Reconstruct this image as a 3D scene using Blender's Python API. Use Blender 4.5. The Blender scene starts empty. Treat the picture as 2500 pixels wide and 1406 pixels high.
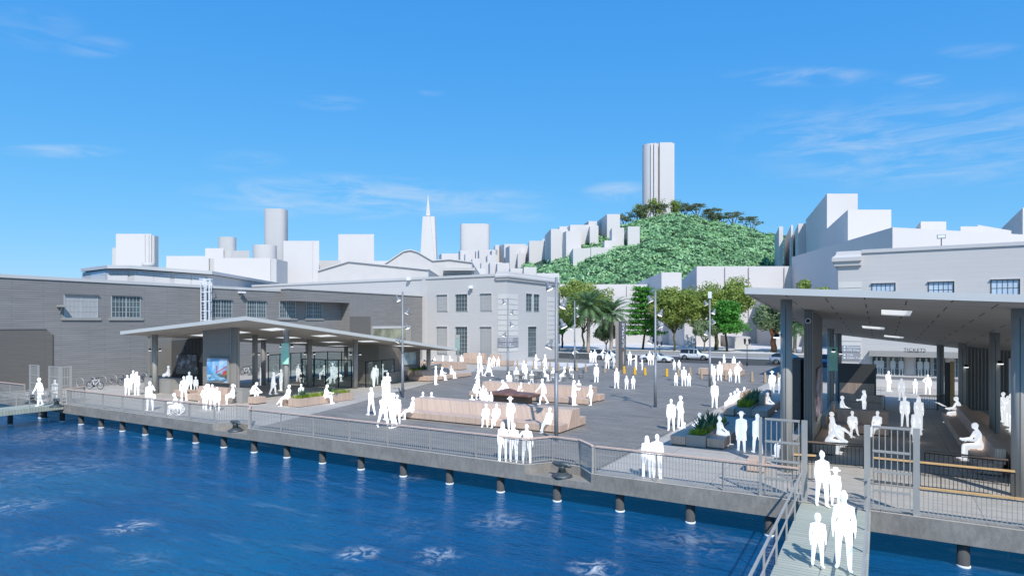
import bpy, bmesh, math, random
from mathutils import Vector, Matrix, Euler
R=math.radians
sc=bpy.context.scene
COL=sc.collection
# ---------- survey helpers: the site was surveyed from one station at (0,0,5.8) ----------
F=1530.;CX=1250.;HY=787.;CZ=5.8;T=math.atan(900/1530.)
S_,C_=math.sin(T),math.cos(T)
def at(px,py,z=0.):
    d=(CZ-z)*F/(py-HY); l=(px-CX)/F*d
    return (l*C_-d*S_, l*S_+d*C_)
def vd(l,d): return (l*C_-d*S_, l*S_+d*C_)       # lateral, depth -> X,Y
def pxd(px,d): return vd((px-CX)/F*d,d)
def zd(py,d): return CZ+(HY-py)/F*d
def onY(px,py,Y):
    r=(px-CX)/F; rx,ry=r*C_-S_, r*S_+C_; d=Y/ry; return (d*rx, zd(py,d))
def onX(px,py,X):
    r=(px-CX)/F; rx,ry=r*C_-S_, r*S_+C_; d=X/rx; return (d*ry, zd(py,d))
# ---------- objects ----------
def tag(o,label=None,cat=None,group=None,kind=None):
    if label:o['label']=label
    if cat:o['category']=cat
    if group:o['group']=group
    if kind:o['kind']=kind
    return o
def thing(name,label,cat,loc=(0,0,0),rz=0,group=None):
    o=bpy.data.objects.new(name,None);COL.objects.link(o)
    o.location=loc;o.rotation_euler=(0,0,rz);o.empty_display_size=.3
    return tag(o,label,cat,group)
def dup(root,loc,rz=0,label=None,scale=None,group=None):
    r=root.copy();COL.objects.link(r);r.location=loc;r.rotation_euler=(0,0,rz)
    if label:r['label']=label
    if group:r['group']=group
    if scale:r.scale=(scale,)*3 if not hasattr(scale,'__len__') else scale
    for ch in list(root.children):
        c=ch.copy();COL.objects.link(c);c.parent=r
        for g in list(ch.children):
            e=g.copy();COL.objects.link(e);e.parent=c
    return r
class MB:
    def __init__(s): s.v=[];s.f=[];s.sm=[];s.mi=[];s.m=0
    def add(s,vs,fs,smooth=False):
        b=len(s.v);s.v+=[tuple(p) for p in vs]
        for f in fs: s.f.append([b+i for i in f]);s.sm.append(smooth);s.mi.append(s.m)
        return s
    def box(s,x0,x1,y0,y1,z0,z1):
        return s.add([(x0,y0,z0),(x1,y0,z0),(x1,y1,z0),(x0,y1,z0),(x0,y0,z1),(x1,y0,z1),(x1,y1,z1),(x0,y1,z1)],
          [(0,3,2,1),(4,5,6,7),(0,1,5,4),(1,2,6,5),(2,3,7,6),(3,0,4,7)])
    def obox(s,c,dx,dy,dz,rz=0,z0=None):
        M=Matrix.Rotation(rz,3,'Z');b=len(s.v)
        zz=(c[2]-dz/2) if z0 is None else z0
        vs=[]
        for k in (0,1):
            for sx,sy in((-1,-1),(1,-1),(1,1),(-1,1)):
                p=M@Vector((sx*dx/2,sy*dy/2,0));vs.append((c[0]+p.x,c[1]+p.y,zz+k*dz))
        return s.add(vs,[(0,3,2,1),(4,5,6,7),(0,1,5,4),(1,2,6,5),(2,3,7,6),(3,0,4,7)])
    def prism(s,poly,z0,z1,tops=None,bots=None):
        n=len(poly);tops=tops or [z1]*n;bots=bots or [z0]*n
        vs=[(p[0],p[1],bots[i]) for i,p in enumerate(poly)]+[(p[0],p[1],tops[i]) for i,p in enumerate(poly)]
        return s.add(vs,[tuple(range(n-1,-1,-1)),tuple(range(n,2*n))]+[(i,(i+1)%n,n+(i+1)%n,n+i) for i in range(n)])
    def poly(s,vs): return s.add(vs,[tuple(range(len(vs)))])
    def ring(s,c,a,b,n,ex,ey):
        return [tuple(c+ex*(a*math.cos(2*math.pi*i/n))+ey*(b*math.sin(2*math.pi*i/n))) for i in range(n)]
    def loft(s,pts,rad,n=8,ref=(1,0,0),caps=True,round_=False,smooth=True):
        P=[Vector(p) for p in pts];rr=[(r,r) if not hasattr(r,'__len__') else r for r in rad]
        vs=[];m=0
        seq=[]
        for i,p in enumerate(P):
            t=(P[min(i+1,len(P)-1)]-P[max(i-1,0)]).normalized()
            ex=Vector(ref)-t*Vector(ref).dot(t)
            if ex.length<.05: ex=Vector((0,1,0))-t*t.y
            if ex.length<.05: ex=Vector((0,0,1))-t*t.z
            ex.normalize();ey=t.cross(ex)
            seq.append((p,rr[i],ex,ey,t))
        if round_:
            p,r,ex,ey,t=seq[0];q=min(r)
            seq=[(p-t*q*.8,(r[0]*.55,r[1]*.55),ex,ey,t)]+seq
            p,r,ex,ey,t=seq[-1];q=min(r)
            seq.append((p+t*q*.8,(r[0]*.55,r[1]*.55),ex,ey,t))
        for p,r,ex,ey,t in seq: vs+=s.ring(p,r[0],r[1],n,ex,ey)
        m=len(seq);fs=[(k*n+i,k*n+(i+1)%n,(k+1)*n+(i+1)%n,(k+1)*n+i) for k in range(m-1) for i in range(n)]
        if caps: fs+=[tuple(range(n-1,-1,-1)),tuple(range((m-1)*n,m*n))]
        b=len(s.v);s.add(vs,fs,smooth)
        if caps and not round_: s.sm[-1]=False;s.sm[-2]=False
        return s
    def cyl(s,p0,p1,r0,r1=None,n=12,smooth=True,caps=True): return s.loft([p0,p1],[r0,r0 if r1 is None else r1],n,caps=caps,smooth=smooth)
    def bar(s,p0,p1,w,h=None):
        return s.loft([p0,p1],[w*.7071 if h is None else (w*.7071,h*.7071)],4) if False else s._bar(Vector(p0),Vector(p1),w,h or w)
    def _bar(s,a,b,w,h):
        t=(b-a).normalized();e=Vector((0,0,1)).cross(t)
        if e.length<.01:e=Vector((1,0,0))
        e.normalize();u=t.cross(e);vs=[]
        for p in(a,b):
            for sx,sy in((-1,-1),(1,-1),(1,1),(-1,1)): vs.append(tuple(p+e*(sx*w/2)+u*(sy*h/2)))
        return s.add(vs,[(0,3,2,1),(4,5,6,7),(0,1,5,4),(1,2,6,5),(2,3,7,6),(3,0,4,7)])
    def torus(s,c,R_,r,ax=(1,0,0),n=20,m=6,a0=0,a1=2*math.pi):
        ax=Vector(ax).normalized();e=Vector((0,0,1))-ax*ax.z
        if e.length<.01:e=Vector((1,0,0))
        e.normalize();f=ax.cross(e);full=abs(a1-a0-2*math.pi)<1e-4
        k=n if full else n+1;vs=[]
        for i in range(k):
            a=a0+(a1-a0)*i/n;d=f*math.cos(a)+e*math.sin(a)
            for j in range(m):
                b=2*math.pi*j/m;vs.append(tuple(Vector(c)+d*(R_+r*math.cos(b))+ax*(r*math.sin(b))))
        fs=[(i*m+j,((i+1)%k)*m+j,((i+1)%k)*m+(j+1)%m,i*m+(j+1)%m) for i in range(n) for j in range(m)]
        return s.add(vs,fs,True)
    def sphere(s,c,r,n=10,m=6):
        r=(r,)*3 if not hasattr(r,'__len__') else r;vs=[];c=Vector(c)
        for k in range(1,m):
            th=math.pi*k/m
            for i in range(n):
                a=2*math.pi*i/n;vs.append((c.x+r[0]*math.sin(th)*math.cos(a),c.y+r[1]*math.sin(th)*math.sin(a),c.z+r[2]*math.cos(th)))
        vs+=[(c.x,c.y,c.z+r[2]),(c.x,c.y,c.z-r[2])];t=len(vs)-2
        fs=[(k*n+i,(k+1)*n+i,(k+1)*n+(i+1)%n,k*n+(i+1)%n) for k in range(m-2) for i in range(n)]
        fs+=[(t,i,(i+1)%n) for i in range(n)]+[(t+1,(m-2)*n+(i+1)%n,(m-2)*n+i) for i in range(n)]
        return s.add(vs,fs,True)
    def mesh(s,name,mats,off=(0,0,0)):
        me=bpy.data.meshes.new(name)
        me.from_pydata([(v[0]-off[0],v[1]-off[1],v[2]-off[2]) for v in s.v],[],s.f)
        me.polygons.foreach_set('use_smooth',s.sm)
        for m in (mats if isinstance(mats,(list,tuple)) else [mats]): me.materials.append(m)
        me.polygons.foreach_set('material_index',s.mi)
        me.update();return me
    def build(s,name,mats,parent=None,bevel=0,fix=True):
        off=(0,0,0)
        if parent:
            p=parent
            while p.parent:p=p.parent
            off=p.location
        me=s.mesh(name,mats,off)
        if fix:
            bm=bmesh.new();bm.from_mesh(me);bmesh.ops.recalc_face_normals(bm,faces=bm.faces);bm.to_mesh(me);bm.free()
        o=bpy.data.objects.new(name,me);COL.objects.link(o)
        if parent:o.parent=parent
        if bevel:
            b=o.modifiers.new('bevel','BEVEL');b.width=bevel;b.segments=2;b.limit_method='ANGLE'
        return o
# ---------- materials ----------
M={}
def nt(name):
    m=bpy.data.materials.new(name);m.use_nodes=True;M[name]=m
    n=m.node_tree.nodes;l=m.node_tree.links
    return m,n,l,n['Principled BSDF']
def coords(n,l,mode='wall',scale=1):
    tc=n.new('ShaderNodeTexCoord')
    if mode=='obj':return tc.outputs['Object']
    sp=n.new('ShaderNodeSeparateXYZ');l.new(tc.outputs['Object'],sp.inputs[0])
    cb=n.new('ShaderNodeCombineXYZ')
    if mode=='wall':
        ad=n.new('ShaderNodeMath');ad.operation='ADD';l.new(sp.outputs[0],ad.inputs[0]);l.new(sp.outputs[1],ad.inputs[1])
        l.new(ad.outputs[0],cb.inputs[0]);l.new(sp.outputs[2],cb.inputs[1])
    elif mode=='yx':
        l.new(sp.outputs[1],cb.inputs[0]);l.new(sp.outputs[0],cb.inputs[1])
    else:
        l.new(sp.outputs[0],cb.inputs[0]);l.new(sp.outputs[1],cb.inputs[1])
    return cb.outputs[0]
def noise(n,l,vec,scale,detail=4,stretch=None):
    if stretch:
        mp=n.new('ShaderNodeMapping');mp.inputs['Scale'].default_value=stretch;l.new(vec,mp.inputs[0]);vec=mp.outputs[0]
    t=n.new('ShaderNodeTexNoise');t.inputs['Scale'].default_value=scale;t.inputs['Detail'].default_value=detail
    l.new(vec,t.inputs['Vector']);return t.outputs['Fac']
def ramp(n,l,fac,stops):
    r=n.new('ShaderNodeValToRGB');e=r.color_ramp.elements
    while len(e)<len(stops):e.new(.5)
    for i,(p,c) in enumerate(stops):
        e[i].position=p;e[i].color=(*c,1) if hasattr(c,'__len__') else (c,c,c,1)
    l.new(fac,r.inputs[0]);return r.outputs[0]
def mix(n,l,a,b,fac,mode='MIX'):
    x=n.new('ShaderNodeMix');x.data_type='RGBA';x.blend_type=mode
    for i,s in((6,a),(7,b),(0,fac)):
        if hasattr(s,'links') or isinstance(s,bpy.types.NodeSocket):l.new(s,x.inputs[i])
        else:x.inputs[i].default_value=(*s,1) if hasattr(s,'__len__') else s
    return x.outputs[2]
def bump(n,l,bs,h,strength=.3,dist=.02):
    b=n.new('ShaderNodeBump');b.inputs['Strength'].default_value=strength;b.inputs['Distance'].default_value=dist
    l.new(h,b.inputs['Height']);l.new(b.outputs[0],bs.inputs['Normal'])
def plain(name,c,rough=.6,var=.12,sc_=1.5,metal=0,stretch=None,bm=0,emit=0):
    m,n,l,b=nt(name);v=coords(n,l,'obj')
    f=noise(n,l,v,sc_,5,stretch);c=Vector(c)
    l.new(ramp(n,l,f,[(.3,tuple(c*(1-var))),(.7,tuple(c*(1+var)))]),b.inputs['Base Color'])
    b.inputs['Roughness'].default_value=rough;b.inputs['Metallic'].default_value=metal
    if bm:bump(n,l,b,f,bm)
    if emit:
        b.inputs['Emission Color'].default_value=(1,1,1,1);b.inputs['Emission Strength'].default_value=emit
    return m
def bricky(name,c1,c2,mortar,w,h,ms=.01,mode='wall',rough=.7,offset=.5,ns=.12,bstr=.3,nst=(.3,4,1),nscale=2,bias=0):
    m,n,l,b=nt(name);v=coords(n,l,mode)
    t=n.new('ShaderNodeTexBrick');t.offset=offset;l.new(v,t.inputs['Vector'])
    t.inputs['Color1'].default_value=(*c1,1);t.inputs['Color2'].default_value=(*c2,1);t.inputs['Mortar'].default_value=(*mortar,1)
    t.inputs['Scale'].default_value=1;t.inputs['Mortar Size'].default_value=ms;t.inputs['Brick Width'].default_value=w
    t.inputs['Row Height'].default_value=h;t.inputs['Bias'].default_value=bias;t.inputs['Mortar Smooth'].default_value=.1
    f=noise(n,l,v,nscale,5,nst);g=ramp(n,l,f,[(.25,1-ns),(.75,1+ns)])
    f2=noise(n,l,v,.15,3);g2=ramp(n,l,f2,[(.3,1-ns*.5),(.7,1+ns*.5)])
    c=mix(n,l,t.outputs['Color'],g,1.,'MULTIPLY');c=mix(n,l,c,g2,1.,'MULTIPLY')
    l.new(c,b.inputs['Base Color']);b.inputs['Roughness'].default_value=rough
    if bstr:
        iv=n.new('ShaderNodeMath');iv.operation='SUBTRACT';iv.inputs[0].default_value=1;l.new(t.outputs['Fac'],iv.inputs[1])
        bump(n,l,b,iv.outputs[0],bstr,.02)
    return m
g=lambda v,b=1.0,r=1.0:(v*1.05,v*.945,v*(.81+.2*(b-1)))
# setting
bricky('light_pavers',g(.44),g(.395),g(.21),2.65,1.3,.012,'xy',.8,.0,.10,.2,(1,1,1),3)
bricky('dark_pavers',g(.185),g(.24),g(.115),1.1,.34,.014,'xy',.75,.5,.16,.35,(.5,2,1),1.2)
bricky('asphalt',g(.058),g(.062),g(.058),40,40,0,'xy',.9,.5,.15,0,(1,1,1),4)
plain('tan_track',(.33,.31,.28),.9,.1,.4)
plain('white_ground',(.62,.59,.56),.9,.03,.05)
plain('white_line',(.7,.7,.68),.8,.05,2)
def concrete():
    m,n,l,b=nt('concrete');v=coords(n,l,'obj')
    f=noise(n,l,v,1.6,8);f2=noise(n,l,v,9,4,(1,1,.35));f3=noise(n,l,v,30,3)
    c=ramp(n,l,f,[(.3,g(.235)),(.5,g(.275,1.0)),(.72,g(.32))])
    c=mix(n,l,c,ramp(n,l,f2,[(.42,.75),(.55,1.0)]),.5,'MULTIPLY')
    c=mix(n,l,c,ramp(n,l,f3,[(.35,.8),(.6,1.05)]),.6,'MULTIPLY')
    l.new(c,b.inputs['Base Color']);b.inputs['Roughness'].default_value=.9;bump(n,l,b,f3,.35,.01)
concrete()
plain('pile_grey',(.085,.083,.08),.8,.4,3,stretch=(1,1,.2),bm=.5)
plain('foam_white',(.85,.87,.88),.8,.05,8)
bricky('grey_siding',(.262,.248,.233),(.24,.228,.214),(.17,.16,.154),3.6,.19,.022,'wall',.8,.37,.14,.3,(.25,3.5,1),1.6)
bricky('grey_siding_vertical',(.23,.216,.208),(.255,.24,.23),(.17,.16,.154),.12,9,.01,'wall',.8,0,.08,.3)
bricky('shutter_grey',g(.145,1.02),g(.155,1.02),g(.10),6,.11,.01,'wall',.7,0,.05,.3)
plain('pale_render',(.545,.513,.483),.85,.03,.7)
bricky('render_lines',(.55,.518,.488),(.54,.51,.48),(.495,.467,.44),30,.42,.012,'wall',.85,.5,.03,.1)
plain('pale_roof',(.54,.52,.495),.85,.03,.4)
plain('quoin_white',(.64,.605,.555),.8,.02,1)
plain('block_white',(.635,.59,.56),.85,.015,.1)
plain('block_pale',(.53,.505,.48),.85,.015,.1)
plain('metal_grey',(.37,.35,.315),.5,.04,3)
plain('dark_metal',(.045,.047,.05),.45,.1,3,.3)
plain('black_metal',(.012,.012,.014),.4,.1,3,.3)
plain('column_grey',(.37,.35,.315),.55,.05,1)
plain('canopy_edge',(.60,.585,.54),.6,.03,1)
bricky('canopy_soffit',g(.30,1.0),g(.34,1.0),g(.03),3.0,1.15,.02,'yx',.75,.5,.14,.25,(4,.4,1),1.5)
plain('panel_grey',(.23,.215,.19),.6,.05,1)
plain('panel_dark',(.085,.082,.078),.6,.06,1)
plain('flat_grey',(.33,.31,.28),.7,.04,1)
bricky('clad_grey',g(.235,1.0),g(.25,1.0),g(.10),1.35,2.1,.008,'wall',.6,0,.04,.2)
bricky('bench_wood',(.64,.46,.35),(.54,.39,.295),(.32,.23,.17),.085,60,.006,'wall',.65,0,.10,.3,(8,.5,1),1.2)
plain('rail_wood',(.66,.46,.35),.6,.1,6)
plain('rail_wood_orange',(.66,.40,.17),.5,.12,6)
plain('brown_wood',(.17,.12,.085),.6,.2,3)
plain('bronze',(.19,.095,.065),.5,.35,1.5)
bricky('gangway_green',(.42,.43,.35),(.37,.385,.31),(.2,.21,.17),40,.17,.012,'xy',.8,0,.06,.4)
plain('bollard_wood',(.40,.29,.19),.7,.12,4)
plain('bollard_orange',(.72,.40,.03),.5,.05,4)
plain('cleat_iron',(.10,.115,.115),.5,.3,5,.5,bm=.4)
plain('person_white',(.92,.92,.92),.9,.0,1,emit=.62)  # glow flattens the shading so figures stay white in shade
plain('tan_panel',(.45,.36,.30),.7,.06,2)
plain('totem_dark',(.115,.115,.12),.6,.05,2)
plain('lamp_glow',(.95,.95,.95),.5,0,1,emit=1.2)
def skyl():
    m,n,l,b=nt('skylight_pane');b.inputs['Base Color'].default_value=(.9,.92,.9,1);b.inputs['Emission Color'].default_value=(1,1,1,1);b.inputs['Emission Strength'].default_value=.7  # pane glows by itself in place of daylight seen through it
    t=n.new('ShaderNodeBsdfTransparent');mx=n.new('ShaderNodeMixShader');mx.inputs[0].default_value=.45;l.new(t.outputs[0],mx.inputs[1]);l.new(b.outputs[0],mx.inputs[2]);l.new(mx.outputs[0],n['Material Output'].inputs[0])
skyl()
plain('white_metal',(.85,.85,.86),.5,.02,1)
plain('banner_green',(.42,.80,.60),.7,.05,3)
plain('banner_green_dark',(.27,.36,.33),.7,.08,3)
plain('car_white',(.72,.73,.75),.22,.01,1)
plain('car_silver',(.40,.46,.53),.22,.02,1,.3)
plain('car_blue',(.10,.25,.45),.25,.02,1,.3)
plain('car_glass',(.02,.025,.032),.05,.1,1)
plain('tyre',(.018,.018,.02),.8,.2,9)
plain('rim',(.45,.45,.47),.35,.05,5,.7)
plain('red_lamp',(.6,.04,.03),.3,.05,5)
plain('bike_blue',(.03,.08,.12),.4,.1,5)
plain('rack_steel',(.42,.42,.43),.4,.05,4,.4)
plain('window_pane',(.085,.115,.12),.12,.35,.6)
plain('window_blind',(.40,.385,.365),.7,.04,1)
plain('window_blue',(.50,.60,.70),.2,.12,.7)
plain('window_bar',(.40,.42,.42),.5,.05,3)
plain('soil',(.05,.035,.02),.9,.3,6)
plain('bark_grey',(.17,.15,.12),.9,.3,4,stretch=(1,1,.3),bm=.6)
plain('bark_moss',(.10,.105,.045),.9,.35,3,stretch=(1,1,.3),bm=.6)
plain('bark_dark',(.05,.047,.045),.9,.3,4,stretch=(1,1,.3),bm=.6)
plain('bark_orange',(.33,.14,.06),.85,.55,2.5,stretch=(1,1,.4),bm=.6)
plain('hill_soil',(.03,.075,.035),.95,.5,.12)
def palm_bark():
    m,n,l,b=nt('bark_palm');v=coords(n,l,'obj')
    w=n.new('ShaderNodeTexVoronoi');w.inputs['Scale'].default_value=4.5;l.new(v,w.inputs['Vector'])
    l.new(ramp(n,l,w.outputs['Distance'],[(.1,(.60,.50,.42)),(.6,(.33,.26,.20))]),b.inputs['Base Color']);bump(n,l,b,w.outputs['Distance'],.8,.05);b.inputs['Roughness'].default_value=.9
palm_bark()
def leaf(name,c1,c2,c3,ns=.4):
    m,n,l,b=nt(name)
    gm=n.new('ShaderNodeNewGeometry');v=coords(n,l,'obj');f=noise(n,l,v,ns,3)
    ad=n.new('ShaderNodeMath');ad.operation='MULTIPLY_ADD';l.new(gm.outputs['Random Per Island'],ad.inputs[0]);ad.inputs[1].default_value=.5
    l.new(f,ad.inputs[2])
    l.new(ramp(n,l,ad.outputs[0],[(.42,c1),(.72,c2),(1.0,c3)]),b.inputs['Base Color'])
    b.inputs['Roughness'].default_value=.75
    tr=n.new('ShaderNodeBsdfTranslucent');tr.inputs[0].default_value=(*[x*1.2 for x in c3],1)
    mx=n.new('ShaderNodeMixShader');mx.inputs[0].default_value=.3;l.new(b.outputs[0],mx.inputs[1]);l.new(tr.outputs[0],mx.inputs[2])
    l.new(mx.outputs[0],n['Material Output'].inputs[0])
leaf('leaf_olive',(.09,.14,.022),(.22,.29,.05),(.40,.47,.12))
leaf('leaf_bright',(.03,.13,.015),(.08,.29,.04),(.18,.45,.08))
leaf('leaf_grey',(.10,.15,.07),(.2,.27,.13),(.33,.40,.2))
leaf('leaf_palm',(.05,.12,.045),(.12,.22,.09),(.22,.33,.15))
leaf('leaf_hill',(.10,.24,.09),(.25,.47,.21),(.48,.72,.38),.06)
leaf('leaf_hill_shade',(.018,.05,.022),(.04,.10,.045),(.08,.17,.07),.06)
leaf('leaf_pine',(.09,.13,.07),(.16,.2,.11),(.25,.3,.17),.1)
leaf('leaf_lime',(.09,.15,.01),(.24,.33,.02),(.4,.48,.05),2)
leaf('leaf_agave',(.03,.07,.035),(.07,.14,.07),(.22,.34,.18),2)
def glass(name,tint,fac=.25):
    m,n,l,b=nt(name);n.remove(b)
    t=n.new('ShaderNodeBsdfTransparent');t.inputs[0].default_value=(*tint,1)
    g_=n.new('ShaderNodeBsdfGlossy');g_.inputs['Roughness'].default_value=.02;g_.inputs[0].default_value=(.8,.9,.9,1)
    fr=n.new('ShaderNodeFresnel');fr.inputs[0].default_value=1.45
    ad=n.new('ShaderNodeMath');ad.operation='MULTIPLY';ad.inputs[1].default_value=fac;l.new(fr.outputs[0],ad.inputs[0])
    mx=n.new('ShaderNodeMixShader');l.new(ad.outputs[0],mx.inputs[0]);l.new(t.outputs[0],mx.inputs[1]);l.new(g_.outputs[0],mx.inputs[2])
    l.new(mx.outputs[0],n['Material Output'].inputs[0])
glass('glass_teal',(.74,.87,.87),1.0)
glass('glass_clear',(.62,.70,.70),.8)

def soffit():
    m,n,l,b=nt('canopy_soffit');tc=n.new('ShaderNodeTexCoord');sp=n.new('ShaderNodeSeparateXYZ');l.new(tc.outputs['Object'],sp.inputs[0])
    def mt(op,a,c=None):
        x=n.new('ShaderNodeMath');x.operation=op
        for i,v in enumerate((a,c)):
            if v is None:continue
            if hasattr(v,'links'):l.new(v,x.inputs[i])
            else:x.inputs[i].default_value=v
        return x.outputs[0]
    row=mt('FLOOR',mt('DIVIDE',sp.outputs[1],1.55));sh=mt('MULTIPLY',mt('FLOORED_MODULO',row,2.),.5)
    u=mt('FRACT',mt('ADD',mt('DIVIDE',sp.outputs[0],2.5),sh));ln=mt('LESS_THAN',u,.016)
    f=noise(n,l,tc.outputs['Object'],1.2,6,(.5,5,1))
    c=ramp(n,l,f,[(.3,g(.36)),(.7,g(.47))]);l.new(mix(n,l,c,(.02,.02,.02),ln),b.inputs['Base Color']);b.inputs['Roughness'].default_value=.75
soffit()
# ---------- camera, sun, sky ----------
cam=bpy.data.cameras.new('camera');co=bpy.data.objects.new('camera',cam);COL.objects.link(co);sc.camera=co
co.location=(0,0,CZ);co.rotation_euler=(R(90),0,T);cam.sensor_width=36;cam.lens=F/2500*36;cam.shift_y=84/2500;cam.clip_end=6000;cam.clip_start=.2
sd=Vector((.68,-.73,0)).normalized();el=R(46)
sd=Vector((sd.x*math.cos(el),sd.y*math.cos(el),math.sin(el)))
sun=bpy.data.lights.new('sun','SUN');sun.energy=4.3;sun.angle=R(.5);sun.color=(1,.98,.955)
so=bpy.data.objects.new('sun',sun);COL.objects.link(so);so.rotation_euler=sd.to_track_quat('Z','Y').to_euler();so.location=(0,0,50)
w=bpy.data.worlds.new('World');sc.world=w;w.use_nodes=True
n=w.node_tree.nodes;l=w.node_tree.links;bg=n['Background']
sky=n.new('ShaderNodeTexSky');sky.sky_type='NISHITA';sky.sun_disc=False;sky.sun_elevation=el;sky.sun_rotation=math.atan2(sd.x,sd.y)
sky.air_density=1.0;sky.dust_density=.25;sky.ozone_density=2.5
tc=n.new('ShaderNodeTexCoord');gen=tc.outputs['Generated']
BS=.105
sepc=n.new('ShaderNodeSeparateColor');l.new(sky.outputs[0],sepc.inputs[0]);cmbc=n.new('ShaderNodeCombineColor')
for i,(a_,g_) in enumerate(((.66,1.05),(.785,.54),(1.03,.22))):   # the photograph's clear graded blue, channel by channel
    m0=n.new('ShaderNodeMath');m0.operation='MULTIPLY';m0.inputs[1].default_value=BS*((.9,1.,1.12)[i]);l.new(sepc.outputs[i],m0.inputs[0])
    m1=n.new('ShaderNodeMath');m1.operation='POWER';m1.inputs[1].default_value=g_;l.new(m0.outputs[0],m1.inputs[0])
    m2=n.new('ShaderNodeMath');m2.operation='MULTIPLY';m2.inputs[1].default_value=a_/BS;l.new(m1.outputs[0],m2.inputs[0]);l.new(m2.outputs[0],cmbc.inputs[i])
tint=cmbc.outputs[0]
# wispy clouds placed by direction on the sky
mp=n.new('ShaderNodeMapping');mp.inputs['Scale'].default_value=(1,1,5.5);l.new(gen,mp.inputs[0])
nz=n.new('ShaderNodeTexNoise');nz.inputs['Scale'].default_value=9;nz.inputs['Detail'].default_value=8;nz.inputs['Roughness'].default_value=.62;nz.inputs['Distortion'].default_value=.6;l.new(mp.outputs[0],nz.inputs['Vector'])
wisp=ramp(n,l,nz.outputs['Fac'],[(.40,0.),(.86,.9)])
acc=None
CL=[(850,480,260,42,.85),(1050,492,230,30,.7),(1520,470,75,20,.9),(150,370,80,11,.7),(2110,340,75,26,1.),(2230,350,270,75,.65),(1950,188,130,16,.6),(2255,200,40,12,.8),(810,252,60,14,.5),(230,115,50,16,.35),(2400,125,60,12,.3),(90,70,60,30,.25),(1290,530,60,12,.4),(560,520,60,14,.35),(1350,300,60,10,.0),(2100,400,110,35,.5),(600,395,70,20,.25),(1055,225,25,8,.3)]
for cx,cy,wx,wy,st in CL:
    if st<=0:continue
    x,y=vd((cx-CX)/F,1);d=Vector((x,y,(HY-cy)/F)).normalized()
    rt=Vector((C_,S_,0));rt=(rt-d*rt.dot(d)).normalized();up=rt.cross(d)*-1
    if up.z<0:up=-up
    terms=[]
    for ax,wd in((rt,wx),(up,wy)):
        dp=n.new('ShaderNodeVectorMath');dp.operation='DOT_PRODUCT';l.new(gen,dp.inputs[0]);dp.inputs[1].default_value=ax/(wd/F)
        sq=n.new('ShaderNodeMath');sq.operation='MULTIPLY';l.new(dp.outputs['Value'],sq.inputs[0]);l.new(dp.outputs['Value'],sq.inputs[1]);terms.append(sq)
    ad=n.new('ShaderNodeMath');ad.operation='ADD';l.new(terms[0].outputs[0],ad.inputs[0]);l.new(terms[1].outputs[0],ad.inputs[1])
    mr=n.new('ShaderNodeMapRange');mr.interpolation_type='SMOOTHSTEP';mr.inputs['From Min'].default_value=0;mr.inputs['From Max'].default_value=2.2
    mr.inputs['To Min'].default_value=st*.8;mr.inputs['To Max'].default_value=0;l.new(ad.outputs[0],mr.inputs['Value'])
    dd=n.new('ShaderNodeVectorMath');dd.operation='DOT_PRODUCT';l.new(gen,dd.inputs[0]);dd.inputs[1].default_value=d
    gt=n.new('ShaderNodeMath');gt.operation='GREATER_THAN';gt.inputs[1].default_value=0;l.new(dd.outputs['Value'],gt.inputs[0])
    mu=n.new('ShaderNodeMath');mu.operation='MULTIPLY';l.new(mr.outputs[0],mu.inputs[0]);l.new(gt.outputs[0],mu.inputs[1])
    if acc is None:acc=mu.outputs[0]
    else:
        mxx=n.new('ShaderNodeMath');mxx.operation='MAXIMUM';l.new(acc,mxx.inputs[0]);l.new(mu.outputs[0],mxx.inputs[1]);acc=mxx.outputs[0]
cm=n.new('ShaderNodeMath');cm.operation='MULTIPLY';l.new(wisp,cm.inputs[0]);l.new(acc,cm.inputs[1])
fin=mix(n,l,tint,(7.5,7.9,8.4),cm.outputs[0])
l.new(fin,bg.inputs[0]);bg.inputs[1].default_value=.105
sc.view_settings.view_transform='Standard';sc.view_settings.look='None';sc.view_settings.exposure=0;sc.view_settings.gamma=1
# ---------- ground, water, deck ----------
def struct(name,mb,m): o=mb.build(name,m);o['kind']='structure';return o
EY=22.25
n1=[at(520.7,1034),at(572,1032),at(612,1036),at(617,1043)]
n2=[at(1284,1134),at(1345,1128),at(1417,1139),at(1447,1154)]
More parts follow.
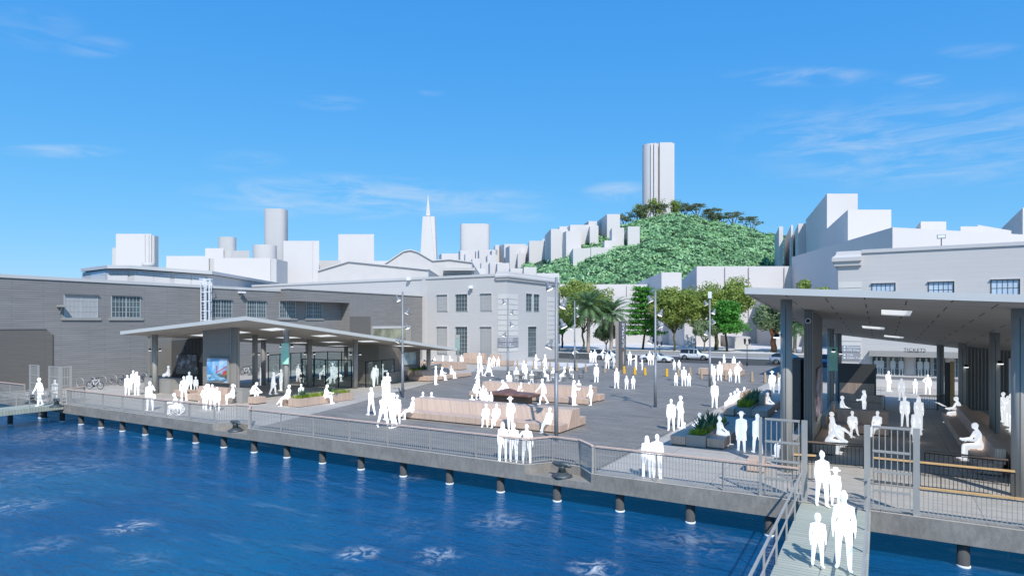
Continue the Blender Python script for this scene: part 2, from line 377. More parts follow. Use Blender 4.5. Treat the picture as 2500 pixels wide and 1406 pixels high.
# water
def water():
    m,n,l,b=nt('sea_water');v=coords(n,l,'obj')
    b.inputs['Roughness'].default_value=.10;b.inputs['IOR'].default_value=1.33
    big=noise(n,l,v,.05,3);mid=noise(n,l,v,.35,4,(1,1.8,1))
    c=ramp(n,l,big,[(.35,(.004,.072,.20)),(.55,(.006,.105,.265)),(.72,(.012,.17,.33))])
    # foam and painted white glitter: streaky noise gathered into a few patches
    w1=n.new('ShaderNodeTexNoise');w1.inputs['Scale'].default_value=1.6;w1.inputs['Detail'].default_value=9;w1.inputs['Roughness'].default_value=.65;w1.inputs['Distortion'].default_value=1.6;l.new(v,w1.inputs['Vector'])
    fm=ramp(n,l,w1.outputs['Fac'],[(.45,0.),(.68,1.)])
    acc=None
    for px,py,r,s in [(320,1285,1.2,.9),(875,1350,.9,.95),(1065,1355,1.0,.9),(1450,1385,1.0,1.),(350,1362,1.1,.22),(110,1330,1.3,.3),(95,1140,6,.24),(150,1060,5,.4),(1220,1270,1.6,.4),(1000,1165,1.2,.25),(30,1235,2.2,.4),(1690,1320,2.2,.25),(1000,1290,2,.1)]:
        x,y=at(px,py,-1.35)
        dd=n.new('ShaderNodeVectorMath');dd.operation='DISTANCE';l.new(v,dd.inputs[0]);dd.inputs[1].default_value=(x,y,-1.35)
        mr=n.new('ShaderNodeMapRange');mr.interpolation_type='SMOOTHSTEP';mr.inputs['From Min'].default_value=0;mr.inputs['From Max'].default_value=r
        mr.inputs['To Min'].default_value=s;mr.inputs['To Max'].default_value=0;l.new(dd.outputs['Value'],mr.inputs['Value'])
        if acc is None:acc=mr.outputs[0]
        else:
            q=n.new('ShaderNodeMath');q.operation='MAXIMUM';l.new(acc,q.inputs[0]);l.new(mr.outputs[0],q.inputs[1]);acc=q.outputs[0]
    q=n.new('ShaderNodeMath');q.operation='MULTIPLY';l.new(fm,q.inputs[0]);l.new(acc,q.inputs[1])
    # faint crest streaks everywhere
    st=noise(n,l,v,.9,8,(.45,1.6,1));st=ramp(n,l,st,[(.60,0.),(.76,.18)])
    c=mix(n,l,c,(.30,.45,.62),st)
    c=mix(n,l,c,(.75,.80,.84),q.outputs[0])
    hsv=n.new('ShaderNodeHueSaturation');hsv.inputs['Value'].default_value=.55;l.new(c,hsv.inputs['Color']);l.new(hsv.outputs[0],b.inputs['Base Color'])
    l.new(c,b.inputs['Emission Color']);b.inputs['Emission Strength'].default_value=.40   # own glow, standing in for scattered light, lifts the water shaded by the deck
    h1=noise(n,l,v,.55,3,(.6,1.5,1));h2=noise(n,l,v,4.2,7,(.7,1.5,1));h3=noise(n,l,v,11,3)
    a=n.new('ShaderNodeMath');a.operation='MULTIPLY_ADD';l.new(h2,a.inputs[0]);a.inputs[1].default_value=.26;l.new(h1,a.inputs[2])
    a2=n.new('ShaderNodeMath');a2.operation='MULTIPLY_ADD';l.new(h3,a2.inputs[0]);a2.inputs[1].default_value=.07;l.new(a.outputs[0],a2.inputs[2])
    bump(n,l,b,a2.outputs[0],.8,.5)
    b.inputs['Specular IOR Level'].default_value=.24
water()
WZ=-1.35
struct('sea',MB().poly([(-900,-300,WZ),(400,-300,WZ),(400,76,WZ),(-900,76,WZ)]),M['sea_water'])
# deck (one slab with two mooring notches), light pavers on top
front=[(-80,EY),(n1[0][0],EY),(n1[1][0],n1[1][1]),(n1[2][0],n1[2][1]),(n1[3][0],EY),(n2[0][0],EY),n2[1],n2[2],(n2[3][0],EY),(14,EY)]
deckpoly=front+[(14,74),(-80,74)]
struct('pier_deck',MB().poly([(x,y,0) for x,y in deckpoly]),M['light_pavers'])
b=MB()
for i in range(len(front)-1):
    (x0,y0),(x1,y1)=front[i],front[i+1]
    b.poly([(x0,y0,-.63),(x1,y1,-.63),(x1,y1,-.004),(x0,y0,-.004)])
b.poly([(x,y,-.63) for x,y in reversed(deckpoly)])
for nn in (n1,n2):     # mooring ledges
    y1=max(nn[1][1],nn[2][1])+.2
    b.box(nn[0][0]-.1,nn[3][0]+.0,EY+.003,y1,-.64,-.36)
struct('pier_edge_beam',b,M['concrete'])
# land and street
struct('ground',MB().poly([(-2500,74,-.012),(2500,74,-.012),(2500,3500,-.012),(-2500,3500,-.012)]),M['white_ground'])
pl=[(-29.6,EY+.35),(-32.4,32.7),(-39.0,53.9),(-44.2,73),(-46,88.9),(6,88.9),(-9.46,66),(-9.7,64),(-9.85,EY+.35)]
pl=[(-29.7,EY+.25),(-32.4,32.7),(-39.2,54),(-42.5,64.5),(-34.5,66),(-33.2,74),(-34.2,82),(-46.2,83),(-46.2,89.2),(6,89.2),(6,69),(-9.4,66)]
pp=[(p[0],p[1],.004) for p in pl]
pp=[pp[0],*pp[1:]]
# notch of the second mooring is outside the dark paving: cut the front edge there
cut=[(n2[3][0],EY+.25,.004),(n2[2][0]+.1,n2[2][1]+.15,.004),(n2[1][0],n2[1][1]+.15,.004),(n2[0][0],EY+.25,.004)]
struct('plaza_paving',MB().poly(pp+cut),M['dark_pavers'])
struct('road',MB().poly([(-400,93,-.004),(-50,92,-.004),(-22,90,-.004),(40,86,-.004),(300,84,-.004),(300,100,-.004),(40,103,-.004),(-22,106,-.004),(-50,108.4,-.004),(-400,112,-.004)]),M['asphalt'])
struct('plaza_outer',MB().poly([(6,69,0.),(60,69,0.),(60,84.5,0.),(40,86,0.),(-22,90,0.),(-50,92,0.),(-50,88,0.),(6,88,0.)]),M['dark_pavers'])
b=MB();b.poly([(-400,112,.0),(-50,108.4,.0),(-22,106,.0),(40,103,.0),(300,100,.0),(300,101.2,.0),(40,104.2,.0),(-22,107.2,.0),(-50,109.8,.0),(-400,113.4,.0)])
struct('road_edge_line',b,M['white_line'])
b=MB();b.poly([(-400,113.4,0),(-50,109.8,0),(-22,107.2,0),(40,104.2,0),(300,101.2,0),(300,113,0),(40,116,0),(-22,119,0),(-50,122,0),(-400,126,0)])
struct('tram_track_bed',b,M['tan_track'])
b=MB()
for o,h in((6,.12),(12.2,.2)):
    pts=[(-400,113.4+o),(-50,109.8+o),(-22,107.2+o),(40,104.2+o),(300,101.2+o)]
    for i in range(4): b.bar((pts[i][0],pts[i][1],h/2),(pts[i+1][0],pts[i+1][1],h/2),.5,h)
struct('kerb',b,M['flat_grey'])
b=MB()
# expansion joints across the dark plaza paving
for y in (37.4,48,58.5): b.box(-31 if y<40 else -34,-9.9,y,y+.05,.0045,.008)
b.box(-9.72,-9.68,EY+.9,52,.0045,.0085);b.box(-20.1,-20.05,35,66,.0045,.008)
struct('paving_joint',b,M['panel_dark'])
# piles, each pile a thing
def pile():
    r=thing('pier_pile','round timber pile under the pier edge with foam at the waterline','pile',group='piles under the pier edge')
    MB().loft([(0,0,-3.2),(0,0,-.635)],[.165,.16],14).build('shaft',M['pile_grey'],r)
    b=MB();b.loft([(0,0,WZ-.02),(0,0,WZ+.04),(0,0,WZ+.06)],[(.18,.18),(.185,.185),(.17,.17)],14);b.build('foam_collar',M['foam_white'],r)
    return r
pxs=[25,146,193,243,296,353,417,482,551,627,708,797,893,997,1111,1237,1374,1526,1697,1887]
P0=pile();k=0
for i in range(23):
    x=-53.6+2.652*i
    if -2.4<x<-.1: continue
    o=P0 if k==0 else dup(P0,(0,0,0));k+=1
    o.location=(x,22.55,0)
    o['group']='piles in the front row under the pier edge'
    o['label']='round timber pile in the front row under the concrete pier edge'
for i in range(22):
    x=-52.2+2.652*i
    o=dup(P0,(x,26.2,0));o['label']='shadowed timber pile in the row set back beneath the pier';o['group']='piles in the set-back row beneath the pier'
for x,y in(at(100,1020,-1.35),at(25,1037,-1.35)):
    o=dup(P0,(x,y,0));o['label']='timber pile standing under the left gangway';o['group']='piles under the left gangway'
# cleats
def cleat(px,py,z,label):
    x,y=at(px,py,z);r=thing('mooring_bollard',label,'mooring bollard',(x,y,z))
    r.rotation_euler=(0,0,R(0))
    b=MB();b.loft([(x,y,z),(x,y,z+.06),(x,y,z+.1),(x,y,z+.2)],[.42,.42,.3,.17],16);b.build('base_flange',M['cleat_iron'],r)
    b=MB();b.loft([(x,y,z+.2),(x,y,z+.34),(x,y,z+.44)],[.17,.13,.2],14);b.build('neck',M['cleat_iron'],r)
    b=MB();b.loft([(x-.36,y,z+.52),(x-.2,y,z+.48),(x,y,z+.49),(x+.22,y,z+.5),(x+.36,y,z+.44)],[(.08,.07),(.11,.1),(.17,.13),(.12,.11),(.06,.06)],12,ref=(0,1,0),round_=True);b.build('horn',M['cleat_iron'],r)
cleat(575,1052,-.36,'iron mooring bollard on the ledge below the railing near the left pavilion')
cleat(1372,1163,-.36,'iron mooring bollard on the ledge below the tall lamp post at the pier edge')
cleat(138,993,-.0,'iron mooring bollard at the foot of the left gate')
cleat(78,984,0,'shadowed iron mooring bollard left of the left gangway landing')
# ---------- railings ----------
def railing(label,path,wood='rail_wood',h=1.07,metal='metal_grey',post=2.45,wires=3,bal=.115,name='railing',group=None):
    x0,y0=path[0];r=thing(name,label,'railing',(x0,y0,0),group=group)
    hb=MB();ib=MB()
    for i in range(len(path)-1):
        a=Vector((*path[i],0));c=Vector((*path[i+1],0));L=(c-a).length;t=(c-a)/L
        e=.03 if i<len(path)-2 else 0
        hb.bar(a+Vector((0,0,h-.02)),c+Vector((0,0,h-.02)),.13,.05)
        ib.bar(a+Vector((0,0,.1)),c+Vector((0,0,.1)),.03,.03);ib.bar(a+Vector((0,0,h-.09)),c+Vector((0,0,h-.09)),.03,.03)
        for k in range(wires):
            z=.1+(h-.19)*(k+1)/(wires+1);ib.bar(a+Vector((0,0,z)),c+Vector((0,0,z)),.008,.008)
        m=max(1,int(L/bal))
        for k in range(1,m):
            p=a+t*(L*k/m);ib.box(p.x-.009,p.x+.009,p.y-.009,p.y+.009,.1,h-.09)
        q=max(1,round(L/post))
        for k in range(q+1):
            if k==0 and i>0:continue
            p=a+t*(L*k/q);pb=MB()
            pb.obox((p.x,p.y,h/2-.06),.03,.09,h-.03,math.atan2(t.y,t.x),z0=-.12+.075);pb.build('post',M[metal],r)
    hb.build('handrail',M[wood],r);ib.build('balusters',M[metal],r)
    return r
RY=EY+.12
railing('long pier-edge railing with timber handrail below the left pavilion, kinked around a bollard',[(-50.9,24.0),(-49.9,RY),(n1[0][0],RY),(n1[1][0],n1[1][1]+.12),(n1[2][0]-.12,n1[2][1]+.12),(n1[3][0],RY)])
railing('long pier-edge railing in front of the big bench, kinked around a bollard',[(n1[3][0]+.12,RY),(n2[0][0],RY),(n2[1][0],n2[1][1]+.12),(n2[2][0]-.1,n2[2][1]+.12),(n2[3][0]+.02,RY)])
XG0=onY(1963,1200,EY)[0]
railing('pier-edge railing between the kinked bollard railing and the gangway gate',[(n2[3][0]+.14,RY),(onY(1950,1200,RY)[0],RY)])
xr0=onY(2244,1200,RY)[0]
railing('pier-edge railing with orange timber handrail at the lower right',[(xr0,RY),(9,RY)],'rail_wood_orange',h=.88)
railing('pier-edge railing with timber handrail left of the left gangway',[(-80,RY),(onY(60,950,RY)[0],RY)])
def ip(a): return at(*a)
railing('bright orange-topped queue railing behind the right gate',[at(2133,1182),at(2478,1222)],'rail_wood_orange',metal='dark_metal',wires=1,h=.98)
railing('brown-topped dark queue railing in the shade left of the right gate',[at(1972,1133),at(2108,1143)],'brown_wood',metal='black_metal',wires=0,h=.95,bal=.14)
railing('brown-topped dark queue railing in the shade behind the right gate',[at(2258,1160),at(2462,1186)],'brown_wood',metal='black_metal',wires=0,h=.95,bal=.14)
railing('short orange-topped railing behind the left leaf of the gangway gate',[at(1935,1172),at(1992,1176)],'rail_wood_orange',metal='dark_metal',wires=0,h=.98)
railing('low dark railing at the far end of the right pavilion',[at(2245,1001),at(2288,1002),at(2310,998),at(2340,1003)],'brown_wood',metal='black_metal',wires=0,h=1.,bal=.14)
railing('low dark railing beside the timber divider panel',[at(2139,1001),at(2160,1002)],'black_metal',metal='black_metal',wires=0,h=1.,bal=.14)
# ---------- gates ----------
def gate(label,x0,x1,y,h=2.45,wide='r',rz=0,origin=None,side=None):
    r=thing('gate',label,'gate',(x0,y,0))
    W=x1-x0
    for k,(xa,wd) in enumerate(((x0,.09 if wide!='b' else .17),(x1,.17))):
        b=MB();b.box(xa-wd/2,xa+wd/2,y-.05,y+.05,0,h);b.build('post',M['metal_grey'],r)
    b=MB()
    for z in(.12,.62,1.22,1.84,h-.04): b.box(x0+.14,x1-.14,y-.03,y+.03,z-.035,z+.035)
    nb=int(W/.155)
    for i in range(1,nb): xx=x0+W*i/nb;b.box(xx-.014,xx+.014,y-.014,y+.014,.12,h-.04)
    b.build('grille',M['metal_grey'],r)
    return r
gx=lambda px:onY(px,1200,EY-.02)[0]
gate('grey barred gate leaf left of the right gangway',gx(1855),gx(1963),EY+.12,2.62,'r')
b=MB();xx=gx(1884);b.box(xx-.05,xx+.05,EY-.1,EY-.02,-.2,2.6)
gate('grey barred gate leaf right of the right gangway',gx(2117),gx(2238),EY+.12,2.62,'b')
gl=lambda px:onY(px,970,EY-.02)[0]
gate('grey barred gate leaf left of the left gangway',gl(68),gl(88),EY+.12,2.62,'r')
gate('grey barred gate leaf right of the left gangway',gl(115),gl(139),EY+.12,2.62,'l')
# folded-back return of the left gate
def sidegate(label,x,y0,y1,h=2.62):
    r=thing('gate',label,'gate',(x,y0,0))
    for yy in(y0,y1):
        b=MB();b.box(x-.05,x+.05,yy-.07,yy+.07,-.05,h);b.build('post',M['metal_grey'],r)
    b=MB()
    for z in(.12,.62,1.22,1.84,h-.04): b.box(x-.03,x+.03,y0,y1,z-.035,z+.035)
    nb=int((y1-y0)/.155)
    for i in range(1,nb): yy=y0+(y1-y0)*i/nb;b.box(x-.014,x+.014,yy-.014,yy+.014,.12,h-.04)
    b.build('grille',M['metal_grey'],r)
sidegate('grey barred return panel behind the left gate',gl(141),EY+.2,EY+.8)
# ---------- gangways ----------
def gangway(label,x0,x1,y1,y0,drop,px='right'):
    r=thing('gangway',label,'gangway',((x0+x1)/2,y1,0))
    b=MB();zt=lambda y:-.02-(y1-y)/(y1-y0)*drop
    b.add([(x0,y0,zt(y0)),(x1,y0,zt(y0)),(x1,y1,zt(y1)),(x0,y1,zt(y1)),(x0,y0,zt(y0)-.34),(x1,y0,zt(y0)-.34),(x1,y1,zt(y1)-.34),(x0,y1,zt(y1)-.34)],
       [(0,1,2,3),(4,7,6,5),(0,4,5,1),(1,5,6,2),(2,6,7,3),(3,7,4,0)])
    b.build('walkway',M['gangway_green'],r)
    for xe in(x0+.04,x1-.04):
        b=MB();b.bar((xe,y0,zt(y0)+1.02),(xe,y1,zt(y1)+1.02),.05);b.bar((xe,y0,zt(y0)+.55),(xe,y1,zt(y1)+.55),.035)
        yy=y1-.15
        while yy>y0: b.box(xe-.022,xe+.022,yy-.022,yy+.022,zt(yy)-.1,zt(yy)+1.0);yy-=1.9
        b.build('side_rail',M['metal_grey'],r)
gangway('pale green plank gangway leading down toward the viewer at the lower right',-2.22,-.26,EY-.02,8,.15)
gangway('pale green plank gangway at the far left between two gates',-52.1,-50.05,EY-.02,4,.12)
r=thing('floating_dock_box','white boxy vessel edge moored beside the left gangway','boat',(-53.6,15.5,0))
x,y=at(-10,1000,-.3);
b=MB();b.box(-56,-52.6,12.5,17.2,-1.5,.15);b.build('hull',M['white_metal'],r,bevel=.05)
b=MB();b.box(-55.8,-52.8,12.7,17,.15,.35);b.build('deck_cover',M['block_pale'],r,bevel=.05)
# ---------- windows on axis-aligned walls ----------
def win(root,axis,p,u0,u1,z0,z1,cols,rows,shade_dep=.22,glassm='window_pane',blind=None,sill=False,barm='window_bar',midbar=False,sgn=1):
    """axis 'X': wall plane x=p facing +X(sgn=1); 'Y': plane y=p facing -Y(sgn=-1)."""
    def bx(b,a0,a1,d0,d1,c0,c1):
        if axis=='X': b.box(min(p+sgn*d0,p+sgn*d1),max(p+sgn*d0,p+sgn*d1),a0,a1,c0,c1)
        else: b.box(a0,a1,min(p-sgn*d0,p-sgn*d1) if False else min(p+sgn*d0,p+sgn*d1),max(p+sgn*d0,p+sgn*d1),c0,c1)
    f=MB()
    bx(f,u0-.07,u0,.0,.05,z0-.07,z1+.07);bx(f,u1,u1+.07,.0,.05,z0-.07,z1+.07);bx(f,u0,u1,.0,.05,z1,z1+.07);bx(f,u0,u1,.0,.05,z0-.07,z0)
    for i in range(1,cols):
        u=u0+(u1-u0)*i/cols;wd=.05 if (midbar and i==cols//2) else .02;bx(f,u-wd,u+wd,.0,.035,z0,z1)
    for j in range(1,rows):
        z=z0+(z1-z0)*j/rows;bx(f,u0,u1,.001,.03,z-.02,z+.02)
    if shade_dep:
        lt=MB();bx(lt,u0-.09,u1+.09,.0,shade_dep,z1+.071,z1+.13);bx(lt,u1+.071,u1+.10,.0,shade_dep*.8,z0,z1+.07) if axis=='Y' else None;lt.build('shade_ledge',M['pale_render' if root.name.startswith(('pale','ticket')) else 'grey_siding'],root)  # ledge and side strip added to cast the shadow of a recessed window
    fo=f.build('window',M[barm],root)
    g_=MB();bx(g_,u0,u1,-.05,.008,z0,z1);g_.build('pane',M[glassm],fo)
    if blind:
        g_=MB();zb=z0+(z1-z0)*(1-blind);bx(g_,u0+.04,u1-.04,.002,.014,zb,z1-.05);g_.build('blind',M['window_blind'],fo)
    if sill:
        g_=MB();bx(g_,u0-.3,u1+.3,.0,.12,z0-.3,z0-.08);g_.build('sill',M['flat_grey'],fo)
def reveal(root,axis,p,u0,u1,z0,z1,sgn,dep,m):
    pass
XW=-61.7
# ---------- long grey shed on the left ----------
r=thing('grey_shed','long dark grey clapboard shed along the left side of the pier','building',(XW,20,0))
H=9.45
b=MB();b.box(XW-40,XW,22.3,77,-.6,H);b.build('wall',M['grey_siding'],r)
b=MB();b.box(XW-40.1,XW+.1,22.2,76.8,H+.003,H+.28);b.build('roof',M['pale_roof'],r)
for (a,z1),(c,z0),cols,op in [((27.49,8.21),(30.13,6.3),8,1),((31.4,8.24),(33.95,6.3),8,0),((41.28,8.2),(43.87,6.37),8,1),((45.84,8.21),(48.3,6.4),8,1),((50.32,8.3),(52.56,6.4),7,0),((54.34,8.3),(56.79,6.4),7,0)]:
    win(r,'X',XW,a,c,z0,z1,cols,4,sill=True,midbar=True,glassm='window_pane' if not(a<30 ) else 'window_blind')
# roller door at far left, and one behind the pavilion
b=MB();b.prism([(0,0)],0,0) if False else None
b=MB();b.poly([(XW+.03,22.3,0),(XW+.03,26.55,0),(XW+.03,26.55,4.75),(XW+.03,26.1,5.15),(XW+.03,22.3,5.15)]);b.build('roller_door',M['shutter_grey'],r,fix=False)
b=MB();b.box(XW,XW+.05,22.3,26.1,5.16,5.24);b.box(XW,XW+.05,26.56,26.62,0,4.75);b.build('door_trim',M['panel_dark'],r)
y0=onX(364,900,XW)[0];y1=onX(408,900,XW)[0]+5
b=MB();b.box(XW,XW+.04,y0,y1,0,5.2);b.build('roller_door',M['shutter_grey'],r)
b=MB();b.box(XW,XW+.06,y0-.12,y0,0,5.2);b.build('door_trim',M['panel_dark'],r)
ya,yb=onX(812,800,XW)[0]-1.5,onX(884,800,XW)[0]
# projecting end bay with eave
E0=onX(650,740,XW)[0]
b=MB();b.box(XW+.003,XW+1.5,E0+2,60.2,8.35,H+.3);b.box(XW+.003,XW+1.5,60.2,77,-.3,H+.3)
b.build('projecting_bay',M['grey_siding'],r)
b=MB();b.box(XW+1.5,XW+1.53,60.2,64.6,.0,H-.02);b.build('vertical_cladding',M['grey_siding_vertical'],r)
b=MB();b.box(XW+1.53,XW+1.56,60.2,64.1,0,onX(840,772,XW+1.5)[1]);b.build('roller_door',M['shutter_grey'],r)
b=MB();b.box(XW-.1,XW+1.62,E0+1.9,77.05,H+.303,H+.42);b.build('eave',M['pale_roof'],r)
# opening with a large framed photograph
ya,za=onX(905,795,XW+1.5);yb,zb=onX(1000,800,XW+1.5)
b=MB();b.box(XW+1.5,XW+1.75,ya,yb,.0,za);b.build('door_frame',M['flat_grey'],r)
def photo_mat(name,stops,sc__=2.5,st=(1,1,1),det=8):
    m,n,l,b=nt(name);v=coords(n,l,'obj');f=noise(n,l,v,sc__,det,st)
    l.new(ramp(n,l,f,stops),b.inputs['Base Color']);b.inputs['Roughness'].default_value=.4
photo_mat('sepia_print',[(.3,(.05,.05,.03)),(.45,(.22,.22,.15)),(.6,(.38,.38,.27))],.5)
b=MB();b.box(XW+1.75,XW+1.78,ya+.2,yb-1.2,3.0,4.9);b.build('picture',M['sepia_print'],r)
b=MB();b.box(XW+1.755,XW+1.8,ya+.1,yb-.2,4.95,5.25);b.build('shutter_roll',M['pale_roof'],r)
# wall lights
for px,py,lab in [(150,746,'small grey wall light beside the leftmost shed window'),(590,713,'white box floodlight on the shed wall right of the caged ladder')]:
    yy,zz=onX(px,py,XW+.3);q=thing('wall_light',lab,'wall light',(XW,yy,zz))
    b=MB();b.box(XW,XW+.7,yy-.25,yy+.25,zz-.12,zz+.05);b.build('housing',M['white_metal' if px>500 else 'metal_grey'],q)
    b=MB();b.bar((XW,yy,zz-.7),(XW+.35,yy,zz-.12),.07);b.build('bracket',M['metal_grey'],q)
# caged ladder
ya,zt=onX(489,684,XW+.5);yb,_=onX(512,684,XW+.5);yb=ya+1.0
q=thing('caged_ladder','white caged access ladder climbing the shed wall above the left pavilion','ladder',(XW+.3,ya,0))
b=MB()
for yy in(ya+.2,yb-.2): b.bar((XW+.3,yy,2),(XW+.3,yy,zt),.07)
z=2.2
while z<zt: b.bar((XW+.3,ya+.2,z),(XW+.3,yb-.2,z),.045);z+=.32
b.build('ladder_rail',M['white_metal'],q)
b=MB()
for z in(3,4,5,6,7,8,9,10.3): b.torus((XW+.7,(ya+yb)/2,z),.5 if z<10 else .62,.035,ax=(0,0,1),n=14,m=4)
for k in range(7):
    a=math.pi*2*k/7;b.bar((XW+.7+.5*math.cos(a),(ya+yb)/2+.5*math.sin(a),2.4),(XW+.7+.5*math.cos(a),(ya+yb)/2+.5*math.sin(a),9.3),.05)
    b.bar((XW+.7+.5*math.cos(a),(ya+yb)/2+.5*math.sin(a),9.3),(XW+.7+.62*math.cos(a),(ya+yb)/2+.62*math.sin(a),10.4),.05)
b.build('safety_cage',M['white_metal'],q)
# ---------- pale two-storey building in the middle ----------
YB=75.5;HB=12.35
r=thing('pale_bulkhead_building','pale rendered two-storey building with striped corner pilasters beside the plaza','building',(-50,YB,0))
b=MB();b.box(-100,-45.2,YB,91.7,-.1,HB);b.build('wall',M['render_lines'],r)
xl=onY(1040,700,YB)[0];xr=onY(1010,700,YB)[0]
b=MB();b.box(-60.3,xl,YB-.12,YB,0,HB-.02);b.build('pilaster',M['pale_render'],r)
b=MB();b.box(-100.1,-45.0,YB-.15,91.8,HB+.003,HB+.35);b.build('coping',M['pale_roof'],r)
# moulded cornice at the corner and along the plaza face
b=MB()
prof=[(.02,HB-.62),(.25,HB-.55),(.25,HB-.25),(.42,HB-.2),(.42,HB+.05),(.2,HB+.25),(.1,HB+.62)]
xa=onY(1212,680,YB)[0]
for i in range(len(prof)-1):
    (a,z0),(c,z1)=prof[i],prof[i+1]
    b.add([(xa,YB-a,z0),(-45.2+a,YB-a,z0),(-45.2+a,91.5,z0),(xa,YB-c,z1),(-45.2+c,YB-c,z1),(-45.2+c,91.5,z1)],[(0,1,4,3),(1,2,5,4)])
b.add([(xa,YB-.1,HB+.62),(-45.1,YB-.1,HB+.62),(-45.1,91.5,HB+.62),(xa,91.5,HB+.62)],[(0,1,2,3)])
b.poly([(xa,YB+.3,HB-.6),*[(xa,YB-a,z) for a,z in prof],(xa,YB+.3,HB+.62)])
b.poly([(-47,91.5,HB-.6),*[(-45.2+a,91.5,z) for a,z in prof],(-47,91.5,HB+.62)])
b.build('cornice',M['pale_render'],r)
def px2(px,Y=YB):return onY(px,800,Y)[0]
def quoin(x0,x1,y,z0,z1,axis):
    b=MB();n_=11
    for i in range(n_):
        a=z0+(z1-z0)*i/n_;c=z0+(z1-z0)*(i+1)/n_-.07
        if axis=='Y': b.box(x0,x1,y-.05,y,a,c)
        else: b.box(y,y+.05,x0,x1,a,c)
    b.build('quoin',M['quoin_white'],r)
zq1=onY(1218,717,YB)[1];zq0=onY(1218,858,YB)[1]
quoin(px2(1216),-45.17,YB,zq0,zq1,'Y')
yq=onX(1264,780,-45.2)[0];quoin(YB-.048,yq,-45.2,zq0,zq1,'X')
yq=onX(1336,780,-45.2)[0];quoin(yq,91.6,-45.2,zq0,zq1,'X')
for a,c in((1068,1092),(1114,1141),(1174,1200)):
    nb=a==1114
    win(r,'Y',YB,px2(a),px2(c),7.45,9.85,4,4,blind=None if nb else .97,sgn=-1)
    win(r,'Y',YB,px2(a),px2(c),1.05 if a!=1174 else .5,5.1,4,7,blind=None if nb else (.97 if a==1068 else .97),sgn=-1)
for a,c in((1284,1297),(1303,1315)):
    win(r,'X',-45.2,onX(a,740,-45.2)[0],onX(c,740,-45.2)[0],7.5,10.0,2,4,sgn=1)
win(r,'X',-45.2,onX(1289,740,-45.2)[0],onX(1308,740,-45.2)[0],.7,5.1,4,6,sgn=1)
for px,py,lab in((998,681,'small white box floodlight at the top left of the pale building'),(1150,701,'small white box floodlight above the upper windows of the pale building')):
    xx,zz=onY(px,py,YB-.3);q=thing('wall_light',lab,'wall light',(xx,YB,zz))
    b=MB();b.box(xx-.22,xx+.22,YB-.65,YB-.15,zz-.22,zz+.22);b.build('housing',M['white_metal'],q,bevel=.02)
    b=MB();b.bar((xx,YB-.3,zz-.2),(xx,YB-.02,zz-.7),.08);b.build('bracket',M['metal_grey'],q)
# ---------- text helper ----------
def text(body,size,loc,rot,m,parent=None,name='lettering',align='LEFT',ext=.01,spacing=1):
    cu=bpy.data.curves.new(name,'FONT');cu.body=body;cu.size=size;cu.extrude=ext;cu.align_x=align;cu.align_y='CENTER';cu.space_character=spacing;cu.offset=size*.012
    o=bpy.data.objects.new(name,cu);COL.objects.link(o)
    dg=bpy.context.evaluated_depsgraph_get();me=bpy.data.meshes.new_from_object(o.evaluated_get(dg))
    bpy.data.objects.remove(o);me.materials.clear();me.materials.append(M[m])
    q=bpy.data.objects.new(name,me);COL.objects.link(q)
    if parent: q.parent=parent;loc=Vector(loc)-parent.location
    q.location=loc;q.rotation_euler=rot;return q
def directory(label,X,Y,side,w):
    q=thing('wall_directory',label,'sign',(X,Y,3))
    return q
zt=onY(1238,824,YB)[1];zb=onY(1238,848,YB)[1];hm=(zt+zb)/2
plain('sign_grey',(.30,.30,.31),.6,.03,1);plain('sign_text',(.75,.75,.76),.6,0,1)
for part,lab in((0,'grey two-row directory sign on the water-facing side of the striped corner'),(1,'grey two-row directory sign on the plaza-facing side of the striped corner')):
    q=thing('wall_directory',lab,'sign',(-45.2,YB,hm))
    for (z1,z0,t1,t2) in((zt,hm+.04,'Restrooms','Gift Shop'),(hm-.04,zb,'Cafe','Public Transit')):
        b=MB()
        if part==0: b.box(px2(1216),-45.12,YB-.12,YB-.055,z0,z1)
        else: b.box(-45.14,-45.07,YB-.1,onX(1264,780,-45.2)[0],z0,z1)
        b.build('panel',M['sign_grey'],q)
        for k,t in enumerate((t1,t2)):
            zz=z1-(z1-z0)*(.28+.45*k)
            if part==0: text(t,.17,(-45.55,YB-.13,zz),(R(90),0,0),'sign_text',q,align='RIGHT')
            else: text(t,.2,(-45.06,YB+.5,zz),(R(90),0,R(90)),'sign_text',q)
            d=MB()
            if part==0:d.cyl((-45.35,YB-.14,zz),(-45.35,YB-.12,zz),.08)
            else:d.cyl((-45.06,YB+.22,zz),(-45.05,YB+.22,zz),.12)
            d.build('symbol',M['sign_text'],q)
# ---------- ticket building at the right ----------
YT=66.5;HT=12.2
r=thing('ticket_building','pale rendered ticket building behind the right pavilion','building',(0,YT,0))
x0=onY(2086,700,YT)[0];xq=onY(2103,700,YT)[0]
x0=onY(2046,700,YT)[0]
b=MB();b.box(x0,40,YT,90,-.1,HT);b.build('wall',M['render_lines'],r)
b=MB();b.box(xq,40,YT-.14,90.1,HT+.003,HT+.32);b.build('coping',M['pale_roof'],r)
b=MB();prof2=[(.02,HT-1.2),(.3,HT-1.1),(.3,HT-.75),(.5,HT-.7),(.5,HT-.35),(.22,HT-.1),(.1,HT+.25)]
for i in range(len(prof2)-1):
    (a,z0),(c,z1)=prof2[i],prof2[i+1]
    b.add([(xq,YT-a,z0),(x0-a,YT-a,z0),(x0-a,80,z0),(xq,YT-c,z1),(x0-c,YT-c,z1),(x0-c,80,z1)],[(0,1,4,3),(1,2,5,4)])
b.add([(xq,YT-.1,HT+.25),(x0-.1,YT-.1,HT+.25),(x0-.1,80,HT+.25),(xq,80,HT+.25)],[(0,1,2,3)])
b.poly([(xq,YT+.3,HT-1.2),*[(xq,YT-a,z) for a,z in prof2],(xq,YT+.3,HT+.25)])
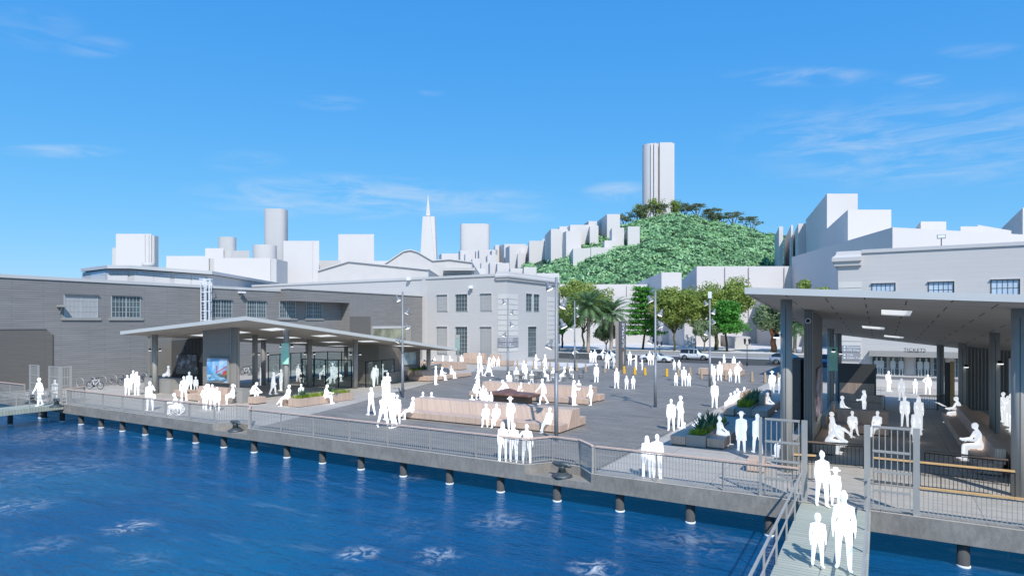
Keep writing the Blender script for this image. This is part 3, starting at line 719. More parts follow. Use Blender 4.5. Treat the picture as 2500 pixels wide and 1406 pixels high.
b.build('cornice',M['pale_render'],r)
b=MB()
for i in range(12):
    a=2.2+i*.62;b.box(x0+.02,xq,YT-.05,YT,a,a+.56)
b.build('quoin',M['quoin_white'],r)
for a,c,zt_ in((2130,2184,9.3),(2268,2327,9.3),(2421,2487,9.35)):
    xa,xb=onY(a,700,YT)[0],onY(c,700,YT)[0];win(r,'Y',YT,xa,xb,6.7,zt_,5,4,glassm='window_blue',barm='panel_dark',sgn=-1)
# ticket counter: canopy, windows with an interior behind
xa=onY(2122,860,YT-1)[0];xb=12
b=MB();b.box(xa,xb,YT-1.3,YT-.003,2.75,3.25);b.build('counter_canopy',M['flat_grey'],r)
b=MB();b.box(xa+.2,xb,YT-.55,YT-.003,.0,.95);b.box(xa+.2,xb,YT-.75,YT-.003,.95,1.03);b.build('counter',M['pale_render'],r)
for a,c in((2130,2165),(2172,2206),(2236,2271),(2280,2307),(2333,2350)):
    u0,u1=onY(a,900,YT)[0],onY(c,900,YT)[0];win(r,'Y',YT-.02,u0,u1,1.1,2.7,3,3,glassm='window_pane',barm='window_bar',sgn=-1)
q=thing('tickets_lettering','dark raised TICKETS lettering above the ticket windows','sign',(onY(2230,860,YT-1.3)[0],YT-1.35,3.4))
text('TICKETS',.40,(onY(2206,860,YT-1.3)[0],YT-1.33,onY(2230,855,YT-1.3)[1]+.02),(R(90),0,0),'panel_dark',q,ext=.05,spacing=1.1)
q=thing('wall_directory','grey directory listing Restrooms, Gift Shop, Cafe and Public Transit on the ticket building','sign',(0,YT,3))
xs0,xs1=onY(2056,860,YT)[0],onY(2101,860,YT)[0]
for pt,pb,tt in((843,859,('Restrooms','Gift Shop')),(862,878,('Cafe','Public Transit'))):
    z1,z0=onY(2080,pt,YT)[1],onY(2080,pb,YT)[1]
    b=MB();b.box(xs0,xs1,YT-.12,YT-.055,z0,z1);b.build('panel',M['sign_grey'],q)
    for k,t in enumerate(tt):
        zz=z1-(z1-z0)*(.28+.45*k);text(t,.27,(xs0+.4,YT-.13,zz),(R(90),0,0),'sign_text',q)
        d=MB();d.cyl((xs0+.2,YT-.14,zz),(xs0+.2,YT-.12,zz),.09);d.build('symbol',M['sign_text'],q)
# rooftop floodlight
xx=onY(2298,600,YT)[0];q=thing('roof_floodlight','small floodlight on a post on the ticket building roof','floodlight',(xx,YT,HT+.3))
b=MB();b.bar((xx,YT,HT+.3),(xx,YT,HT+.95),.07);b.build('post',M['dark_metal'],q)
b=MB();b.box(xx-.32,xx+.32,YT-.12,YT+.12,HT+.95,HT+1.3);b.build('housing',M['metal_grey'],q)
b=MB();b.box(xx-.26,xx+.26,YT-.135,YT-.121,HT+1.0,HT+1.25);b.build('lens',M['white_metal'],q)
# ---------- pavilions ----------
def bil(c,X0,X1,Y0,Y1,x,y):
    u=(x-X0)/(X1-X0);v=(y-Y0)/(Y1-Y0);return c[0]*(1-u)*(1-v)+c[1]*u*(1-v)+c[2]*(1-u)*v+c[3]*u*v
def roof(root,X0,X1,Y0,Y1,c,th,lights,nx=12,ny=12):
    xs=sorted(set([X0+(X1-X0)*i/nx for i in range(nx+1)]+[v for a in lights for v in(a[0],a[1])]))
    ys=sorted(set([Y0+(Y1-Y0)*i/ny for i in range(ny+1)]+[v for a in lights for v in(a[2],a[3])]))
    def hole(x,y): return any(a[0]<x<a[1] and a[2]<y<a[3] for a in lights)
    zz=lambda x,y:bil(c,X0,X1,Y0,Y1,x,y)
    u=MB();t=MB()
    for i in range(len(xs)-1):
        for j in range(len(ys)-1):
            if hole((xs[i]+xs[i+1])/2,(ys[j]+ys[j+1])/2):continue
            q=[(xs[i],ys[j]),(xs[i+1],ys[j]),(xs[i+1],ys[j+1]),(xs[i],ys[j+1])]
            u.poly([(x,y,zz(x,y)) for x,y in reversed(q)]);t.poly([(x,y,zz(x,y)+th) for x,y in q])
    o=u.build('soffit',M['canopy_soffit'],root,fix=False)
    for xa,ya,xb,yb in((X0,Y0,X1,Y0),(X1,Y0,X1,Y1),(X1,Y1,X0,Y1),(X0,Y1,X0,Y0)):
        t.poly([(xa,ya,zz(xa,ya)-.02),(xb,yb,zz(xb,yb)-.02),(xb,yb,zz(xb,yb)+th),(xa,ya,zz(xa,ya)+th)])
    t.build('roof_slab',M['canopy_edge'],root,fix=False)
    for a in lights:
        f=MB();cs=[(a[0],a[2]),(a[1],a[2]),(a[1],a[3]),(a[0],a[3])]
        for k in range(4):
            p,q=cs[k],cs[(k+1)%4];f.poly([(*p,zz(*p)-.01),(*p,zz(*p)+th+.12),(*q,zz(*q)+th+.12),(*q,zz(*q)-.01)])
        fo=f.build('skylight',M['canopy_edge'],root,fix=False)
        g_=MB();g_.poly([(x,y,zz(x,y)+.035) for x,y in cs]);g_.build('pane',M['skylight_pane'],fo,fix=False)
    return zz
def column(root,x,y,zt,rad=.215,spot=True,away=1):
    b=MB();b.cyl((x,y,0),(x,y,zt+.05),rad,n=20);c=b.build('column',M['column_grey'],root)
    b=MB();b.box(x-.012,x+.012,y-rad-.006,y-rad+.03,.05,zt-.3);b.build('reveal_strip',M['panel_dark'],c)
def spot(x,y,z,side,label):
    vx,vy=C_*side,S_*side
    q=thing('column_spotlight',label,'spotlight',(x+vx*.22,y+vy*.22,z),group='spotlights clamped to the pavilion columns')
    b=MB();b.bar((x+vx*.2,y+vy*.2,z),(x+vx*.36,y+vy*.36,z),.04);b.loft([(x+vx*.4,y+vy*.4,z+.14),(x+vx*.42,y+vy*.42,z-.02)],[.07,.11],10);b.build('housing',M['black_metal'],q)
    b=MB();b.cyl((x+vx*.42,y+vy*.42,z-.022),(x+vx*.42,y+vy*.42,z-.06),.115,.10,n=10);b.build('lens',M['lamp_glow'],q)
# left pavilion
A=(-52.6,-37.0,27.4,51.9)
lp=thing('left_pavilion','grey open pavilion with sloping flat roof and skylights on the left of the plaza','pavilion',(-45,30,0))
c1=(4.85,5.98,2.9,2.95)
def solve(px,py,cc,AA,fr=0):
    # point on soffit seen at a pixel (for skylights / column tops)
    lo,hi=20,90
    f=lambda d:(lambda x,y:zd(py,d)-bil(cc,*AA,x,y))(*pxd(px,d))
    best=min((abs(f(d/4)),d/4) for d in range(80,360));return pxd(px,best[1])
def lights(lst,cc,AA,sx,sy):
    out=[]
    for px,py in lst:
        x,y=solve(px,py,cc,AA);out.append((x-sx/2,x+sx/2,y-sy/2,y+sy/2))
    return out
L1=lights([(619,793),(487,811),(712,807),(652,816),(800,818),(740,825)],c1,A,1.1,2.9) if False else [(-45.0+dx,-43.7+dx,y,y+2.4) for y in(31.5,37,42.5) for dx in(0,4.6)]
# skylights on a regular grid under the roof
L1=[(x,x+2.2,y,y+1.3) for y in(31.2,36.2,41.2,46.2) for x in(-49.6,-45.2,-40.8)]
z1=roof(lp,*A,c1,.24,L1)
cols=[(-51.2,29.4),(-44.6,33.9),(-49.2,38.3),(-38.97,32.4),(-44.1,39.2),(-39.8,40.5),(-49.2,43.5),(-44.2,46.5),(-39.3,50.2),(-47.0,33.9),(-49.0,48.5)]
for i,(x,y) in enumerate(cols):
    column(lp,x,y,z1(x,y))
for i,(x,y,wh) in enumerate([(-51.2,29.4,'the front left column'),(-38.97,32.4,'the column carrying the green banner'),(-39.8,40.5,'the front column beside the glass screen'),(-44.1,39.2,'an inner column behind the glass'),(-49.2,38.3,'the far inner column'),(-39.3,50.2,'the rearmost right column')]):
    for s in(-1,1): spot(x,y,z1(x,y)-1.25,s,'black spotlight on the %s side of %s, left pavilion'%('left' if s<0 else 'right',wh))
# clad block with the painting
bx0,bx1=onY(495,800,29.6)[0],onY(578,800,29.6)[0]
b=MB();b.box(bx0,bx1,29.6,32.2,0,0);b=MB()
b.prism([(bx0,29.6),(bx1,29.6),(bx1,29.85),(bx0,29.85)],0,0,tops=[z1(bx0,29.6)-.0+.05,z1(bx1,29.6)+.05,z1(bx1,29.85)+.05,z1(bx0,29.85)+.05])
blk=b.build('clad_block',M['clad_grey'],lp)
b=MB()
for k in range(1):
    yy=29.68;b.box(bx1,bx1+.03,yy,yy+.08,0,z1(bx1,yy)-.02)
for k in range(4):
    xx=bx1-.1-k*.16;b.box(xx-.04,xx+.02,29.52,29.6,0,z1(xx,29.6)-.02)
b.build('fin',M['flat_grey'],blk)
# ribbed dark wall with the grey photograph
rx0,rx1=onY(416,850,33.2)[0],onY(495,850,33.2)[0]
b=MB();b.prism([(rx0,33.2),(rx1+.5,33.2),(rx1+.5,33.5),(rx0,33.5)],0,0,tops=[z1(rx0,33.2),z1(rx1,33.2),z1(rx1,33.5),z1(rx0,33.5)])
b.box(rx0-.1,rx0+.25,31.2,33.19,0,4.4)
wl=b.build('ribbed_wall',M['panel_grey'],lp)
b=MB();k=rx0+.3
while k<rx1+.4: b.box(k,k+.07,33.12,33.2,0,z1(k,33.2)-.05);k+=.2
b.build('fin',M['panel_dark'],wl)
photo_mat('harbour_print',[(.35,(.015,.015,.017)),(.5,(.09,.09,.10)),(.68,(.33,.34,.35))],1.6)
q=thing('grey_photograph','large dark grey photograph of a harbour on the ribbed wall of the left pavilion','picture',(rx0+1,33,2))
zt_=onY(432,864,33.0)[1];zb_=onY(432,912,33.0)[1];xa_,xb_=onY(431,880,33.0)[0],onY(481,880,33.0)[0]
b=MB();b.box(xa_,xb_,33.0,33.1,zb_,zt_);b.build('print',M['harbour_print'],q)
b=MB();b.box(xa_,xb_,32.96,32.995,zb_,zb_+.45);b.build('lower_band',M['shutter_grey'],q)
# painting of a red bridge over blue water
px0,px1=onY(503.5,900,29.3)[0],onY(552.5,900,29.3)[0];zt_=onY(528,876,29.3)[1];zb_=onY(528,932,29.3)[1]
q=thing('bridge_painting','bright painting of a red bridge over blue water on the clad block','picture',((px0+px1)/2,29.4,zb_))
b=MB();b.box(px0-.06,px1+.06,29.38,29.55,zb_-.06,zt_+.06);b.build('frame',M['metal_grey'],q)
m_,n_,l_,bs_=nt('painted_sky');v_=coords(n_,l_,'obj');f_=noise(n_,l_,v_,.9,5,(1,1,.8));l_.new(ramp(n_,l_,f_,[(.38,(.05,.27,.62)),(.5,(.22,.48,.75)),(.62,(.72,.80,.88))]),bs_.inputs['Base Color'])
m_,n_,l_,bs_=nt('painted_water');v_=coords(n_,l_,'obj');f_=noise(n_,l_,v_,3,6,(.5,1,3));l_.new(ramp(n_,l_,f_,[(.35,(.02,.11,.25)),(.5,(.1,.33,.5)),(.66,(.55,.7,.78))]),bs_.inputs['Base Color'])
plain('painted_red',(.52,.06,.035),.6,.3,6);plain('painted_rock',(.13,.12,.10),.8,.5,5);plain('painted_green',(.12,.25,.05),.8,.5,5)
W_=px1-px0;H_=zt_-zb_;yf=29.36
U=lambda u,v,o=0:(px0+u*W_,yf-o,zb_+v*H_)
b=MB();b.poly([U(0,.38),U(1,.38),U(1,1),U(0,1)]);b.build('painted_sky',M['painted_sky'],q,fix=False)
b=MB();b.poly([U(0,0),U(1,0),U(1,.38),U(0,.38)]);b.build('painted_bay',M['painted_water'],q,fix=False)
b=MB()
b.poly([U(.42,.36,.004),U(.98,.66,.004),U(.98,.72,.004),U(.42,.385,.004)])
for u_ in(.46,.50): b.poly([U(u_,.36,.006),U(u_+.018,.36,.006),U(u_+.018,.72,.006),U(u_,.72,.006)])
for vv in(.45,.55,.63,.70): b.poly([U(.46,vv,.008),U(.518,vv,.008),U(.518,vv+.02,.008),U(.46,vv+.02,.008)])
for k in range(7):
    u_=.6+k*.055;b.poly([U(u_,.36,.006),U(u_+.012,.36,.006),U(u_+.012,.45+.3*(u_-.45),.006),U(u_,.45+.3*(u_-.45),.006)])
b.poly([U(.78,.33,.005),U(.99,.33,.005),U(.99,.55,.005),U(.80,.44,.005)])
b.build('painted_bridge',M['painted_red'],q,fix=False)
b=MB();b.poly([U(.5,.30,.003),U(1,.14,.003),U(1,.36,.003),U(.6,.34,.003)]);b.poly([U(.1,.02,.003),U(.8,.0,.003),U(.95,.08,.003),U(.5,.06,.003)]);b.build('painted_shore',M['painted_rock'],q,fix=False)
b=MB();b.poly([U(.92,.30,.009),U(1,.3,.009),U(1,.48,.009)]);b.build('painted_bush',M['painted_green'],q,fix=False)
# banner on column
q=thing('green_banner','pale green banner with number on the front column of the left pavilion','banner',(-38.97,32.1,3))
xx,yy=-38.97,32.4;sx,sy=C_,S_;fx,fy=S_,-C_
bz1=onY(701,838,32.1)[1];bz0=onY(701,889,32.1)[1]
b=MB();b.obox((xx+fx*.3,yy+fy*.3,(bz0+bz1)/2),.56,.05,bz1-bz0,T);b.build('cloth',M['banner_green'],q)
text('33',.42,(xx+fx*.34,yy+fy*.34,bz1-.3),(R(90),0,T),'sign_text',q,align='CENTER')
# glass screens
gs=thing('glass_screen','tall teal glass screen with black frame enclosing the left pavilion','glass partition',(-42,40,0))
scr=[(-41.3,37.4),(-41.0,40.4),(-40.9,46)]
def screen(pts,h,px_=1.7):
    for i in range(len(pts)-1):
        a=Vector((*pts[i],0));c=Vector((*pts[i+1],0));L=(c-a).length;k=max(1,round(L/px_));t=(c-a)/L
        b=MB();nrm=Vector((-t.y,t.x,0))*.01
        b.add([a-nrm+Vector((0,0,.08)),c-nrm+Vector((0,0,.08)),c-nrm+Vector((0,0,h)),a-nrm+Vector((0,0,h))],[(0,1,2,3)]);b.build('glass_pane',M['glass_teal'],gs,fix=False)
        b=MB();b.bar(a+Vector((0,0,h)),c+Vector((0,0,h)),.07);b.bar(a+Vector((0,0,.05)),c+Vector((0,0,.05)),.05)
        for j in range(k+1):
            p=a+t*(L*j/k);b.box(p.x-.035,p.x+.035,p.y-.035,p.y+.035,0,h)
        b.build('frame',M['black_metal'],gs)
screen([at(738,941),at(795,944),at(858,947)],2.45)
screen([at(655,932),at(735,920),at(800,916)],2.6)
screen([at(800,916),at(868,917)],2.6)
screen([at(893,946),at(932,940),at(962,935)],2.3)
# right hand end: service block with map panels
ex0,ex1=(-43.9,-41.6)
e=[at(921,936),at(1025,915)]
q_y0=43.9
b=MB();Xe=-40.9
ya,yb=onX(925,900,Xe)[0],onX(1026,900,Xe)[0]
b.prism([(Xe-3.2,ya),(Xe,ya),(Xe,yb),(Xe-3.2,yb)],0,0,tops=[z1(Xe-3.2,ya),z1(Xe,ya),z1(Xe,yb),z1(Xe-3.2,yb)])
b.build('service_block',M['clad_grey'],lp)
photo_mat('map_print',[(.35,(.30,.45,.52)),(.5,(.52,.66,.70)),(.62,(.60,.70,.60)),(.75,(.5,.6,.15))],1.3)
photo_mat('teal_map',[(.44,(.10,.22,.22)),(.5,(.13,.27,.27)),(.53,(.30,.30,.33)),(.7,(.35,.35,.38))],.7)
q=thing('map_panel','pale blue map panel on the right end wall of the left pavilion','map board',(Xe,ya+1,2))
y0_,y1_=onX(985,880,Xe+.1)[0],onX(1015,880,Xe+.1)[0];z1_,z0_=onX(1000,860,Xe+.1)[1],onX(1000,889,Xe+.1)[1]
b=MB();b.box(Xe+.02,Xe+.09,y0_-.06,y1_+.06,z0_-.06,z1_+.06);b.build('frame',M['metal_grey'],q)
b=MB();b.box(Xe+.09,Xe+.11,y0_,y1_,z0_,z1_);b.build('map',M['map_print'],q)
q=thing('teal_map_board','teal map board on the dark inner wall of the left pavilion','map board',(-44,46,2))
xx0,xx1=onY(872,880,46.0)[0],onY(911,880,46.0)[0];zt_,zb_=onY(890,849,46)[1],onY(890,876,46)[1]
b=MB();b.box(xx0,xx1,45.95,46.1,zb_,zt_);b.build('map',M['teal_map'],q)
b=MB();x2=onY(930,880,46.2)[0];b.box(xx0-.5,x2,46.2,46.6,0,min(z1(xx0,46.6),z1(x2,46.6)));b.build('inner_wall',M['panel_grey'],lp)
# low parapet right of the pavilion
q=thing('low_parapet','low grey clad wall running from the glass door to the planter bench','low wall',(-40,45,0))
p0,p1=at(948,938),at(1075,909)
b=MB();a=Vector((*p0,0));c=Vector((*p1,0));b._bar(a+Vector((0,0,.5)),c+Vector((0,0,.5)),.3,1.0);b.build('wall',M['clad_grey'],q)
b=MB();b._bar(a+Vector((0,0,1.02)),c+Vector((0,0,1.02)),.34,.04);b.build('coping',M['flat_grey'],q)
# grey planter boxes of the left pavilion
def boxthing(name,label,cat,c0,c1,z,m,top=None):
    x0,x1=sorted((c0[0],c1[0]));y0,y1=sorted((c0[1],c1[1]));q=thing(name,label,cat,((x0+x1)/2,(y0+y1)/2,0))
    b=MB();b.box(x0,x1,y0,y1,.0,z-.03);b.build('body',M[m],q,bevel=.015)
    b=MB();b.box(x0-.01,x1+.01,y0-.01,y1+.01,z-.028,z);b.build('cap',M[top or m],q);return q
boxthing('grey_block','grey block at the right end of the bench under the bridge painting','bench block',(-40.9,28.9),(-39.5,29.6),1.0,'flat_grey')
boxthing('grey_ledge','grey seating ledge behind the front left column of the left pavilion','bench block',at(352,955),(at(352,955)[0]+3.6,at(352,955)[1]+1.4),1.15,'flat_grey')
# ---------- right pavilion ----------
B_=(-4.35,12.5,24.4,54.)
rp=thing('right_pavilion','large grey open pavilion with planked sloping soffit at the right','pavilion',(2,30,0))
c2=(6.88,6.2,5.05,3.1)
c2=(6.88,5.95,5.05,3.1)
L2=[]
def hole(pxs_,pys_):
    P=[solve(px,py,c2,B_) for px,py in zip(pxs_,pys_)]
    xs=[p[0] for p in P];ys=[p[1] for p in P];L2.append((min(xs),max(xs),min(ys),max(ys)))
for cx_,cy_,sx_,sy_ in((2188,764,1.05,2.6),(2132,800,1.1,2.4),(2182,822,1.1,2.4)):
    x,y=solve(cx_,cy_,c2,B_);L2.append((x-sx_/2,x+sx_/2,y-sy_/2,y+sy_/2))
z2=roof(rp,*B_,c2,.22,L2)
rc=[(-3.17,26.5),(-2.85,46.5),(-2.7,52.4),(4.75,37.9),(4.45,48.6),(3.98,26.6),(11.5,26.6),(11.5,38),(3.6,53.)]
for x,y in rc: column(rp,x,y,z2(x,y))
for x,y,s,t in((-3.17,26.5,-1,'the front left column'),(-2.85,46.5,-.0,'the bannered column'),(4.75,37.9,0,'the inner right column'),(4.45,48.6,0,'the far right column'),(-2.7,52.4,0,'the rear left column')):
    q=thing('column_spotlight','small lit spotlight under the right pavilion roof by '+t,'spotlight',(x,y,z2(x,y)-1.3))
    ox,oy=(C_*s*.38,S_*s*.38) if s else (S_*.35,-C_*.35);zz=z2(x,y)-1.45
    b=MB();b.loft([(x+ox,y+oy,zz+.14),(x+ox,y+oy,zz)],[.07,.12],10);b.bar((x,y,zz+.1),(x+ox,y+oy,zz+.1),.04);b.build('housing',M['black_metal'],q)
    b=MB();b.cyl((x+ox,y+oy,zz-.002),(x+ox,y+oy,zz-.05),.13,.11,n=10);b.build('lens',M['lamp_glow'],q)
# ribbed wing wall with posters, left side
b=MB();wx0,wx1,wy0,wy1=-2.98,-2.62,31.0,36.4
b.prism([(wx0,wy0),(wx1,wy0),(wx1,wy1),(wx0,wy1)],0,0,tops=[z2(wx0,wy0),z2(wx1,wy0),z2(wx1,wy1),z2(wx0,wy1)]);wg=b.build('wing_wall',M['panel_grey'],rp)
b=MB()
for k in range(6): xx=wx0+.01+k*.065;b.box(xx,xx+.03,wy0-.08,wy0,0,z2(xx,wy0)-.02)
b.build('fin',M['flat_grey'],wg)
q=thing('ring_light','small white ring lamp high on the ribbed wing wall','lamp',(-2.8,30.9,4.9))
zr=onY(1973,783,30.85)[1];b=MB();b.torus((-2.8,30.87,zr),.10,.022,ax=(0,1,0));b.build('ring',M['white_metal'],q);b=MB();b.cyl((-2.8,30.9,zr),(-2.8,30.85,zr),.09);b.build('lens',M['black_metal'],q)
photo_mat('violet_print',[(.35,(.06,.04,.06)),(.5,(.25,.18,.22)),(.65,(.6,.5,.55))],1.2)
q=thing('violet_poster','narrow violet poster on the wing wall inside the right pavilion','poster',(-2.6,34,1.5))
b=MB();b.box(-2.61,-2.55,32.6,35.6,1.3,3.6);b.build('print',M['violet_print'],q)
b=MB();b.box(-2.612,-2.54,32.5,35.7,1.15,1.27);b.build('frame',M['metal_grey'],q)
boxthing('dark_box_panel','dark upright panel left of the ribbed wing wall','panel',(-3.6,31.4),(-3.15,33.4),4.1,'panel_dark')
# low clad walls by the entrance
q=thing('low_parapet','low grey clad wall beside the front left column of the right pavilion','low wall',(-3,29,0))
b=MB();b.box(-3.12,-2.9,27.0,36.5,0,1.15);b.build('wall',M['clad_grey'],q);b=MB();b.box(-3.15,-2.87,26.95,36.55,1.152,1.19);b.build('coping',M['flat_grey'],q)
# divider panel
q=thing('divider_panel','dark upright divider panel with timber lower half inside the right pavilion','panel',(-1.3,50.5,0))
dx0,dx1=onY(2046,900,50.6)[0],onY(2139,900,50.6)[0]
b=MB();b.box(dx0,dx1,50.6,50.95,0,onY(2092,888,50.6)[1]);b.build('panel',M['panel_dark'],q)
b=MB();b.box(dx0+.1,dx1-.1,50.55,50.598,0,onY(2092,935,50.6)[1]);b.build('timber_facing',M['bench_wood'],q)
# banner A
q=thing('green_banner','dark green banner marked with the letter A on a column of the right pavilion','banner',(-2.85,46.1,2.5))
bz1=onY(2030,847,46.2)[1];bz0=onY(2030,905,46.2)[1]
b=MB();b.obox((-2.85+S_*.3,46.5-C_*.3,(bz0+bz1)/2),.56,.05,bz1-bz0,T);b.build('cloth',M['banner_green'],q)
text('A',.42,(-2.85+S_*.34-C_*.1,46.5-C_*.34-S_*.1,bz1-.3),(R(90),0,T),'sign_text',q,align='CENTER')
# right ribbed wall with portrait poster
b=MB();gx0,gx1=onY(2352,900,51.5)[0],12.4
b.prism([(gx0,51.5),(gx1,51.5),(gx1,51.8),(gx0,51.8)],0,0,tops=[z2(gx0,51.5),z2(gx1,51.5),z2(gx1,51.8),z2(gx0,51.8)]);wl=b.build('ribbed_wall',M['panel_grey'],rp)
b=MB();k=gx0
while k<gx1: b.box(k,k+.06,51.4,51.5,0,z2(k,51.5)-.03);k+=.19
b.build('fin',M['flat_grey'],wl)
photo_mat('portrait_print',[(.36,(.08,.08,.08)),(.46,(.45,.46,.46)),(.55,(.66,.67,.66))],1.1,det=3)
q=thing('portrait_poster','tall pale poster with a dark portrait at the right edge','poster',(6,51,1))
xa_,xb_=onY(2463,900,51.2)[0],onY(2500,900,51.2)[0];zt_,zb_=onY(2475,875,51.2)[1],onY(2475,960,51.2)[1]
b=MB();b.box(xa_,xb_,51.2,51.35,zb_,zt_);b.build('board',M['white_metal'],q)
b=MB();b.box(xa_+.12,xb_-.1,51.17,51.199,zb_+1.0,zt_-.3);b.build('portrait',M['portrait_print'],q)
q=thing('tan_poster','tall narrow yellow timber board beside the far right column','poster',(2.9,50,1))
xa_,xb_=onY(2319,900,50.2)[0],onY(2330,900,50.2)[0]
b=MB();b.box(xa_,xb_,50.0,50.4,.2,onY(2325,882,50.2)[1]);b.build('edge_panel',M['rail_wood_orange'],q)
xa2=onY(2306,900,50.2)[0];b=MB();b.box(xa2,xa_-.002,50.05,50.38,.2,onY(2325,885,50.2)[1]);b.build('side_panel',M['panel_dark'],q)
# ---------- background massing blocks ----------
def block(name,label,xa,xc,xb,yt,d,da=None,db=None,m='block_white',base=-1,yt_side=None,cat='building',group=None,mass=None):
    """visible left face xa..xc (if any), front face xc..xb; xc = nearest corner"""
    d_=d;r=thing(name,label,cat,(*pxd(xc,d),0),group=group);ob=None
    zt=zd(yt,d)
    lc=(xc-CX)/F*d
    P0=(lc,d);P2=((xb-CX)/F*(d+(db or 0)),d+(db or 0))
    dep=da if da else d*.12
    P1=((xa-CX)/F*(d+dep),d+dep) if xa!=xc else (P0[0]+(-.15 if xc<CX else .0)*dep*0+(xc-CX)/F*dep*(1.0 if xc<CX else .4),d+dep)
    P3=(P1[0]+P2[0]-P0[0],P1[1]+P2[1]-P0[1])
    poly=[vd(*p) for p in(P0,P2,P3,P1)]
    b=MB();b.prism(poly,base,zt);b.build('massing',M[m],r)
    return r,poly,zt
def addbox(r,xa,xb,y0,d,dep,zb,m='block_white',name='wing'):
    b=MB();b.prism([pxd(xa,d),pxd(xb,d),vd((xb-CX)/F*d,d+dep),vd((xa-CX)/F*d,d+dep)],zb,zd(y0,d));b.build(name,M[m],r)
def groove(r,px,yt,d,w=1.2,m='block_pale',name='groove'): addbox(r,px,px+w,yt+.6,d-.4,.39,-1,m,name)
def rounded(name,label,x0,x1,yt,d,m='block_white',sq=2.6,flute=0,base=-1):
    r=thing(name,label,'tower',(*pxd((x0+x1)/2,d),0));lc=((x0+x1)/2-CX)/F*d;a=(x1-x0)/2/F*d
    b=MB();P=[];N=40
    for i in range(N):
        t=2*math.pi*i/N;c,s=math.cos(t),math.sin(t);rr=1+(flute*(i%2))
        P.append(vd(lc+a*rr*math.copysign(abs(c)**(2/sq),c),d+a*.8+a*.8*rr*math.copysign(abs(s)**(2/sq),s)))
    b.prism(P,base,zd(yt,d));o=b.build('massing',M[m],r);return r
G='white massing blocks of the city skyline'
def wb(label,*a,**k): return block('city_block',label,*a,**k)
wb('pale slab half hidden behind the grooved white block at the far left',274,274,284,605,560,m='block_pale')
r,_,_=wb('broad white block with grooved right side above the light shed at the far left',283,283,369,571,520,db=0);groove(r,353,572,520,2);groove(r,362,573,520,2.5)
addbox(r,368.6,377,575,521,6,-1,'block_pale','shaded_side')  # separate box in a duller tone holds the shade of this side
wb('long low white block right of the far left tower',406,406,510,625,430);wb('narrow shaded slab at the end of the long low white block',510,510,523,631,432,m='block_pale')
wb('stepped white block above the low blocks on the left',501,501,546,606,450,db=0);wb('shaded right side of the stepped white block',546,546,563,610,452,m='block_pale')  # shade of the right-hand sides put into the duller colour of extra slabs
r=rounded('city_tower','small rounded pale tower behind the stepped white block',528,568,578,620,'block_pale')
r,_,_=wb('wide low white block above the caged ladder',523,523,660,630,400);groove(r,543,680,400,1);addbox(r,660,675,632,401,20,-1,'block_pale','shaded_side')
wb('pale low block between the small tower and the tall round tower',568,568,609,612,560,m='block_pale')
rounded('city_tower','short fluted pale drum in front of the tall round tower',609,666,597,500,'block_white',2,.0)
rounded('city_tower','tall round-cornered white tower on the left skyline',640,693,509,530,'block_pale',3)
r,_,_=wb('white block with a slightly curved roof right of the tall round tower',692,692,779,588,440);groove(r,763,589,440,1)
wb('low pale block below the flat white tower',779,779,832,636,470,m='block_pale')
wb('flat white square tower left of the white spire',826,826,913,572,520);wb('low sliver of white block right of the flat square tower',913,913,952,637,480)
# spire tower
q=thing('spire_tower','slender white tapering tower ending in a needle spire','tower',(*pxd(1045,620),0));d=620
b=MB();l0=lambda px:(px-CX)/F*d
def frus(x0,x1,y0,x2,x3,y1,dep):
    a=[(l0(x0),d),(l0(x1),d),(l0(x1),d+dep),(l0(x0),d+dep)];c=[(l0(x2),d+dep*.2),(l0(x3),d+dep*.2),(l0(x3),d+dep*.8),(l0(x2),d+dep*.8)]
    b.add([(*vd(*p),zd(y0,d)) for p in a]+[(*vd(*p),zd(y1,d)) for p in c],[(0,1,2,3),(4,5,6,7),(0,1,5,4),(1,2,6,5),(2,3,7,6),(3,0,4,7)])
frus(1024,1066,660,1031,1060,527,16);b.build('shaft',M['block_white'],q)
b=MB();d=618;frus(1030,1064,655,1042,1049,527,12);d=624;frus(1040,1050,527,1044.6,1045.2,475,6);b.build('spire',M['quoin_white'],q)
rounded('city_tower','broad white tower with rounded corners right of the spire',1122,1195,546,560,'block_white',5)
# hill foot town, each block separate
T_=[(1072,1078,1121,619,520),(1119,1124,1160,611,500),(1133,1136,1150,619,470),(1160,1162,1194,612,500),(1166,1170,1214,610,480),(1194,1201,1210,611,470),(1150,1153,1172,631,430),(1172,1175,1190,640,400),(1186,1190,1214,622,420),(1192,1196,1226,641,380),(1210,1214,1243,642,370),(1150,1153,1186,655,350),(1205,1209,1219,598,480),(1218,1231,1284,596,470),(1234,1244,1310,600,450),(1268,1270,1284,612,445),(1262,1264,1282,618,440),(1243,1246,1276,655,360),(1276,1279,1310,652,350),(1290,1293,1315,588,440),(1313,1315,1331,588,442),(1321,1324,1333,584,440),(1310,1310,1365,667,230),(1100,1104,1135,640,360),(1135,1139,1150,645,355),(1076,1080,1102,636,370)]
for i,(a,c,e,yt,d) in enumerate(T_):
    o='%s white town block %s, %s'%(['narrow','slim','small','plain','tall'][i%5] if e-a<25 else ['broad','stepped','wide','boxy'][i%4],
      ['between spire and rounded tower','left below the rounded tower','by the foot of the rounded tower','right under the rounded tower','right of the rounded tower','midway to the hill','next to the green slope','beside bare ground'][min(7,int((c-1070)/34))],
      ['roof highest','level roof','a step lower','half hidden','peeping out','cut by a gap','front row','back row','among the lowest','against the sky','in full light','by a shaded slot','mid cluster'][i%13])
    block('town_block',o,a,c,e,yt,d,da=14,group='blocks of the hillside town')
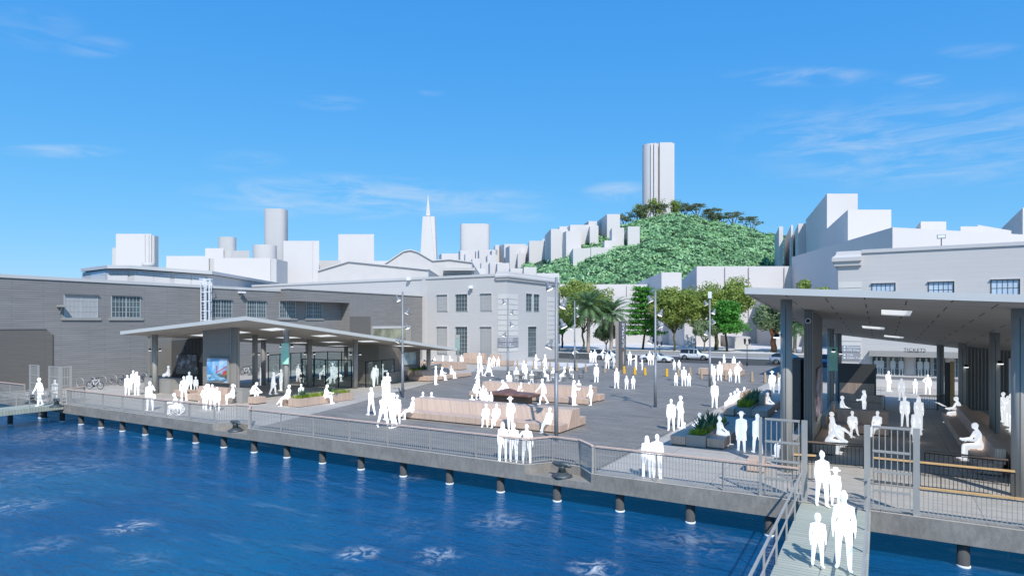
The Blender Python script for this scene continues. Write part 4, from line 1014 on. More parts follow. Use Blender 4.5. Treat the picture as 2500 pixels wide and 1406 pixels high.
Hl=[(1290,1292,1331,588,430,None,'pale block at the left foot of the hillside row'),(1330,1345,1386,559,400,None,'left-most tall white block of the hillside row'),(1361,1366,1391,553,425,None,'narrow white block behind the left-most hillside tower'),(1354,1382,1419,564,392,None,'white block with broad shaded left face on the slope'),(1384,1392,1452,549,410,None,'white block behind the middle of the hillside row'),(1412,1437,1457,540,425,None,'stepped white block higher up the hillside row'),(1436,1440,1461,551,400,None,'thin white slab between two hillside towers'),(1458,1482,1514,523,410,None,'tallest white block of the hillside row'),(1488,1494,1524,556,374,None,'white block in the greenery left of the hillside pair'),(1524,1533,1562,553,368,'z','right-most white block standing in the hillside greenery'),(1464,1476,1504,587,373,'z','small white block set among trees below the hillside row'),(1390,1399,1443,606,366,'z','low white block with grooved left end in the greenery'),(1436,1443,1504,604,365,'z','low broad white block in front of the hillside greenery')]
for a,c,e,yt,d,f,lab in Hl: block('hillside_block',lab,a,c,e,yt,d,da=30 if c-a>8 else 14)
R_=[(1933,2179,2560,555,120,55,'large blue-shaded block behind the ticket building'),(2001,2070,2176,512,170,50,'stepped shaded tower right of the green hill, second from the top'),(1967,2019,2094,473,215,55,'highest shaded tower at the right, grooved near its edge'),(2219,2248,2310,541,170,30,'low raised block on the roofline above the ticket building'),(2380,2387,2469,549,190,20,'small pale block on the far right roofline'),(2343,2345,2390,553,180,10,'low slab between two roofline blocks on the right'),(2430,2497,2600,507,230,70,'shaded tower cut by the right edge'),(1891,1902,1912,553,300,40,'narrow block at the right foot of the green hill'),(1913,1931,1936,550,290,60,'curved shaded slab right of the green hill'),(1936,1949,1982,546,270,35,'white block with shaded left side right of the green hill'),(1975,1982,1994,550,262,14,'small white slab beside the stepped shaded tower'),(2094,2094,2176,522,176,20,'lower step of the shaded tower above the big block')]
for a,c,e,yt,d,da,lab in R_: block('city_block',lab,a,c,e,yt,d,da=da,db=12 if e>2400 else 0)
r,_,_=block('white_row_building','long grooved white row building behind the street trees',1663,1701,1945,650,175,da=60);[groove(r,p,652,174.9,1.5) for p in(1770,1828,1915)]
block('white_warehouse','white warehouse with long shaded side left of the row building',1528,1615,1664,665,165,da=75)
r,_,_=block('white_row_building','long low white building with a lighter roof behind the olive tree',1365,1367,1604,694,185,da=20);groove(r,1530,696,184.9,1)
block('pale_street_building','pale flat building behind the bright green tree',1365,1367,1590,725,172,da=10,m='block_pale')
block('shaded_street_building','blue-shaded low building between the street tree trunks',1563,1671,1700,726,150,da=50)
block('white_street_building','bright low white building behind the tall street lamp',1671,1673,1759,730,152,da=10)
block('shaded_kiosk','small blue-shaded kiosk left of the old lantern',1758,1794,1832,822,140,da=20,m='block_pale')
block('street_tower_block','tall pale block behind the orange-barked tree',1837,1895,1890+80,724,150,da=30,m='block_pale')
block('white_corner_block','white corner block rising left of the row building',1310,1312,1368,700,200,da=10)
# light grey transit shed on the left, and gabled sheds
d=110;q=thing('light_shed','light grey low-gabled shed with a strip of clerestory windows at the far left','building',(*pxd(350,d),0))
pts=[(200,658,118),(262,650,108),(315,650,108),(518,664,104)]
b=MB()
for i in range(3):
    (xa,ya_,da_),(xb,yb_,db_)=pts[i],pts[i+1]
    P=[pxd(xa,da_),pxd(xb,db_)];back=[vd((xb-CX)/F*db_,db_+30),vd((xa-CX)/F*da_,da_+30)]
    b.prism(P+back,0,0,tops=[zd(ya_+8,da_),zd(yb_+8,db_),zd(yb_+8,db_),zd(ya_+8,da_)])
b.build('wall',M['pale_render'],q)
b=MB()
for i in range(3):
    (xa,ya_,da_),(xb,yb_,db_)=pts[i],pts[i+1]
    P=[pxd(xa-3*(i==0),da_-1.2),pxd(xb,db_-1.2)];back=[vd((xb-CX)/F*db_,db_+30),vd((xa-CX)/F*da_,da_+30)]
    t=[zd(ya_-1,da_),zd(yb_-1,db_)];b.prism(P+back,0,0,tops=[t[0],t[1],t[1],t[0]],bots=[t[0]-.55,t[1]-.55,t[1]-.55,t[0]-.55])
b.build('roof',M['pale_roof'],q)
for (xa,xb,i) in((212,258,0),(264,312,1),(328,375,2),(376,416,2),(426,466,2),(468,504,2)):
    (pa,ya_,da_),(pb,yb_,db_)=pts[i],pts[i+1];t=lambda x:(x-pa)/(pb-pa);dd=lambda x:da_+(db_-da_)*t(x)-.12;yy=lambda x:ya_+(yb_-ya_)*t(x)
    b=MB();b.add([(*pxd(xa,dd(xa)),zd(yy(xa)+12,dd(xa))),(*pxd(xb,dd(xb)),zd(yy(xb)+12,dd(xb))),(*pxd(xb,dd(xb)),zd(yy(xb)+19,dd(xb))),(*pxd(xa,dd(xa)),zd(yy(xa)+19,dd(xa)))],[(0,1,2,3)]);fo=b.build('window',M['window_blue'],q,fix=False)
    b=MB();k=xa
    while k<=xb: b.bar((*pxd(k,dd(k)-.05),zd(yy(k)+12,dd(k))),(*pxd(k,dd(k)-.05),zd(yy(k)+19,dd(k))),.1);k+=5
    b.build('mullion',M['pale_render'],fo)
    b=MB();b.add([(*pxd(xa,dd(xa)),zd(yy(xa)+20,dd(xa))),(*pxd(xb,dd(xb)),zd(yy(xb)+20,dd(xb))),(*pxd(xb,dd(xb)),zd(yy(xb)+38,dd(xb))),(*pxd(xa,dd(xa)),zd(yy(xa)+38,dd(xa)))],[(0,1,2,3)]);b.build('translucent_panel',M['block_white'],fo,fix=False)
x,y=pxd(362,112);b=MB();b.cyl((x,y,zd(652,112)),(x,y,zd(642,112)),1.0,n=16);b.build('roof_vent',M['pale_roof'],q)
def gable(name,label,pts,d,dep,m='pale_render',drop=40):
    q=thing(name,label,'building',(*pxd(pts[0][0],d),0))
    fr=[(*pxd(x,d),zd(y,d)) for x,y in pts];bk=[(*vd((x-CX)/F*d,d+dep),zd(y,d)) for x,y in pts]
    n_=len(pts);b=MB();base=[(*p[:2],-1) for p in fr];bb=[(*p[:2],-1) for p in bk]
    b.poly([base[0]]+fr+[base[-1]]);b.poly([bb[0]]+bk+[bb[-1]]);b.poly([base[0],fr[0],bk[0],bb[0]]);b.poly([base[-1],fr[-1],bk[-1],bb[-1]]);b.build('wall',M[m],q)
    b=MB()
    for i in range(n_-1):
        A1,B1,B2,A2=fr[i],fr[i+1],bk[i+1],bk[i]
        f_=Vector((S_,-C_,0))*.35
        vs=[Vector(A1)+f_,Vector(B1)+f_,Vector(B2),Vector(A2)];vs+=[v+Vector((0,0,.22)) for v in vs]
        b.add([tuple(v+Vector((0,0,.05))) for v in vs],[(0,1,2,3),(4,5,6,7),(0,1,5,4),(1,2,6,5),(2,3,7,6),(3,0,4,7)])
    b.build('roof',M['pale_roof'],q);return q
gable('gabled_shed','pale gabled shed between the skyline and the grey shed',[(776,663),(852,640),(1046,660)],118,40)
q=gable('curved_gable_shed','tall pale shed with a curved gable behind the pale building',[(935,649),(986,615),(1003,612),(1020,617),(1056,638),(1098,635),(1152,642)],135,50)
for o in q.children:
    pass
b=MB()
for (x0_,x1_,ya_,yb_,dz) in((1083,1160,655,662,.9),(1086,1157,664,668,.5),(1090,1152,669,674,.2)):
    b.prism([pxd(x0_,134-dz*1.5),pxd(x1_,134-dz*1.5),pxd(x1_,134.9),pxd(x0_,134.9)],zd(yb_,134),zd(ya_,134))
b.build('cornice',M['pale_render'],q)
rnd=random.Random(7)
# ---------- benches ----------
def bench(label,x0,x1,y0,y1,parts,cat='bench',group=None,m='bench_wood'):
    q=thing('timber_bench',label,cat,((x0+x1)/2,(y0+y1)/2,0),group=group)
    for nm,args in parts:
        b=MB()
        if nm=='seat': b.box(*args)
        elif nm=='plinth': b.box(*args)
        elif nm=='backrest':
            xa,xb,ya0,ya1,za,yb0,yb1,zb=args   # base y-range, top y-range
            b.add([(xa,ya0,za),(xb,ya0,za),(xb,ya1,za),(xa,ya1,za),(xa,yb0,zb),(xb,yb0,zb),(xb,yb1,zb),(xa,yb1,zb)],[(0,3,2,1),(4,5,6,7),(0,1,5,4),(1,2,6,5),(2,3,7,6),(3,0,4,7)])
        b.build(nm,M['panel_dark' if nm=='plinth' else m],q,bevel=.02 if nm!='plinth' else 0)
    return q
# the long two-sided bench: low seat, sloping back, flat top, low seat behind
bench('longest two-sided timber bench with a high sloping back near the pier edge',-25.6,-14.4,29.3,32.7,[
 ('plinth',(-25.5,-14.55,29.5,32.6,0,.08)),('seat',(-25.6,-14.4,29.38,30.35,.06,.43)),('backrest',(-25.3,-14.4,30.36,31.9,.06,30.95,31.9,1.06)),('seat',(-25.6,-14.4,31.91,32.75,.06,.5))])
bench('second long two-sided timber bench behind the bronze table',-27.7,-17.7,40.4,43.8,[
 ('plinth',(-27.6,-17.85,40.6,43.7,0,.08)),('seat',(-27.7,-17.72,40.48,41.35,.06,.43)),('backrest',(-27.2,-17.9,41.36,42.7,.06,41.65,42.7,1.12)),('seat',(-27.7,-17.72,42.71,43.8,.06,.5))])
p=at(1134,970);bench('short low timber bench end beside the group at the bronze table',p[0],p[0]+1.8,p[1]-.1,p[1]+1.2,[('plinth',(p[0]+.1,p[0]+1.7,p[1],p[1]+1.1,0,.08)),('seat',(p[0],p[0]+1.8,p[1]-.1,p[1]+1.2,.08,.6))]) if False else None
p=at(1041,932);q_=at(1155,921)
# bench with planter right of the left pavilion (long in Y direction)
def ybench(label,x0,x1,y0,y1,back=True,top=1.0,planter=False,h=.44):
    pr=[('plinth',(x0+.1,x1-.08,y0+.1,y1-.1,0,.07)),('seat',(x0,x1,y0,y1,.07,h))]
    q=bench(label,x0,x1,y0,y1,pr)
    if back:
        b=MB();xa=x0+.35;xb=x1-.95
        for a,c in((y0+.4,(y0+y1)/2-.15),((y0+y1)/2+.15,y1-1.6)):
            b.add([(xa,a,h),(xb,a,h),(xb,c,h),(xa,c,h),(xa,a,top),(xb-.3,a,top),(xb-.3,c,top),(xa,c,top)],[(0,3,2,1),(4,5,6,7),(0,1,5,4),(1,2,6,5),(2,3,7,6),(3,0,4,7)])
        b.build('backrest',M['bench_wood'],q,bevel=.015)
    return q
ybench('timber bench with split backrest and a small planter right of the left pavilion',-40.5,-38.0,48.6,56.0)
def blockbench(label,px0,px1,py,dep,h,back=None,m='bench_wood',z=0):
    (xa,ya),(xb,yb)=at(px0,py),at(px1,py);yb_=(ya+yb)/2
    pr=[('plinth',(xa+.08,xb-.08,yb_+.08,yb_+dep-.08,0,.06)),('seat',(xa,xb,yb_,yb_+dep,.06,h))]
    if back: pr.append(('backrest',(xa+.1,xb-.1,yb_+dep*.5,yb_+dep-.01,h+.003,yb_+dep*.6,yb_+dep-.01,back)))
    return bench(label,xa,xb,yb_,yb_+dep,pr)
def xybench(label,x0,x1,y0,y1,h,bx=None,m='bench_wood',plinth=True):
    pr=([('plinth',(x0+.08,x1-.08,y0+.08,y1-.08,0,.06))] if plinth else [])+[('seat',(x0,x1,y0,y1,.06,h))]
    if bx: pr.append(('backrest',bx))
    return bench(label,x0,x1,y0,y1,pr,m=m)
xybench('timber bench with backrest along the pale building, left of its door',-51.6,-47.3,72.6,74.0,.7,(-51.2,-47.6,73.2,73.9,.71,73.35,73.9,1.45))
xybench('timber bench with backrest against the pale building under the quoins',-46.2,-42.6,71.5,73.0,.7,(-46.1,-44.6,72.3,72.95,.71,72.45,72.95,1.45))
xybench('long low timber planter edge at the far end of the left pavilion',-52.5,-44.0,62.5,63.8,.95)
# bench group under the bridge painting
xybench('low timber bench with high backrest below the bridge painting',-44.6,-40.9,27.9,29.3,.5,(-44.4,-41.0,28.7,29.2,.503,28.8,29.2,1.0))
xybench('low curved timber block at the right front of the painting bench',-41.4,-39.6,26.9,27.7,.5)
xybench('low timber block at the left end of the painting bench',-47.1,-45.4,28.5,29.4,.6)
xybench('small timber stool block right of the grey block',-38.8,-38.0,28.9,29.8,.5)
q=thing('round_timber_stool','round drum-like timber stool left of the planter bench','stool',(*at(683,990),0));x,y=at(683,990)
b=MB();b.cyl((x,y+.4,.03),(x,y+.4,.5),.42,n=24);b.build('seat',M['bench_wood'],q,bevel=.02);b=MB();b.cyl((x,y+.4,0),(x,y+.4,.03),.36,n=20);b.build('plinth',M['panel_dark'],q)
xybench('timber bench cluster with high back near the road, right part',-15.6,-12.9,69.9,72.6,.6,(-15.4,-13.1,70.8,72.4,.603,71.1,72.2,1.3))
xybench('low timber seat at the left end of the roadside bench cluster',-17.4,-16.0,70.2,71.4,.75)
# right pavilion benches
a=at(2040,1056);c=at(2170,1064)
xybench('wide timber bench facing the viewer at the front of the right pavilion',a[0],c[0],a[1],a[1]+1.6,.45,(a[0],c[0],a[1]+.9,a[1]+1.5,.453,a[1]+1.0,a[1]+1.5,1.15))
a=at(2066,1000);c=at(2155,1006)
xybench('low timber bench in front of the divider panel',a[0],c[0],a[1],a[1]+1.0,.5,(a[0],c[0],a[1]+.62,a[1]+.98,.503,a[1]+.66,a[1]+.98,.95))
xybench('timber wall bench along the left side of the right pavilion',-2.6,-1.72,30.6,44.0,.44,(-2.6,-2.42,36.6,44.0,.443,36.6,44.,.9))
xybench('long timber bench with high back along the inner right columns, water side',3.15,3.95,29.6,45.5,.46,(3.72,4.05,29.6,45.5,.463,29.6,45.5,1.05))
xybench('long timber bench behind the inner right columns, facing away',4.35,5.3,28.2,47.,.46,(4.2,4.45,28.2,47.,.463,28.2,47.,.8))
# ---------- planters ----------
def grass(b,x0,x1,y0,y1,z,n_,h,rn,w=.012,lean=.5):
    for _ in range(n_):
        x,y=rn.uniform(x0,x1),rn.uniform(y0,y1);a=rn.uniform(0,6.28);hh=h*rn.uniform(.6,1.2);l_=lean*hh*rn.uniform(.2,1)
        dx,dy=math.cos(a),math.sin(a);px_,py_=-dy*w,dx*w
        p1=(x+dx*l_*.35,y+dy*l_*.35,z+hh*.6);p2=(x+dx*l_,y+dy*l_,z+hh)
        b.add([(x-px_,y-py_,z),(x+px_,y+py_,z),(p1[0]+px_,p1[1]+py_,p1[2]),(p1[0]-px_,p1[1]-py_,p1[2]),p2],[(0,1,2,3),(3,2,4)])
def agave(x,y,z,s,rn,label):
    q=thing('agave_plant',label,'plant',(x,y,z));b=MB()
    for k in range(26):
        a=k*2.4;t=k/26;el_=R(15+70*t);L=s*rn.uniform(.8,1.1);w_=.05*s/.5
        d=Vector((math.cos(a)*math.cos(el_),math.sin(a)*math.cos(el_),math.sin(el_)));u=Vector((-math.sin(a),math.cos(a),0))
        p0=Vector((x,y,z));m1=p0+d*L*.45;tip=p0+d*L+Vector((0,0,-.05*L*(1-t)))
        b.add([p0-u*w_*.6,p0+u*w_*.6,m1+u*w_,tip,m1-u*w_,m1-Vector((0,0,w_*.5))],[(0,1,2,5),(0,5,4),(5,2,3),(4,5,3)])
    b.build('leaves',M['leaf_agave'],q,fix=False);b=MB();b.cyl((x,y,z-.03),(x,y,z+.06),.07*s/.5);b.build('heart',M['leaf_agave'],q);return q
def planter(label,x0,x1,y0,y1,h,timber=True,box=True,gh=.35,dens=90,glab=''):
    q=thing('planter',label,'planter',((x0+x1)/2,(y0+y1)/2,0));t=.09
    b=MB();mt='bench_wood' if timber else 'flat_grey'
    b.box(x0,x1,y0,y0+t,.03,h);b.box(x0,x1,y1-t,y1,.03,h);b.box(x0,x0+t,y0+t,y1-t,.03,h);b.box(x1-t,x1,y0+t,y1-t,.03,h);b.build('casing',M[mt],q)
    b=MB();b.box(x0+t,x1-t,y0+t,y1-t,.05,h-.06);b.build('soil',M['soil'],q)
    b=MB();grass(b,x0+t,x1-t,y0+t,y1-t,h-.06,int((x1-x0)*(y1-y0)*dens),gh,rnd,.016)
    tag(b.build('ornamental_grass',M['leaf_lime'],None,fix=False),glab,'grass',kind='stuff')
    return q
a=at(703,991)
# long planter runs in +Y +X? use two-corner footprint along the paving edge
X0,Y0p=-35.35,29.6
planter('long timber planter with lime grass in front of the left pavilion',-35.3,-34.2,29.5,34.6,.58,glab='lime green grass in the long planter before the left pavilion',dens=150,gh=.3)
agave(-34.8,30.3,.55,.75,rnd,'left agave in the long planter before the left pavilion');agave(-34.7,32.6,.55,.8,rnd,'right agave in the long planter before the left pavilion')
b=MB()
# small planter on bench right of left pavilion
planter('small planter at the head of the split-back bench',-40.9,-40.25,49.,52.,.95,glab='tuft of lime grass beside the split-back bench',dens=160,gh=.3);agave(-40.5,51.,.9,.8,rnd,'agave above the split-back bench')
# plaza right planters with timber benches either side
planter('metal-fronted planter between two timber benches nearest the right gate',-7.85,-6.95,29.4,34.6,.56,timber=False,glab='lime grass in the planter nearest the right gate',dens=170,gh=.32)
agave(-7.4,30.6,.6,.85,rnd,'front agave in the planter nearest the right gate');agave(-7.3,32.0,.6,.95,rnd,'rear agave in the planter nearest the right gate')
xybench('timber bench block on the plaza side of the planter nearest the right gate',-8.6,-7.87,29.4,34.2,.46)
xybench('timber bench block on the pavilion side of the planter nearest the right gate',-6.93,-6.15,29.5,34.4,.46)
planter('dark metal planter between two high-backed timber benches',-7.8,-6.85,40.5,46.5,.56,timber=False,glab='long lime grass in the planter beside the right pavilion',dens=170,gh=.5)
for k in range(5): agave(-7.3+.1*(k%2),42.0+k*.85,.62,.8,rnd,['front-most','second','middle','fourth','rear-most'][k]+' spiky plant in the planter beside the right pavilion')
xybench('timber bench with raised back on the plaza side of the second planter',-8.5,-7.82,40.3,46.4,.46,(-8.05,-7.84,43.2,46.4,.463,43.4,46.4,1.15))
xybench('timber bench with raised back on the shaded side of the second planter',-6.83,-5.9,40.5,46.4,.46,(-6.83,-6.5,43.2,46.4,.463,43.4,46.4,1.15))
xybench('short timber block seat behind the left leaf of the right gate',-4.5,-3.85,25.6,26.4,.5)
# ---------- bronze relief table ----------
tx0,tx1,ty0,ty1=-24.3,-20.6,37.4,39.0
q=thing('relief_table','large bronze relief model of a rocky island on a stone table base','sculpture',(-22.5,38.2,0))
b=MB();b.box(-23.8,-21.1,37.75,38.7,0,.62);b.build('base',M['brown_wood'],q,bevel=.03)
b=MB();nx,ny=36,16;vs=[];fs=[];mz=lambda u,v:.86+.26*math.exp(-((u-.42)/.2)**2-((v-.5)/.33)**2)+.035*math.sin(9*u+3*v)*math.sin(7*v)
for j in range(ny+1):
    for i in range(nx+1):
        u,v=i/nx,j/ny;vs.append((tx0+(tx1-tx0)*u+.05*math.sin(13*v),ty0+(ty1-ty0)*v+.05*math.sin(11*u),mz(u,v)*min(1,.93+.5*min(u,1-u,v,1-v))))
nt_=len(vs);vs+=[(x,y,.64) for x,y,z in vs]
for j in range(ny):
    for i in range(nx):
        k=j*(nx+1)+i;fs.append((k,k+1,k+nx+2,k+nx+1));fs.append((nt_+k,nt_+k+nx+1,nt_+k+nx+2,nt_+k+1))
for i in range(nx): fs.append((i,nt_+i,nt_+i+1,i+1));k=ny*(nx+1)+i;fs.append((k,k+1,nt_+k+1,nt_+k))
for j in range(ny): k=j*(nx+1);fs.append((k,k+nx+1,nt_+k+nx+1,nt_+k));k+=nx;fs.append((k,nt_+k,nt_+k+nx+1,k+nx+1))
b.add(vs,fs,True);b.build('relief_slab',M['bronze'],q)
# ---------- cafe tables and chairs ----------
def cafe_table(px,py,label,r_=.42):
    x,y=at(px,py);q=thing('cafe_table',label,'table',(x,y,0))
    b=MB();b.cyl((x,y,.73),(x,y,.76),r_,n=20);b.build('tabletop',M['bollard_wood'],q);b=MB();b.torus((x,y,.745),r_,.018,ax=(0,0,1),n=20,m=5);b.build('rim',M['black_metal'],q)
    for k in range(4):
        a=R(45+90*k);b=MB();b.bar((x+.12*math.cos(a),y+.12*math.sin(a),.73),(x+.3*math.cos(a),y+.3*math.sin(a),0),.03);b.build('leg',M['black_metal'],q)
cafe_table(1317,925,'round cafe table standing free right of the seated pair');cafe_table(1272,934,'round cafe table by the two standing figures');cafe_table(1345,926,'round cafe table between the seated couple left of the tall lamp post');cafe_table(1385,918,'round cafe table nearest the right-hand cafe chair');cafe_table(1303,936,'round cafe table behind the second long bench')
cafe_table(762,930,'round cafe table inside the glass screen')
def chair_t():
    q=thing('cafe_chair','thin black metal cafe chair','chair',group='metal cafe chairs')
    for sx in(-.2,.2):
        for sy in(-.2,.2): b=MB();b.bar((sx,sy,0),(sx*.9,sy*.9,.45),.022);b.build('leg',M['black_metal'],q)
    b=MB();b.box(-.21,.21,-.21,.21,.45,.47);b.build('seat',M['metal_grey'],q)
    b=MB()
    for sx in(-.2,.2): b.bar((sx,.2,.46),(sx,.26,.86),.025)
    b.bar((-.2,.26,.86),(.2,.26,.86),.03);b.build('back_frame',M['black_metal'],q)
    b=MB();b.add([(-.19,.215,.55),(.19,.215,.55),(.19,.255,.84),(-.19,.255,.84),(-.19,.23,.55),(.19,.23,.55),(.19,.27,.84),(-.19,.27,.84)],[(0,1,2,3),(4,7,6,5),(0,4,5,1),(2,6,7,3),(0,3,7,4),(1,5,6,2)]);b.build('backrest',M['metal_grey'],q);return q
CH=chair_t();used=[0]
def chair(px,py,face,label,group='metal cafe chairs'):
    x,y=at(px,py)
    o=CH if not used[0] else dup(CH,(0,0,0));used[0]=1
    o.location=(x,y,0);o.rotation_euler=(0,0,T+R(face));o['label']=label;o['group']=group
# ---------- lamp posts ----------
plain('pole_grey',(.27,.275,.285),.5,.04,2,.3)
def pole(px,py,h,heads,label,r0=.105):
    x,y=at(px,py);q=thing('lamp_post',label,'lamp post',(x,y,0))
    b=MB();b.cyl((x,y,0),(x,y,h*.42),r0,n=16);b.loft([(x,y,h*.42),(x,y,h*.435),(x,y,h)],[r0,r0*.72,r0*.66],14);b.build('pole',M['pole_grey'],q)
    b=MB();b.obox((x,y,.02),.6,.6,.04,T);[b.cyl((x+.22*a,y+.22*c,.04),(x+.22*a,y+.22*c,.09),.03,n=6) for a in(-1,1) for c in(-1,1)];b.build('base_plate',M['pole_grey'],q)
    for hz,side in heads:
        z=h*hz;sx,sy=C_*side,S_*side;fx,fy=S_*.5,-C_*.5
        hd=MB();p0=Vector((x+sx*r0*.6,y+sy*r0*.6,z));p1=p0+Vector((sx*.28,sy*.28,0));hd.bar(p0,p1,.05)
        d=Vector((sx*-.15*1+fx,sy*-.15+fy,-.75)).normalized()
        d=Vector((sx*.35+fx*.3,sy*.35+fy*.3,-.8)).normalized() if hz<.8 else Vector((-sx*.4+fx*.3,-sy*.4+fy*.3,-.85)).normalized()
        c=p1+Vector((0,0,.05));hd.loft([c-d*.34,c-d*.1,c-d*.08,c+d*.1],[.075,.085,.15,.2],14);o=hd.build('spot_head',M['pole_grey'],q)
        g_=MB();g_.loft([c+d*.101,c+d*.125],[.17,.165],14);g_.build('lens',M['lamp_glow'],o)
pole(1358,1078,8.0,[(.93,-1),(.82,1),(.70,1),(.575,-1)],'tallest nearest lamp post with four spotlights at the pier edge',.1)
pole(983,972,8.15,[(.92,-1),(.80,1),(.66,1),(.53,-1)],'lamp post with four spotlights at the front right corner of the left pavilion')
pole(1240,937,8.1,[(.94,-1),(.82,1),(.68,1),(.56,-1)],'lamp post with four spotlights in front of the striped pilasters')
pole(1403,904,8.4,[(.90,1),(.78,1),(.60,-1)],'lamp post standing among the cafe tables before the palms')
pole(1600,995,7.9,[(.92,-1),(.80,1),(.70,1),(.56,-1)],'lamp post alone in the middle of the plaza')
pole(1733,945,7.9,[(.94,-1),(.84,1),(.73,1),(.60,-1)],'lamp post with a white box camera on top near the road-side bench')
x,y=at(1733,945);q=thing('pole_camera','white box camera on top of the plaza lamp post','camera',(x,y,7.9));b=MB();b.box(x-.14,x+.14,y-.14,y+.14,7.95,8.55);b.build('housing',M['white_metal'],q,bevel=.03);b=MB();b.cyl((x,y,7.88),(x,y,7.96),.06);b.build('bracket',M['pole_grey'],q)
def lantern(px,py,h,label,n_=1,m='dark_metal'):
    x,y=at(px,py);q=thing('street_lamp',label,'street lamp',(x,y,0))
    b=MB();b.loft([(x,y,0),(x,y,.5),(x,y,.6),(x,y,h*.78)],[.13,.09,.06,.045],10);b.build('pole',M[m],q)
    for s in((-1,1) if n_==2 else (0,)):
        lx,ly=x+C_*.3*s,y+S_*.3*s;b=MB()
        if s: b.bar((x,y,h*.74),(lx,ly,h*.78),.05)
        b.loft([(lx,ly,h*.78),(lx,ly,h*.80),(lx,ly,h*.93),(lx,ly,h*.95),(lx,ly,h)],[.05,.1,.16,.19,.03],8);b.build('lantern',M[m],q)
lantern(1610,884,3.1,'old-fashioned black street lantern behind the white coupe',2);lantern(1824,893,3.7,'old-fashioned black street lantern standing alone by the road',2);lantern(1698,852,9.5,'tall twin-headed street lamp beyond the white off-road car',2,'dark_metal');lantern(1365,855,11,'tall dark street lamp at the corner of the pale building',1,'dark_metal')
# ---------- bollards ----------
def boll(m,label,h,tap):
    q=thing('bollard',label,'bollard');b=MB()
    b.add([(-.14,-.12,0),(.14,-.12,0),(.14,.12,0),(-.14,.12,0),(-.14*tap,-.1*tap,h),(.10*tap,-.1*tap,h),(.10*tap,.1*tap,h),(-.14*tap,.1*tap,h)],[(0,3,2,1),(4,5,6,7),(0,1,5,4),(1,2,6,5),(2,3,7,6),(3,0,4,7)]);b.build('post',M[m],q,bevel=.01)
    b=MB();b.box(-.17,.17,-.15,.15,0,.03);b.build('foot_plate',M['dark_metal'],q);return q
BW=boll('bollard_wood','tapered wooden bollard',1.0,.62);BO=boll('bollard_orange','orange post',.85,1.)
wood=[(1263,896,'first from the left, behind the seated cafe pair'),(1284,895,'behind the two standing cafe figures'),(1303,901,'beside the figure holding a cup'),(1323,901,'left of the figure walking by the building corner'),(1343,903,'between the cafe table and the tall lamp post'),(1364,905,'just right of the tall lamp post'),(1386,906,'left of the seated cafe couple'),(1408,905,'right of the cafe lamp post'),(1430,908,'above the empty cafe chair'),(1477,910,'left of the ALCATRAZ totem'),(1503,912,'at the foot of the ALCATRAZ totem'),(1656,920,'right of the orange posts, behind the adult with two children'),(1685,918,'behind the boy beside the adult'),(1713,924,'left of the roadside bench cluster'),(1772,927,'in front of the roadside bench cluster'),(1836,932,'standing alone right of the roadside bench cluster'),(1868,934,'where the pale paving begins'),(1900,935,'behind the man in the hat'),(1937,938,'right of the front left column of the right pavilion')]
for i,(px,py,t) in enumerate(wood):
    x,y=at(px,py);o=BW if i==0 else dup(BW,(0,0,0));o.location=(x,y,0);o.rotation_euler=(0,0,T);o['label']='tapered wooden bollard '+t;o['group']='wooden bollards across the plaza'
for i,(px,py,t) in enumerate([(1524,912,'nearest the totem'),(1550,915,'second from the totem'),(1575,916,'third from the totem'),(1628,919,'standing apart right of the middle lamp post')]):
    x,y=at(px,py);o=BO if i==0 else dup(BO,(0,0,0));o.location=(x,y,0);o.rotation_euler=(0,0,T);o['label']='square orange post '+t;o['group']='orange posts on the plaza'
# ---------- totem ----------
x,y=at(1512,903);q=thing('totem_sign','tall totem sign lettered ALCATRAZ with a tan feather on its dark face','sign',(x,y,0));h=5.95
Mx=Matrix.Rotation(R(-12),3,'Z')
def lp_(u,v,z):
    p=Mx@Vector((u,v,0));return (x+p.x,y+p.y,z)
def lbox(b,u0,u1,v0,v1,z0,z1):
    b.add([lp_(u0,v0,z0),lp_(u1,v0,z0),lp_(u1,v1,z0),lp_(u0,v1,z0),lp_(u0,v0,z1),lp_(u1,v0,z1),lp_(u1,v1,z1),lp_(u0,v1,z1)],[(0,3,2,1),(4,5,6,7),(0,1,5,4),(1,2,6,5),(2,3,7,6),(3,0,4,7)])
b=MB();lbox(b,-.1,.1,0,1.35,0,h);b.build('dark_slab',M['totem_dark'],q)
b=MB();lbox(b,-.55,-.102,-.02,1.0,0,h);b.build('timber_slab',M['tan_panel'],q)
tr=text('ALCATRAZ',.62,lp_(.12,.72,4.15),(0,0,0),'sign_text',q,align='CENTER')
tr.rotation_mode='QUATERNION'
nx=Mx@Vector((1,0,0));up=Vector((0,0,1));dn=nx.cross(up)  # letter x axis runs upward
xa_=Vector((0,0,1));za_=nx;ya_=za_.cross(xa_)
tr.rotation_quaternion=Matrix((xa_,ya_,za_)).transposed().to_quaternion()
b=MB()
fe=[(0,.25),(.13,.6),(.19,1.2),(.15,1.9),(.0,2.3),(-.13,1.9),(-.17,1.2),(-.11,.6)]
b.add([lp_(.125,.7+u,.25+z) for u,z in fe],[tuple(range(8))]);b.build('feather_emblem',M['tan_panel'],q,fix=False)
b=MB();b.add([lp_(.13,.7+u,.25+z) for u,z in [(-.1,2.0),(.1,2.0),(.12,2.45),(0,2.6),(-.12,2.45)]],[(0,1,2,3,4)]);b.build('feather_tip',M['bronze'],q,fix=False)
